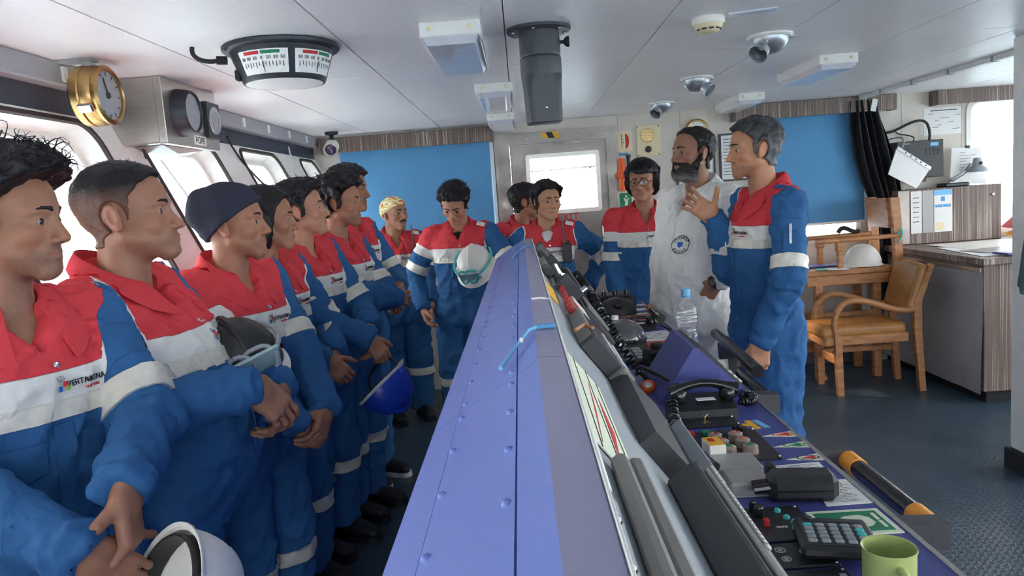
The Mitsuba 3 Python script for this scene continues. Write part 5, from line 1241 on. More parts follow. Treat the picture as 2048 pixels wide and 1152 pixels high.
part(k, 'plate', bx(X, X + .006, 3.205, 3.30, 1.87, 2.0, .002), 'm_steel_bright', False); part(k, 'plate_hole', face(lathe([(0, .0066), (.005, .0066), (.005, 0)], 10), 3.25, 1.93), 'm_device_black')
part(k, 'name_plate', bx(X, X + .002, 3.16, 3.29, 2.005, 2.045, .0005), 'm_silver_paint', False)
sp = part(k, 'loudspeaker', bx(X, X + .022, 3.325, 3.46, 1.855, 2.01, .003), 'm_dark_metal', False); part(sp, 'ring', face(lathe([(.040, .022), (.040, .026), (.060, .026), (.061, .022)], 32), 3.394, 1.932), 'm_silver_paint', 40); part(sp, 'grille', face(lathe([(0, .024), (.041, .024)], 32), 3.394, 1.932), 'm_grey_paint', 40)
part(k, 'label_plate', bx(X, X + .0015, 3.205, 3.325, 1.817, 1.857, .0003), 'm_dial_white', False); part(k, 'label_lettering', face(text('POPE', .026, .0006, True), 3.265, 1.837, X + .0015), 'm_device_black', False)
k = thing('hanging_bag', 'crumpled clear plastic hanging below the steel speaker box', 'plastic')
part(k, 'film', hull(np.array([(x, y, z) for x, y, z in ((-1.58, 3.05, 1.806), (-1.40, 3.02, 1.806), (-1.39, 3.4, 1.806), (-1.56, 3.4, 1.806), (-1.5, 3.1, 1.785), (-1.42, 3.2, 1.782), (-1.45, 3.36, 1.788), (-1.54, 3.28, 1.78))])), 'm_frosted', False); part(k, 'strap', tube([(-1.50, 3.06, 1.80), (-1.49, 3.06, 1.76)], .006, 6), 'm_device_black')
k = thing('brass_gauge', 'round brass ship gauge hanging on a bracket left of the steel box', 'gauge')
gc = A(-1.392, 2.60, 1.942); gR = basis([0, 1, 0], [0, 0, 1], [1, 0, 0])
def gm(m): v, f = m; return v @ gR.T + gc, f
part(k, 'case', gm(lathe([(0, -.065), (.090, -.065), (.100, -.055), (.102, -.030), (.098, -.026), (.100, -.022), (.100, .0), (.094, .012), (.098, .020), (.098, .028), (.086, .034), (.082, .030), (.082, .02)], 48)), 'm_brass', 40)
part(k, 'dial_face', gm(lathe([(0, .021), (.083, .021)], 40)), 'm_panel_grey', 40); part(k, 'hand', gm(mv(bx(-.004, .004, -.012, .06, .022, .024, .001), (0, 0, 0), RZ(20))), 'm_device_black', False); part(k, 'hub', gm(lathe([(0, .028), (.010, .027), (.012, .021)], 14)), 'm_dark_metal', 40)
for i in range(12): a = i * math.pi / 6; part(k, 'tick', gm(mv(bx(-.0015, .0015, .065, .078, .0212, .0222), (0, 0, 0), RZ(math.degrees(a)))), 'm_dark_ink', False)
part(k, 'clasp', gm(mv(box((0, -.102, -.012), (.03, .012, .05), .004), (0, 0, 0), RZ(-60))), 'm_chrome'); part(k, 'bracket', join(bx(-1.44, -1.41, 2.58, 2.62, 2.03, CE, .003), bx(-1.55, -1.40, 2.57, 2.63, CE - .008, CE, .002)), 'm_grey_paint', False)
k = thing('surveillance_camera', 'white bullet surveillance camera under the ceiling corner', 'security camera')
v0 = A(-1.33, 5.50, 1.945); d0 = unit(A(.10, -.96, -.32)); fr0 = frame_on(v0, d0)
part(k, 'body', mv(lathe([(0, -.10), (.030, -.10), (.042, -.08), (.048, .03), (.046, .045), (.040, .048)], 28), v0, fr0), 'm_white_plastic', 40); part(k, 'lens_face', mv(lathe([(0, .052), (.030, .051), (.041, .046)], 24), v0, fr0), 'm_lens_violet', 40)
part(k, 'hood', mv(lathe([(.050, -.06), (.052, .06), (.050, .06), (.048, -.06)], 28), v0, fr0), 'm_white_plastic', 40); part(k, 'mount', join(lathe([(0, -.02), (.045, -.02), (.05, 0), (0, 0)], 24, (-1.335, 5.56, CE)), tube([(-1.335, 5.56, CE - .02), (-1.33, 5.53, 1.97)], .016, 10)), 'm_dark_metal', 40)

# ------------------------------------------------------------------ on the far wall
Y = WY
k = thing('intercom', 'cream intercom plate with a round striped grille on the wall', 'intercom')
part(k, 'plate', bx(.937, 1.122, Y - .012, Y, 1.735, 1.975, .003), 'm_cream', False)
gr = part(k, 'grille', mv(lathe([(0, .004), (.050, .004), (.054, 0)], 32), (1.02, Y - .012, 1.895), RX(90)), 'm_brass', 40)
for i in range(-2, 3): w = math.sqrt(.05 ** 2 - (.02 * i) ** 2); part(gr, 'slat', bx(1.02 - w, 1.02 + w, Y - .019, Y - .015, 1.893 + .02 * i, 1.898 + .02 * i, .001), 'm_cream', False)
part(k, 'button', mv(lathe([(0, .010), (.012, .012), (.024, .008), (.025, 0)], 24), (1.026, Y - .012, 1.79), RX(90)), 'm_device_black', 40)
for x in (.948, 1.110):
    for z in (1.748, 1.962): part(k, 'screw', mv(lathe([(0, .002), (.004, .0015), (.005, 0)], 8), (x, Y - .012, z), RX(90)), 'm_dark_metal')
k = thing('fire_sticker', 'square cream sticker with a red half disc beside the steel door', 'sticker')
part(k, 'sheet', bx(.795, .905, Y - .002, Y, 1.785, 1.945, .0005), 'm_cream', False); part(k, 'red_half', prism([(.852 + .030 * math.cos(t), 1.865 + .058 * math.sin(t)) for t in np.linspace(-math.pi / 2, math.pi / 2, 14)], .001, 'y', Y - .003), 'm_red', False)
for q in ((.822, .826, 1.81, 1.92), (.826, .842, 1.852, 1.856), (.826, .842, 1.878, 1.882)): part(k, 'line', bx(q[0], q[1], Y - .003, Y - .002, q[2], q[3]), 'm_dark_ink', False)
k = thing('blue_label', 'small blue and white label above the orange signal lamp', 'label'); part(k, 'sheet', bx(.80, .868, Y - .002, Y, 1.735, 1.775, .0005), 'm_paper', False); part(k, 'blue_band', bx(.80, .868, Y - .003, Y - .002, 1.755, 1.775), 'm_blind', False)
k = thing('signal_lamp', 'orange emergency signal lamp clipped on the wall beside the door', 'lamp')
part(k, 'body', lathe([(0, -.125), (.026, -.125), (.028, -.12), (.028, -.03), (.040, -.02), (.042, .0), (.038, .012), (.028, .03), (.022, .11), (.018, .125), (.0, .126)], 28, (.806, Y - .055, 1.61)), 'm_orange', 40)
for i in range(14): a = i * 2 * math.pi / 14; part(k, 'rib', mv(box((0, 0, 0), (.008, .008, .032), .002), (.806 + .042 * math.cos(a), Y - .055 + .042 * math.sin(a), 1.605), RZ(math.degrees(a))), 'm_orange')
part(k, 'wall_clip', box((.806, Y - .012, 1.61), (.04, .024, .08), .004), 'm_black_matt')
one('baton', lathe([(0, -.085), (.013, -.085), (.013, .06), (.018, .062), (.018, .085), (0, .086)], 18, (.865, Y - .03, 1.675)), 'm_device_black', 'black flashlight standing beside the orange signal lamp', 'flashlight', None, 40)
k = thing('exit_sign', 'green safety sign with a white figure below the signal lamp', 'sign')
part(k, 'board', bx(.775, .885, Y - .003, Y, 1.32, 1.475, .0005), 'm_glow_white', False); part(k, 'field', bx(.783, .877, Y - .004, Y - .003, 1.328, 1.467), 'm_green', False)
part(k, 'figure', join(prism([(.818, 1.335), (.830, 1.335), (.836, 1.365), (.842, 1.335), (.852, 1.335), (.846, 1.40), (.858, 1.425), (.852, 1.43), (.838, 1.415), (.822, 1.43), (.814, 1.425), (.826, 1.40)], .001, 'y', Y - .005), prism([(.835 + .009 * math.cos(t), 1.440 + .009 * math.sin(t)) for t in np.linspace(0, 6.28, 13)[:-1]], .001, 'y', Y - .005)), 'm_glow_white', False)
one('white_label', bx(.885, .925, Y - .002, Y, 1.62, 1.635, .0005), 'm_white_plastic', 'tiny white label right of the black flashlight', 'label', None, False)
k = thing('wall_clock', 'round brass clock with a white dial high on the far wall', 'clock'); kc = (1.402, Y, 1.905)
def wm(m): v, f = m; return v @ RX(90).T + kc, f
part(k, 'case', wm(lathe([(0, 0), (.088, 0), (.090, .02), (.085, .045), (.078, .052), (.070, .050), (.066, .04), (.0, .04)], 44)), 'm_brass', 40); part(k, 'dial_face', wm(lathe([(0, .0415), (.066, .0415)], 36)), 'm_dial_white', 40)
for a, l in ((60, .045), (-40, .032)): part(k, 'hand', wm(mv(bx(-.0025, .0025, -.008, l, .042, .044), (0, 0, 0), RZ(a))), 'm_dark_ink', False)
for i in range(12): part(k, 'hour_mark', wm(mv(bx(-.0015, .0015, .050, .060, .042, .0428), (0, 0, 0), RZ(30 * i))), 'm_dark_ink', False)
def board(label, x0, x1, z0, z1, rows, seed, cat='frame'):
    k = thing('notice_board', label, cat); part(k, 'frame', on_far(sbox(x0, z0, x1, z1).difference(sbox(x0 + .014, z0 + .014, x1 - .014, z1 - .014)), Y - .018, Y), 'm_device_black', False); part(k, 'sheet', bx(x0 + .012, x1 - .012, Y - .010, Y - .002, z0 + .012, z1 - .012), 'm_paper', False)
    rng = np.random.default_rng(seed)
    for i in range(rows):
        z = z1 - .04 - (z1 - z0 - .07) * i / rows
        part(k, 'print_line', bx(x0 + .03, x0 + .03 + (x1 - x0 - .06) * rng.uniform(.5, 1), Y - .0108, Y - .010, z - .006, z), 'm_print', False)
board('black framed notice sheet between the bearded man and the speaker', 1.572, 1.82, 1.50, 1.865, 12, 1); board('tall black framed notice behind the bearded man', 1.235, 1.538, 1.30, 1.84, 16, 2)
one('wall_socket', box((.715, Y - .032, 1.0), (.03, .02, .05), .004), 'm_white_plastic', 'white socket box on the steel door frame', 'socket') if False else None
k = thing('wall_notice', 'large white printed notice on the wall right of the curtain', 'notice'); part(k, 'sheet', bx(3.15, 3.438, Y - .002, Y, 1.738, 1.945, .0005), 'm_paper', False); part(k, 'headline', bx(3.20, 3.40, Y - .003, Y - .002, 1.918, 1.926), 'm_print', False)
for i, (u, w) in enumerate(((.02, .04), (.23, .035), (.11, .07), (.07, .03), (.17, .04), (.09, .03), (.05, .05), (.20, .06))): part(k, 'print_line', bx(3.165 + u, 3.165 + u + w, Y - .003, Y - .002, 1.895 - .017 * i, 1.899 - .017 * i), 'm_print', False)
# ------------------------------------------------------------------ black set on the wall, papers, lamp, counter
k = thing('radio_set', 'black wall mounted radio set with a blue label', 'radio'); part(k, 'case', bx(2.885, 3.235, 5.80, Y, 1.42, 1.70, .004), 'm_device_black', False); part(k, 'screen', bx(2.97, 3.08, 5.797, 5.80, 1.61, 1.65), 'm_box_dark', False); part(k, 'blue_label', bx(3.135, 3.195, 5.798, 5.80, 1.655, 1.68), 'm_sky_blue', False); part(k, 'name_bar', bx(2.945, 2.985, 5.799, 5.80, 1.677, 1.684), 'm_panel_grey', False)
for i in range(3):
    for j in range(4): part(k, 'key', bx(3.10 + .03 * j, 3.122 + .03 * j, 5.796, 5.80, 1.59 + .018 * i, 1.602 + .018 * i, .001), 'm_box_dark', False)
part(k, 'mounting_foot', bx(3.0, 3.12, 5.83, Y, 1.39, 1.42, .003), 'm_device_black', False)
one('cable', tube(spline([(2.76, Y - .04, 1.80), (2.90, Y - .04, 1.79), (3.02, 5.86, 1.84), (3.13, 5.86, 1.84), (3.16, 5.86, 1.78), (3.16, 5.86, 1.70)], 30), .010, 8), 'm_black', 'thick black cable looping to the top of the wall radio', 'cable')
one('cable', tube(spline([(2.92, Y - .035, 1.79), (3.0, Y - .04, 1.75), (3.05, 5.87, 1.72), (3.03, 5.87, 1.69), (2.94, 5.87, 1.70)], 20), .005, 6), 'm_black', 'thin black cable looped left of the wall radio', 'cable')
k = thing('clipboard', 'tilted white sheet block hanging on a metal clip before the radio set', 'clipboard'); q0, q1, q2, q3 = A(2.815, 5.66, 1.655), A(3.06, 5.66, 1.485), A(2.94, 5.63, 1.345), A(2.735, 5.63, 1.465)
hv_ = np.array([q0, q1, q2, q3]); part(k, 'sheets', hull(np.vstack([hv_, hv_ + [0, .012, 0]])), 'm_paper', False); dd = unit(q1 - q0); up_ = unit(q0 - q3)
part(k, 'clip_bar', hull(np.array([a + s * up_ * .012 + [0, o, 0] for a in (q0, q1) for s in (-1, 1) for o in (-.006, .018)])), 'm_chrome', False)
for t in (.25, .4, .55, .7, .85): part(k, 'rivet', mv(lathe([(0, .004), (.005, .003), (.006, 0)], 8), q0 + (q1 - q0) * t + [0, -.006, 0], RX(90)), 'm_dark_metal')
part(k, 'hook', tube(spline([q0 + (q1 - q0) * .12 + up_ * .01, q0 + up_ * .06 + [.03, 0, 0], A(2.85, 5.80, 1.73), A(2.87, Y, 1.73)], 14), .006, 6), 'm_panel_grey')
k = thing('hanging_papers', 'white printed sheets hanging from a clip beside the bright window', 'papers')
for i in range(3): part(k, 'sheet', hull(np.array([(3.338 - .01 * i, 5.86 - .01 * i, 1.627), (3.535, 5.86 - .01 * i, 1.62), (3.54 + .006 * i, 5.83 - .02 * i, 1.345), (3.30 - .012 * i, 5.83 - .02 * i, 1.35), (3.338, 5.861 - .01 * i, 1.627), (3.30, 5.832 - .02 * i, 1.35)])), 'm_paper', False)
for i in range(9): part(k, 'print_line', bx(3.36, 3.40 + .12 * ((i * 37) % 10) / 10, 5.806, 5.808, 1.585 - .022 * i, 1.588 - .022 * i), 'm_print', False)
part(k, 'clip', box((3.44, 5.845, 1.628), (.03, .02, .022), .003), 'm_device_black')
k = thing('bookcase', 'striped laminate cabinet standing on the counter below the window', 'cabinet'); part(k, 'case', bx(2.845, 3.622, 5.72, Y, .925, 1.335, .003), 'm_laminate', False)
part(k, 'door_line', bx(3.262, 3.265, 5.7185, 5.72, .93, 1.33), 'm_black_matt', False); part(k, 'knob', mv(lathe([(0, .014), (.010, .012), (.012, 0)], 14), (3.555, 5.72, 1.26), RX(90)), 'm_chrome', 40)
part(k, 'reflector', bx(2.848, 2.93, 5.716, 5.72, .93, 1.33), 'm_steel', False)
for i, (x0, x1, lb) in enumerate(((2.942, 3.024, 'white sheet with black bars on the cabinet, left of three'), (3.028, 3.112, 'clear sleeve with pale sheet on the cabinet, middle of three'), (3.116, 3.25, 'white and blue sheet on the cabinet, right of three'))):
    k = thing('posted_sheet', lb, 'sheet'); part(k, 'sheet', bx(x0, x1, 5.716, 5.7195, 1.005, 1.322, .0003), ('m_paper', 'm_frosted', 'm_paper')[i], False)
    if i == 0:
        for j in range(6): part(k, 'bar', bx(x0 + .015, x0 + .06, 5.715, 5.716, 1.27 - .036 * j, 1.275 - .036 * j), 'm_device_black', False)
    if i == 2:
        part(k, 'blue_head', bx(x0, x1, 5.715, 5.716, 1.28, 1.322), 'm_sky_blue', False); part(k, 'blue_icon', bx(x0 + .05, x0 + .08, 5.715, 5.716, 1.235, 1.27), 'm_blind', False)
        for j in range(6): part(k, 'blue_box', bx(x0 + .008 + .02 * j, x0 + .024 + .02 * j, 5.715, 5.716, 1.19, 1.212), 'm_blind', False)
        part(k, 'cream_field', bx(x0 + .01, x0 + .07, 5.715, 5.716, 1.02, 1.08), 'm_cream', False)
k = thing('desk_lamp', 'grey metal desk lamp with a bell shade on the laminate cabinet', 'desk lamp')
part(k, 'shade', mv(lathe([(.020, .085), (.026, .082), (.030, .05), (.036, .03), (.066, .005), (.072, -.02), (.070, -.02), (.060, .002), (.030, .028), (0, .05)], 32), (3.44, 5.72, 1.455)), 'm_panel_grey', 40)
part(k, 'switch', box((3.44, 5.672, 1.50), (.016, .018, .022), .003), 'm_device_black'); part(k, 'arm', join(tube([(3.40, 5.74, 1.50), (3.345, 5.76, 1.43), (3.27, 5.80, 1.38)], .009, 8), tube([(3.41, 5.73, 1.48), (3.36, 5.75, 1.42), (3.29, 5.79, 1.375)], .006, 8)), 'm_chrome', 40); part(k, 'base', bx(3.22, 3.40, 5.745, 5.88, 1.336, 1.365, .008), 'm_dark_metal')
mat('sheet_metal', lambda p, n, uv: mi.Color3f(S(186, 188, 192)) * (fb(p.x * 5, p.y * 5, p.z * 3, 4) * .35 + .72), .5, .25)
k = thing('counter', 'striped laminate counter with a stained metal sheet on its front', 'counter')
part(k, 'top', bx(2.775, 4.2, 4.555, Y - .003, .88, .922, .005), 'm_laminate', False); part(k, 'body', bx(2.81, 4.2, 4.60, Y - .003, .08, .88, .003), 'm_laminate', False); part(k, 'plinth', bx(2.85, 4.2, 4.64, Y - .003, .0, .08), 'm_black_matt', False)
yy = np.linspace(4.61, 5.86, 24); zz = np.linspace(.06, .86, 10); V = np.array([(2.803 - .010 * math.exp(-((y - 4.61) / .12) ** 2) * math.sin(z * 5 + 1) - .003 * math.sin(y * 9 + z * 5), y, z) for y in yy for z in zz]); i, j = np.meshgrid(np.arange(23), np.arange(9), indexing='ij'); q = np.stack([i * 10 + j, i * 10 + j + 1, (i + 1) * 10 + j + 1, (i + 1) * 10 + j], -1).reshape(-1, 4)
part(k, 'metal_sheet', join((V, q), (V + [.002, 0, 0], q[:, ::-1])), 'm_sheet_metal', True)
part(k, 'sheet_batten', bx(2.795, 2.806, 4.62, 5.86, .83, .86, .002), 'm_steel_bright', False)
k = thing('sea_chart', 'large pale charts and papers spread over the end of the counter', 'chart')
for i, (x0, x1, y0, y1, z, a, m_) in enumerate(((2.80, 3.5, 4.62, 5.3, .924, -8, 'm_paper'), (2.92, 3.7, 4.9, 5.6, .926, 5, 'm_white_plastic'), (2.86, 3.45, 4.70, 5.10, .929, 14, 'm_frosted'))):
    part(k, 'sheet', mv(bx(-(x1 - x0) / 2, (x1 - x0) / 2, -(y1 - y0) / 2, (y1 - y0) / 2, 0, .002), ((x0 + x1) / 2 + .08, (y0 + y1) / 2, z), RZ(a)), m_, False)
part(k, 'folder', mv(box((0, 0, .006), (.34, .12, .012), .002), (3.10, 4.68, .932), RZ(12)), 'm_desk_blue', False)
k = thing('red_folder', 'dark red and yellow bundle lying on the counter at the right window', 'bundle'); part(k, 'red_cloth', hull(np.array([(3.66, 5.6, 1.00), (3.95, 5.6, .96), (3.7, 5.7, 1.09), (3.95, 5.7, 1.05), (3.66, 5.8, 1.0), (3.95, 5.8, 1.0)])), 'm_red', 40); part(k, 'yellow_cloth', hull(np.array([(3.63, 5.55, .925), (3.9, 5.5, .925), (3.65, 5.75, .96), (3.85, 5.75, 1.0), (3.9, 5.8, .925)])), 'm_yellow', 40)
# ------------------------------------------------------------------ curtain
k = thing('curtain', 'black gathered curtain hanging from the end of the ceiling track', 'curtain')
ns, nz = 90, 40; V = []
for b in range(nz):
    t = b / (nz - 1); z = 2.03 - 1.53 * t; cx = 2.632 + .175 * min(1, t * 1.9) ** 1.2 ; wdt = .10 + .045 * math.sin(min(1, t * 1.6) * math.pi) ; wdt += .03 * max(0, t - .5)
    for a in range(ns):
        u = a / (ns - 1) * 2 - 1; amp = .022 + .012 * math.sin(t * 3 + 1)
        V.append((cx + wdt * u + .006 * math.sin(9 * u + 6 * t), 5.80 + amp * math.sin(u * 15 + 1.8 * math.sin(t * 4) + .6 * math.sin(u * 5)), z))
V = np.array(V); V = V + .004 * (meshkit.noise(V * [60, 60, 25], 3)[:, None] - .5); i, j = np.meshgrid(np.arange(nz - 1), np.arange(ns - 1), indexing='ij'); q = np.stack([i * ns + j, i * ns + j + 1, (i + 1) * ns + j + 1, (i + 1) * ns + j], -1).reshape(-1, 4)
mat('curtain', lambda p, n, uv: mi.Color3f(S(30, 30, 34)) * (fb(p.x * 60, p.y * 60, p.z * 20, 3) * .9 + .6), .6, spec=.4)
part(k, 'cloth', join((V, q), (V + [0, .003, 0], q[:, ::-1])), 'm_curtain', True); part(k, 'white_tab', mv(box((0, 0, 0), (.04, .004, .09), .001), (2.70, 5.765, 1.985), RY(12)), 'm_paper', False)
# ------------------------------------------------------------------ helmets, chairs
mat('goggle', S(156, 184, 182), .12, spec=.8)
def helmet(label, pos, R, m='m_white_plastic', group=None, goggles=False, s=1.0, brim=None):
    k = thing('hard_hat', label, 'helmet', group)
    def mp(mesh): v, f = mesh; return (v * s) @ np.asarray(R).T + pos, f
    th = np.linspace(0, 2 * np.pi, 41)[:-1]
    def shell_(o):
        r = []
        for t in np.linspace(0, np.pi / 2 - .06, 12):
            r.append(np.stack([(.108 + o) * math.cos(t) ** .85 * np.cos(th), (.130 + o) * math.cos(t) ** .85 * np.sin(th), th * 0 + (.132 + o) * math.sin(t) + .006 * math.sin(t) * np.exp(-(np.cos(th) / .25) ** 2)], 1))
        return np.vstack(r + [A([0, 0, .1385 + o])]), r
    v1, _ = shell_(0); v2, _ = shell_(-.004); n = 40
    i, j = np.meshgrid(np.arange(11), np.arange(n), indexing='ij'); q = np.stack([i * n + j, i * n + (j + 1) % n, (i + 1) * n + (j + 1) % n, (i + 1) * n + j], -1).reshape(-1, 4)
    jj = np.arange(n); c_ = np.stack([11 * n + jj, 11 * n + (jj + 1) % n, jj * 0 + 12 * n, jj * 0 + 12 * n], 1); q = np.vstack([q, c_])
    N1 = len(v1); rim = np.stack([jj, (jj + 1) % n, (jj + 1) % n + N1, jj + N1], 1)[:, ::-1]
    part(k, 'shell', mp((np.vstack([v1, v2]), np.vstack([q, q[:, ::-1] + N1, rim]))), m, 50)
    br = []
    for rr, z in ((1.0, .004), (1.0, -.004), (1.07, -.008), (1.07, -.003)):
        ext = np.where(np.sin(th) > 0, 1 + (rr - 1) * (1 + 2.2 * np.sin(th) ** 2), rr); br.append(np.stack([.108 * ext * np.cos(th), .130 * ext * np.sin(th), th * 0 + z - .010 * np.maximum(np.sin(th), 0) * (rr > 1)], 1))
    V = np.vstack(br); i, j = np.meshgrid(np.arange(4), np.arange(n), indexing='ij'); part(k, 'brim', mp((V, np.stack([i * n + j, i * n + (j + 1) % n, ((i + 1) % 4) * n + (j + 1) % n, ((i + 1) % 4) * n + j], -1).reshape(-1, 4)[:, ::-1])), brim or m, 50)
    part(k, 'ridge', mp(tube([(0, .115 * math.cos(t), .128 * math.sin(t) + .012) for t in np.linspace(.5, 2.6, 14)], .011, 8)), m, 50)
    part(k, 'headband', mp((lambda v, f: (v * [.098, .118, 1], f))(*lathe([(1, -.012), (1.0, .03), (.97, .03), (.97, -.012), (1, -.012)], 30))), 'm_device_black', 40)
    part(k, 'chin_strap', mp(tube(spline([(.10, .03, .0), (.085, .05, -.05), (.0, .06, -.075), (-.085, .05, -.05), (-.10, .03, .0)], 20), .005, 6)), 'm_device_black', 40)
    for a in (-1, 1): part(k, 'lug', mp(box((a * .109, .02, .018), (.008, .03, .022), .003)), m, 30)
    if goggles:
        gm_ = goggles; g = part(k, 'goggles', mp(join(*[tube(spline([(.03 + sx, .128, .095), (.055 + sx * .6, .126, .05), (.03 + sx * .7, .146, .015), (-.0 + sx, .150, .04), (.0 + sx, .140, .085), (.03 + sx, .128, .095)], 20), .006, 8) for sx in (-.045, .015)], tube(spline([(-.05, .13, .06), (-.11, .02, .06), (-.09, -.09, .06)], 14), .007, 6), tube(spline([(.07, .122, .06), (.112, .02, .06), (.09, -.09, .06)], 14), .007, 6))), gm_, 40)
        part(g, 'lens', mp(mv(box((0, 0, 0), (.125, .010, .075), .004), (0, .137, .055), RX(-20))), 'm_goggle')
    return k
helmet('white hard hat resting on the seat of the tall wooden chair', A(2.475, 5.50, .828), RZ(60))
def wbox(*a): return bx(*a[:6], a[6] if len(a) > 6 else .006)
k = thing('pilot_chair', 'tall wooden pilot chair with arm rails and a bent back board', 'chair')
x0, x1, y0, y1 = 2.00, 2.64, 5.375, 5.79
part(k, 'seat', wbox(x0, x1 + .02, y0, y1, .775, .815), 'm_wood'); part(k, 'apron', wbox(x0 + .02, x1, y0 + .005, y0 + .03, .70, .775), 'm_wood'); part(k, 'apron', wbox(x0 + .005, x0 + .03, y0 + .02, y1, .70, .775), 'm_wood')
for (a, b) in ((x0 + .11, y0 + .03), (x0 + .03, y1 - .04), (x1 - .10, y0 + .06), (x1 - .10, y1 - .04)): part(k, 'leg', wbox(a - .03, a + .03, b - .025, b + .025, 0, .775), 'm_wood')
part(k, 'stretcher', wbox(x0 + .06, x1 - .1, y0 + .03, y0 + .055, .42, .50), 'm_wood'); part(k, 'stretcher', wbox(x0 + .06, x1 - .1, y1 - .06, y1 - .035, .25, .33), 'm_wood')
for yv in (y0 + .012, y1 - .04):
    arm_ = part(k, 'arm_rail', tube([(x0 + .10, yv, 1.02), (x1 + .07, yv, 1.03)], .017, 10), 'm_wood', 40); 
    part(arm_, 'post', join(wbox(x0 + .245, x0 + .285, yv - .018, yv + .018, .815, .95), wbox(x0 + .235, x0 + .295, yv - .022, yv + .022, .945, 1.012)), 'm_wood')
bk = [(x1 + .0, .815), (x1 - .005, .95), (x1 - .012, 1.10), (x1 - .035, 1.30), (x1 + .03, 1.30), (x1 + .045, 1.10), (x1 + .05, .95), (x1 + .055, .815)]
for yv in (y0 + .005, y1 - .06): part(k, 'back_post', prism([(a + .02, z) for a, z in bk], .05, 'y', yv), 'm_wood', 30)
bb = []
for t in np.linspace(0, 1, 12): bb.append((x1 - .17 * 0 + .0 - .03 * t + .012 * math.sin(t * 3.1), 1.085 + .215 * t))
pl = bb + [(a + .018, z) for a, z in bb[::-1]]; part(k, 'back_board', prism([(a - .012, z) for a, z in pl], y1 - y0 - .10, 'y', y0 + .05), 'm_wood', 30)
part(k, 'foot_bracket', tube(spline([(x0 + .06, y0 + .16, .46), (x0 + .17, y0 + .12, .40), (x0 + .15, y0 + .10, .27), (x0 + .12, y0 + .08, .15), (x0 + .16, y0 + .06, .0)], 26), .024, 8), 'm_wood', 40); part(k, 'foot_board', wbox(x0 + .0, x0 + .22, y0 + .06, y1 - .04, .43, .455), 'm_wood'); part(k, 'foot_board', wbox(x0 + .05, x0 + .30, y0 + .08, y1 - .06, .20, .225), 'm_wood')
for i, (lb, m_, yv, z, a) in enumerate((('thin dark blue folder lying on the seat of the tall chair', 'm_desk_blue', 5.60, .822, 4), ('teal paper lying at the front of the tall chair seat', 'm_teal', 5.42, .815, -6), ('white paper slip lying beside the teal paper on the chair', 'm_paper', 5.38, .817, -10))): one('seat_paper', mv(box((0, 0, .004), (.30 - .08 * i, .12, .009 if i == 0 else .003), .001), (2.20 + .02 * i, yv, z), RZ(a)), m_, lb, 'folder' if i == 0 else 'paper', None, False)
one('rope', tube(spline([(x1 + .04, y0 - .012, 1.08), (x1 + .055, y0 - .012, 1.03), (x1 + .03, y0 - .014, .98), (x1 + .06, y0 - .012, 1.05), (x1 + .02, y0 - .012, 1.04)], 20), .005, 6), 'm_teal', 'pale green cord knotted on the arm rail of the tall chair', 'cord')
one('binocular_strap', tube(spline([(2.40, 5.735, 1.05), (2.44, 5.73, 1.085), (2.50, 5.73, 1.06), (2.56, 5.735, 1.055)], 14), .016, 8), 'm_device_black', 'small black pouch lying on the back arm rail of the tall chair', 'pouch')
k = thing('armchair', 'wooden armchair with tan leather seat and back cushions', 'chair')
ax0, ax1, ay0, ay1 = 2.06, 2.60, 4.98, 5.345
def cushion(x0, x1, y0, y1, z0, z1, r): 
    v, f = trimesh.creation.box(extents=(1, 1, 1)).vertices, None
    m = m3.Manifold.cube((x1 - x0 - 2 * r, y1 - y0 - 2 * r, max(z1 - z0 - 2 * r, .001)), True); s_ = m3.Manifold.sphere(r, 20)
    h_ = m3.Manifold.batch_hull([s_.translate((a * (x1 - x0 - 2 * r) / 2, b * (y1 - y0 - 2 * r) / 2, c * max(z1 - z0 - 2 * r, .001) / 2)) for a in (-1, 1) for b in (-1, 1) for c in (-1, 1)]).refine_to_length(.03)
    q = h_.to_mesh(); v = np.array(q.vert_properties[:, :3], float); v[:, 2] += .012 * np.cos(v[:, 0] / (x1 - x0) * 3.1) * np.cos(v[:, 1] / (y1 - y0) * 3.1) * (v[:, 2] > 0)
    return v + [(x0 + x1) / 2, (y0 + y1) / 2, (z0 + z1) / 2], np.array(q.tri_verts)
part(k, 'seat_cushion', cushion(ax0 - .10, ax1 - .06, ay0 + .01, ay1 - .01, .395, .48, .034), 'm_leather', 60)
bc = cushion(-.035, .035, ay0 + .0, ay1, .0, .33, .033); part(k, 'back_cushion', mv(bc, (ax1 - .035, 0, .54), RY(16)), 'm_leather', 60)
part(k, 'seat_rail', wbox(ax0 - .07, ax1 - .05, ay0 + .012, ay0 + .04, .345, .41), 'm_wood'); part(k, 'seat_rail', wbox(ax0 - .07, ax1 - .05, ay1 - .04, ay1 - .012, .345, .41), 'm_wood'); part(k, 'seat_rail', wbox(ax0 - .08, ax0 - .05, ay0 + .02, ay1 - .02, .345, .41), 'm_wood')
def slab(pts, w, yv): return prism(pts, w, 'y', yv)
for yv in (ay0 - .005, ay1 - .035):
    part(k, 'arm', tube(spline([(ax0 + .015, yv + .02, .40), (ax0 + .005, yv + .02, .56), (ax0 + .06, yv + .02, .632), (ax0 + .16, yv + .02, .645), (ax1 + .02, yv + .02, .622)], 26), [.021] * 26, 10), 'm_wood', 40)
    part(k, 'front_leg', slab([(ax0 + .035, .42), (ax0 - .012, .42), (ax0 + .005, .0), (ax0 + .045, .0)], .04, yv), 'm_wood', 30); part(k, 'rear_leg', slab([(ax1 - .02, .42), (ax1 - .02, .62), (ax1 + .085, .86), (ax1 + .115, .86), (ax1 + .03, .62), (ax1 + .03, .42), (ax1 + .055, .0), (ax1 + .015, .0)], .04, yv), 'm_wood', 30)
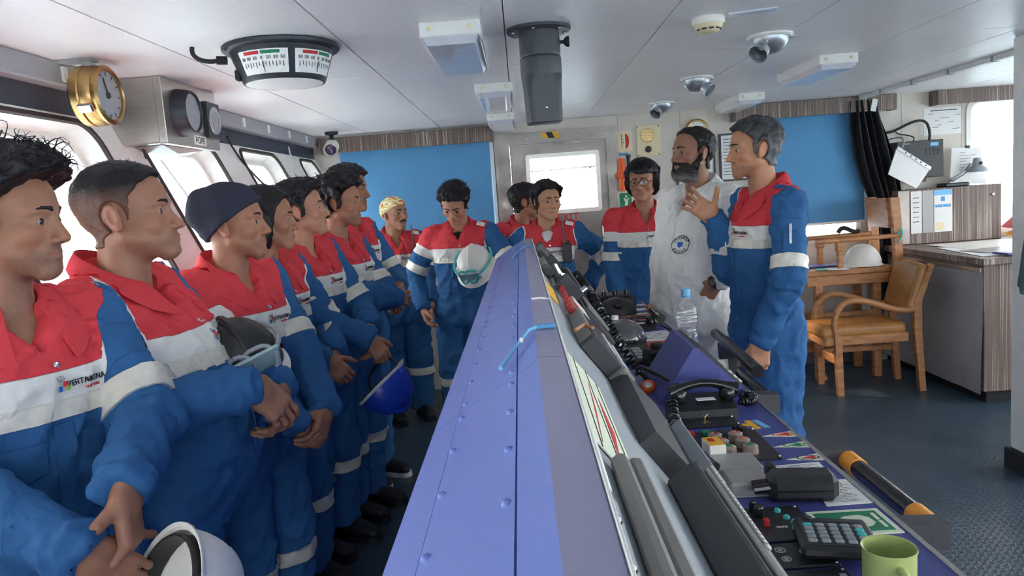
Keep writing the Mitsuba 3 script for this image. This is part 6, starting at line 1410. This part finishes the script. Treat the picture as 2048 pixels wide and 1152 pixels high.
part(k, 'stretcher', wbox(ax0 + .02, ax0 + .045, ay0 + .02, ay1 - .02, .20, .26), 'm_wood'); part(k, 'stretcher', wbox(ax0 + .03, ax1 + .02, ay1 - .03, ay1 - .01, .22, .26), 'm_wood')
k = thing('hanging_jacket', 'grey green jacket hanging on the white pillar at the right edge', 'jacket'); v = []
for t in np.linspace(0, 1, 12):
    for a in np.linspace(0, 2 * np.pi, 25)[:-1]: r = .055 + .035 * t + .010 * math.sin(5 * a + 3 * t); v.append((2.315 + r * math.cos(a) * .9 - .02 * t, 3.37 + r * math.sin(a) * .6, 1.22 - .30 * t + .02 * math.sin(3 * a)))
v = np.array(v + [(2.32, 3.37, 1.23)]); n = 24; i, j = np.meshgrid(np.arange(11), np.arange(n), indexing='ij'); q = np.stack([i * n + j, i * n + (j + 1) % n, (i + 1) * n + (j + 1) % n, (i + 1) * n + j], -1).reshape(-1, 4)[:, ::-1]; jj = np.arange(n)
mat('jacket', S(72, 92, 100), .8); part(k, 'cloth', (v, np.vstack([q, np.stack([jj, (jj + 1) % n, jj * 0 + 12 * n, jj * 0 + 12 * n], 1)])), 'm_jacket', 60)
# thin steel posts beyond the left row, standing on the floor behind the console
k = thing('grey_frame', 'grey metal stand on the floor behind the far end of the console', 'stand'); part(k, 'post', tube([(-.55, 5.45, 0), (-.55, 5.45, .78)], .022, 10), 'm_grey_paint', 40); part(k, 'post', tube([(-.66, 5.5, 0), (-.66, 5.5, .78)], .022, 10), 'm_dark_metal', 40); part(k, 'top', bx(-.80, -.42, 5.35, 5.62, .76, .80, .006), 'm_grey_paint', False)
# ------------------------------------------------------------------ the people
GL, GR = 'men in red, white and blue coveralls lined up along the windows', 'men in red, white and blue coveralls'
def clasp(z=.86, x=0.0, f=.25, flip=1):
    a = dict(w=(x + .045, f, z), pole=(1, -.5, -.15), palm=(-.35, -.9, -.3), pose='over', dir=(-.75, .25, -.6))
    b = dict(w=(x - .035, f + .045, z + .015), pole=(-1, -.5, -.15), palm=(.3, -.95, -.1), pose='over', dir=(.72, .15, -.66))
    return dict(right=a, left=b)
short = hair_streaks(hair_short(.021, .008, rough=.004), seed=2)
def with_tufts(h, *a, **k): t = tufts(h, *a, **k); return join(h, t)

# 1 curly, nearest
h = hair_short(.040, .012, line=.004, rough=.010, f=60, fringe=.012); h = hair_streaks(h, .003, 150, 3)
h = join(h, tufts(h, 260, .045, .0016, 4, zmin=.045, lift=.45, curl=.55, fwd=.25), tufts(h, 150, .03, .0012, 5, zmin=-.03, lift=.25, fwd=-.2))
scene['m_lens'] = {'type': 'thindielectric', 'int_ior': 1.3}
p1 = person('man with tall curly black hair in a coverall at the left edge, nearest the viewer', (-.918, 1.45, 1.520), -116, head=(30, 2, 0), tone=S(148, 104, 82), hair=h, right=dict(ww=(-.775, 1.20, .955), pole=(.4, -.3, -1), palm=(-.4, -.9, -.1), pose='over', dir=(-.6, .2, -.7)),
            left=dict(ww=(-.735, 1.27, 1.035), pole=(-1, -.4, -.2), palm=(.55, -.75, 0), dir=(.12, .2, -1), pose='grip', size=1.03), group=GL, seed=1, h=.0115, face=(1.0, 1.0, 1.0), beard=.35, bulk=.97)
# 2 heavy, cropped
h = hair_streaks(hair_short(.013, .0035, rough=.0016, f=140, line=.008), .0012, 300, 4); h = join(h, tufts(h, 500, .010, .0007, 6, zmin=.0, lift=.7))
p2 = person('heavy man with cropped black hair in a coverall, second from the viewer', (-.884, 1.85, 1.528), -88, head=(10, -2, 0), tone=S(152, 108, 86), hair=h, bulk=1.32, belly=.13, fat=1.0, face=(1.08, 1.0, 1.04),
            right=dict(ww=(-.650, 1.70, 1.11), pole=(.9, -.6, -.5), palm=(-.3, -.9, .1), dir=(-.30, .55, -.75), pose='relaxed', size=1.03), left=dict(ww=(-.64, 1.86, 1.06), pole=(-.9, -.7, -.4), palm=(.6, -.8, 0), dir=(.5, .0, -.8), pose='over'), group=GL, seed=2, h=.0115, beard=.2, fade=.8)
# 3 beanie
def t3(p): return .011 + .010 * sstep(.06, .13, p[..., 2]) + .018 * sstep(-.06, -.12, p[..., 1]) * sstep(-.02, .04, p[..., 2]) + .003 * N(p, 40, 2)
def m3_(p): return (.020 + (p[..., 1] - .07) * .42 - p[..., 2] + .020) * .9 if False else ((.052 + (p[..., 1] - .07) * .62) - p[..., 2]) * .85
bn = shell(t3, m3_, .008)
bnr = shell(lambda p: .0145 + .0008 * np.sin(np.arctan2(p[..., 0], p[..., 1]) * 60), lambda p: np.maximum(m3_(p), -(m3_(p) + .034)), .004)
p3 = person('man in a dark knitted beanie with a goatee, third from the viewer', (-.838, 2.38, 1.482), -112, head=(26, -3, 0), tone=S(156, 108, 84), hair=join(bn, bnr), hair_mat='beanie', hair_name='beanie', group=GL, seed=3, beard=.25, extras={}, **clasp(.84))
# 4 long hair
def t4(p): return .020 + .006 * N(p * [1, 1, .3], 60, 4) * 2 + .010 * sstep(.02, -.08, p[..., 2])
def m4(p):
    x, y, z = np.abs(p[..., 0]), p[..., 1], p[..., 2]; yf = it(z, [-.2, -.09, -.03, .02, .05, .075, .095, .14], [.0, .01, .022, .034, .046, .062, .10, .16])
    return smax((y - yf - .006 * N(p, 60, 3)) * .8, (-.105 - z) + .012 * N(p * [1, 1, .2], 90, 4), .005)
h = hair_streaks(shell(t4, m4), .003, 200, 5)
p4 = person('man with long straight black hair behind the beanie man, fourth from the viewer', (-.875, 2.82, 1.480), -110, head=(32, 0, 0), tone=S(158, 110, 86), hair=h, group=GL, seed=4, right=dict(ww=(-.755, 2.70, .955), pole=(1, -.5, -.2), palm=(-.5, -.8, 0), dir=(-.4, .5, -.65), pose='over'), left=dict(ww=(-.75, 2.82, .955), pole=(-1, -.5, -.2), palm=(.5, -.8, 0), dir=(.5, .3, -.7), pose='over'))
# 5 smiling
h = hair_streaks(hair_short(.026, .012, rough=.006, fringe=.010), .0026, 180, 6); h = join(h, tufts(h, 180, .03, .0013, 7, zmin=.05, lift=.35, fwd=.3))
p5 = person('smiling man with short side swept black hair, fifth from the viewer', (-.861, 3.22, 1.516), -112, head=(30, -6, 0), tone=S(176, 126, 100), hair=h, group=GL, seed=5, bulk=1.08, fat=.35, right=dict(ww=(-.660, 3.04, .965), pole=(1, -.5, -.2), palm=(-.4, -.9, 0), dir=(-.35, .4, -.8), pose='over'), left=dict(ww=(-.670, 3.13, .995), pole=(-1, -.6, -.1), palm=(.5, -.8, -.1), dir=(.25, .3, -.9), pose='over'))
# 6 wavy, arms crossed
h = hair_streaks(hair_short(.034, .020, rough=.012, f=55, fringe=.008), .003, 150, 7); h = join(h, tufts(h, 220, .032, .0015, 8, zmin=.0, lift=.4, curl=.5))
p6 = person('man with wavy black hair and folded arms, sixth from the viewer', (-.779, 3.58, 1.530), -106, head=(14, 3, 0), tone=S(164, 114, 90), hair=h, group=GL, seed=6, fat=.3, beard=.3, right=dict(w=(-.10, .24, 1.06), pole=(1, .25, -.5), palm=(.1, -1, 0), dir=(-.9, .1, -.2), pose='flat'), left=dict(w=(.11, .20, 1.045), pole=(-1, .25, -.5), palm=(-.1, -1, 0), dir=(.9, .1, -.25), pose='flat'), extras={})
# 7 tall behind
p7 = person('tall man with thick black hair behind the wavy haired man', (-.823, 3.98, 1.596), -112, head=(14, 2, 0), tone=S(150, 104, 82), hair=hair_streaks(hair_short(.030, .014, rough=.006), .0024, 180, 8), group=GL, seed=7, beard=.3, right=dict(ww=(-.704, 3.80, 1.075), pole=(1, -.5, -.2), palm=(-.4, -.9, 0), dir=(-.1, .4, -.9), pose='over'), left=dict(ww=(-.66, 3.90, 1.085), pole=(-1, -.6, -.1), palm=(.5, -.8, -.1), dir=(.2, .3, -.9), pose='over'), extras={'sole': 'm_shoe_white'})
# 8 bandana, moustache
bd = shell(lambda p: .0065 + .003 * np.abs(N(p, 70, 3)), lambda p: ((.050 + (p[..., 1] - .07) * .55) - p[..., 2]) * .85, .005)
p8 = person('older man in a yellow patterned bandana with a moustache and a radio on his chest', (-.806, 5.10, 1.447), -155, head=(24, -2, 0), tone=S(150, 108, 84), hair=bd, hair_mat='bandana', hair_name='bandana', group=GR, seed=8, right=dict(w=(.22, .12, .80), pole=(.3, -.8, 0), palm=(-.9, .1, 0)), left=dict(ww=(-.635, 4.95, .81), pole=(-.8, -.9, 0), palm=(.9, .1, 0)))
ms = shell(lambda p: .006 + .002 * N(p, 200, 3), lambda p: np.maximum(np.maximum(np.abs(p[..., 2] + .052 + .25 * np.abs(p[..., 0])) - .0065, np.abs(p[..., 0]) - .030), .05 - p[..., 1]), .003)
def facial(api, mesh, name, col): part(api['key'], name, (api['HT'](mesh[0]), mesh[1]), 'm_hair', True, color=np.tile(S(*col), (len(mesh[0]), 1)))
facial(p8, ms, 'moustache', (52, 46, 46))
# 9 looking down
h = hair_streaks(hair_short(.030, .008, rough=.007, f=80, fringe=.006), .003, 170, 9); h = join(h, tufts(h, 220, .022, .0013, 10, zmin=.04, lift=.75, fwd=.2))
p9 = person('man with short spiky black hair looking down at his white helmet', (-.415, 4.62, 1.442), 176, head=(-8, 34, -4), tone=S(170, 122, 98), hair=h, group=GR, seed=9, bulk=1.05, right=dict(w=(.25, .10, .84), pole=(1, -.6, 0), palm=(-.9, .1, 0)), left=dict(ww=(-.215, 4.42, 1.03), pole=(-1, -.7, -.2), palm=(.7, .5, 0), dir=(.5, .6, .5), pose='grip'), tall=1.60, shirt='m_black_cloth')
# 10 hidden
p10 = person('man mostly hidden behind the young man in front of the steel door', (.114, 5.20, 1.458), -145, head=(55, 2, 0), tone=S(156, 110, 86), hair=short, group=GR, seed=10, detail=False, right=dict(w=(.18, .08, .80), pole=(.3, -1, 0), palm=(-.9, .1, 0)), left=dict(w=(-.15, -.08, .82), pole=(-.2, -1, 0), palm=(.9, .1, 0)))
# 11 young man before the door
h = hair_streaks(hair_short(.026, .008, rough=.005, fringe=.008), .0024, 190, 11)
p11 = person('young man with short black hair before the steel door, a radio clipped to his chest', (.197, 4.62, 1.455), 178, head=(24, 0, 0), tone=S(182, 134, 106), hair=h, group=GR, seed=11, right=dict(w=(.22, -.08, .92), pole=(1, -.6, 0), palm=(-.9, .1, 0)), left=dict(w=(-.24, -.06, .90), pole=(-1, -.7, 0), palm=(.9, .1, 0)), shirt='m_white_cloth', vneck=.06)
# 12 glasses
def t12(p): return .018 + .016 * sstep(.02, .08, p[..., 2]) + .006 * N(p * [1, 1, .3], 60, 4)
def m12(p):
    x, y, z = np.abs(p[..., 0]), p[..., 1], p[..., 2]; fr = .052 + .016 * sstep(.0, .05, p[..., 0]) + .007 * N(p * [1, .2, .2], 150, 6)
    yf = it(z, [-.2, -.075, -.03, .03], [-.03, -.01, .012, .022]); d = np.where(z > fr, -1.0, (y - yf)); d = smax((y - yf) * .8, np.minimum(fr - z, .05) * .8, .004) * 1.0
    d = np.minimum((y - yf) * .8, (fr - z) * .8)
    return smax(d, -.085 - z, .005)
h = hair_streaks(shell(t12, m12), .0026, 190, 12)
p12 = person('man with a black fringe and glasses beyond the far end of the console', (.713, 4.46, 1.530), 172, head=(-14, 2, 0), tone=S(158, 112, 88), hair=h, group=GR, seed=12, bulk=1.0, right=dict(w=(.185, .10, .80), pole=(.4, -1, 0), palm=(-.9, .1, 0)), left=dict(w=(-.185, .10, .80), pole=(-.4, -1, 0), palm=(.9, .1, 0)))
# 13 bearded man in white
h = hair_streaks(hair_short(.011, .007, line=.020, rough=.003, f=120), .0016, 240, 13)
def t13(p): return .0070 + .007 * sstep(-.06, -.12, p[..., 2]) + .004 * N(p, 120, 5) * 2
def m13(p):
    x, y, z = np.abs(p[..., 0]), p[..., 1], p[..., 2]
    top = it(y, [.0, .02, .045, .065, .10], [.01, -.030, -.055, -.047, -.046]); lips = (np.hypot(x / 1.9, (z + .0675) / .9) - .0115)
    d = smax(smax((z - top) * .8, .004 - y, .004), -.135 - z, .01)
    return smax(d, np.where(y > .05, -lips, -1), .003)
bd13 = hair_streaks(shell(t13, m13, .010), .0022, 260, 14)
p13 = person('bearded man in a white boiler suit with one hand in his pocket', (.770, 3.60, 1.648), 122, head=(-9, -4, 0), tone=S(150, 108, 86), hair=h, hair_col=(34, 30, 32), group=None, seed=13, cloth='boiler_white', collar='white_cloth', bulk=1.08, belly=.09, beard=.5, vneck=.075, face=(1.02, 1.0, 1.03),
             right=dict(w=(.25, .06, .82), pole=(1, -.6, 0), palm=(-.9, .1, 0)), left=dict(ww=(.872, 3.40, 1.055), pole=(-1, -.9, .1), palm=(.8, -.3, 0), dir=(.50, .25, -.8), pose='over'))
bc = np.array(S(30, 27, 29)) * np.ones((len(bd13[0]), 1)); g_ = sstep(-.085, -.125, bd13[0][:, 2])[:, None] * .5; part(p13['key'], 'beard', (p13['HT'](bd13[0]), bd13[1]), 'm_hair', True, color=bc * (1 - g_) + np.array(S(140, 138, 138)) * g_)
# 14 speaker
h = hair_streaks(hair_short(.020, .010, line=.004, rough=.004), .0024, 200, 15)
p14 = person('speaker with greying hair in a coverall raising one hand, right of the console', (.893, 3.10, 1.620), 97, head=(-6, 1, 0), tone=S(182, 130, 100), hair=h, hair_col=(30, 28, 32), group=None, seed=14, beard=.35, extras={'grey': .5}, h=.0115,
             right=dict(ww=(.805, 3.16, 1.360), pole=(.35, -.5, -1), palm=(-1, .15, -.1), dir=(-.12, .80, .58), pose='open', size=1.03), left=dict(ww=(.893, 2.875, .872), pole=(-1, -.35, .1), palm=(.6, -.1, -.2), dir=(-.03, .06, -1), pose='over', size=1.0), bulk=.90)

# ---- shirts at the open necks
for ap in (p8, p9, p11, p12, p10):   # flag tab on the left shoulder
    s_ = ap['bend'](A(-ap['shx'] * .80, .045, ap['shz'] + .045)); part(ap['key'], 'shoulder_tab', (lambda m: (ap['W'](m[0]), m[1]))(box(s_ + A(0, 0, .016), (.05, .035, .006), .001, RY(-18) @ RX(-34))), 'm_white_cloth', False)
# ---- white suit: emblem, pockets, epaulettes
zb = p13['shz'] + .03
def ring(r0, r1): a = np.linspace(0, 2 * np.pi, 41)[:-1]; return extrude(Polygon(np.stack([r1 * np.cos(a), r1 * np.sin(a)], 1), [np.stack([r0 * np.cos(a), r0 * np.sin(a)], 1)]), .001)
ex, ez = -.080, zb - .222
p13['patch']('pocket', -.15, -.04, zb - .175, zb - .085, 'm_white_cloth', off=.002); p13['patch']('pocket', .04, .15, zb - .175, zb - .085, 'm_white_cloth', off=.002); p13['patch']('placket', -.02, .02, zb - .42, zb - .06, 'm_white_cloth', off=.002, nu=3, nz=12)
p13['press']('emblem_ring', ring(.039, .042), ex, ez, 'm_dark_ink', off=.011)
def arc_text(s, r, a0, a1, h, flip=False):
    out = []
    for i, c in enumerate(s):
        a = math.radians(a0 + (a1 - a0) * i / (len(s) - 1)); m = text(c, h, .001, True); out.append(mv(m, (r * math.cos(a), r * math.sin(a), 0), RZ(math.degrees(a) - 90 + (180 if flip else 0))))
    return join(out)
p13['press']('emblem_lettering', arc_text('SYNERGY', .032, 155, 25, .0095), ex, ez, 'm_dark_ink', off=.011); p13['press']('emblem_lettering', arc_text('GROUP', .032, 222, 318, .0095, True), ex, ez, 'm_dark_ink', off=.011)
p13['press']('emblem_mark', prism([(-.012, .012), (.012, .012), (.010, -.006), (0, -.014), (-.010, -.006)], .001, 'z'), ex, ez, 'm_blue_ink', off=.011)
sh, el, w, a_ = p13['arms'][-1]; p13['band'](sh, el, p13['L1'] * .72, p13['L1'] * .72 + .045); fd = unit(w - el)
k = thing('wristwatch', 'black wristwatch on the pocketed wrist of the man in white', 'watch'); wc = w + fd * .02; up_ = unit(np.cross(fd, A(0, 0, 1))); fr_ = frame_on(wc, fd)
part(k, 'strap', (lambda m: (p13['W'](m[0]), m[1]))(mv(lathe([(.030, -.011), (.033, -.011), (.033, .011), (.030, .011)], 26), wc, fr_)), 'm_device_black', 40)
out_ = (p13['Rz'].T @ unit(A(-.35, -1, .2))); out_ = unit(out_ - fd * (out_ @ fd)); part(k, 'case', (lambda m: (p13['W'](m[0]), m[1]))(mv(box((0, 0, 0), (.032, .036, .010), .003), wc + out_ * .035, basis(np.cross(fd, out_), fd, out_))), 'm_phone_black', 30)
# ---- speaker: pen pocket, pen, epaulette
sh, el, w, a_ = p14['arms'][-1]; ax = unit(el - sh); o14 = p14['Rz'].T @ unit(A(-.28, -1, .0)); o14 = unit(o14 - ax * (o14 @ ax)); sd = np.cross(ax, o14); rr = .066
part(p14['key'], 'sleeve_pocket', (lambda m: (p14['W'](m[0]), m[1]))(mv(box((0, 0, 0), (.05, .085, .008), .002), sh + ax * .165 + o14 * (rr + .002), basis(sd, -ax, o14))), 'm_blue_cloth', False)
k = thing('pen', 'white pen clipped in the sleeve pocket of the speaker', 'pen'); pc_ = sh + ax * .145 + o14 * (rr + .008); part(k, 'barrel', (lambda m: (p14['W'](m[0]), m[1]))(tube([pc_ - ax * .045, pc_ + ax * .03], .0045, 10)), 'm_white_plastic', 40); part(k, 'clip', (lambda m: (p14['W'](m[0]), m[1]))(tube([pc_ - ax * .045 + o14 * .005, pc_ - ax * .01 + o14 * .006], .0016, 6)), 'm_chrome', 40)
part(p14['key'], 'epaulette', (lambda m: (p14['W'](m[0]), m[1]))(mv(box((0, 0, 0), (.045, .11, .008), .002), sh + A(.02, .0, .062), RY(-12) @ RZ(90) )), 'm_blue_cloth', False)

# ---- radios on the chest
def radio(ap, label, u, z, tilt=0):
    k = thing('walkie_talkie', label, 'radio'); P = ap['onto'](np.array([u]), np.array([z]))[0] + A(0, .022, 0)
    def mp(m): return ap['W'](mv(m, P, RY(tilt))[0]), m[1]
    part(k, 'body', mp(box((0, 0, 0), (.055, .034, .12), .006)), 'm_device_black', 30); part(k, 'antenna', mp(tube([(.016, 0, .06), (.016, 0, .085), (.018, -.002, .24)], [.007, .006, .004], 10)), 'm_phone_black', 40)
    part(k, 'knob', mp(tube([(-.012, 0, .06), (-.012, 0, .076)], .008, 10)), 'm_phone_black', 40); part(k, 'speaker_grille', mp(box((0, .018, -.01), (.04, .003, .05), .001)), 'm_box_dark'); part(k, 'clip', mp(box((0, -.022, .01), (.02, .012, .07), .003)), 'm_chrome')
radio(p8, 'black walkie talkie on the chest of the man in the bandana', -.105, p8['shz'] - .12); radio(p11, 'black walkie talkie on the chest of the young man at the door', -.115, p11['shz'] - .115)
# ---- glasses
k = thing('eyeglasses', 'dark rimmed glasses worn by the man with the black fringe', 'glasses')
def hm(m): return p12['HT'](m[0]), m[1]
for s in (1, -1):
    loop = np.array([[s * .032 + .023 * math.copysign(abs(math.cos(t)) ** .7, math.cos(t)), .096 - .10 * (abs(s * .032 + .02 * math.cos(t)) - .01) ** 1.0 * .9 + .004, -.002 + .016 * math.copysign(abs(math.sin(t)) ** .8, math.sin(t))] for t in np.linspace(0, 2 * np.pi, 25)])
    part(k, 'rim', hm(tube(loop, .0019, 6)), 'm_phone_black', 40); c_ = loop[:-1].mean(0); part(k, 'lens', hm((np.vstack([loop[:-1], c_]), np.array([[i, (i + 1) % 24, 24] for i in range(24)]))), 'm_lens', True)
    part(k, 'temple', hm(tube([(s * .055, .088, .003), (s * .078, .03, .006), (s * .082, -.012, .002)], .0018, 6)), 'm_phone_black', 40)
part(k, 'bridge', hm(tube([(-.010, .1005, .002), (0, .1045, .004), (.010, .1005, .002)], .0018, 6)), 'm_phone_black', 40)
# ---- helmets in their hands
helmet('white hard hat held upside by the curly haired man at the left edge', A(-.665, 1.22, .845), RZ(-60) @ RX(-118) @ RY(-18))
hk = helmet('black and white hard hat tucked under the arm of the heavy man', A(-.770, 1.96, 1.105), RZ(-138) @ RX(-12) @ RY(18), 'm_device_black', None, 'm_panel_grey', brim='m_white_plastic')
mat('blue_helmet', S(30, 62, 170), .25, spec=.6)
hb = helmet('blue hard hat with a white stripe hanging from the hands of the smiling man', A(-.625, 3.06, .765), RZ(-20) @ RX(12) @ RY(140), 'm_blue_helmet', brim='m_white_plastic')
helmet('white hard hat with pale teal goggles held before the man looking down', A(-.285, 4.42, 1.105), RZ(172) @ RX(-38) @ RY(6), 'm_white_plastic', None, 'm_teal')
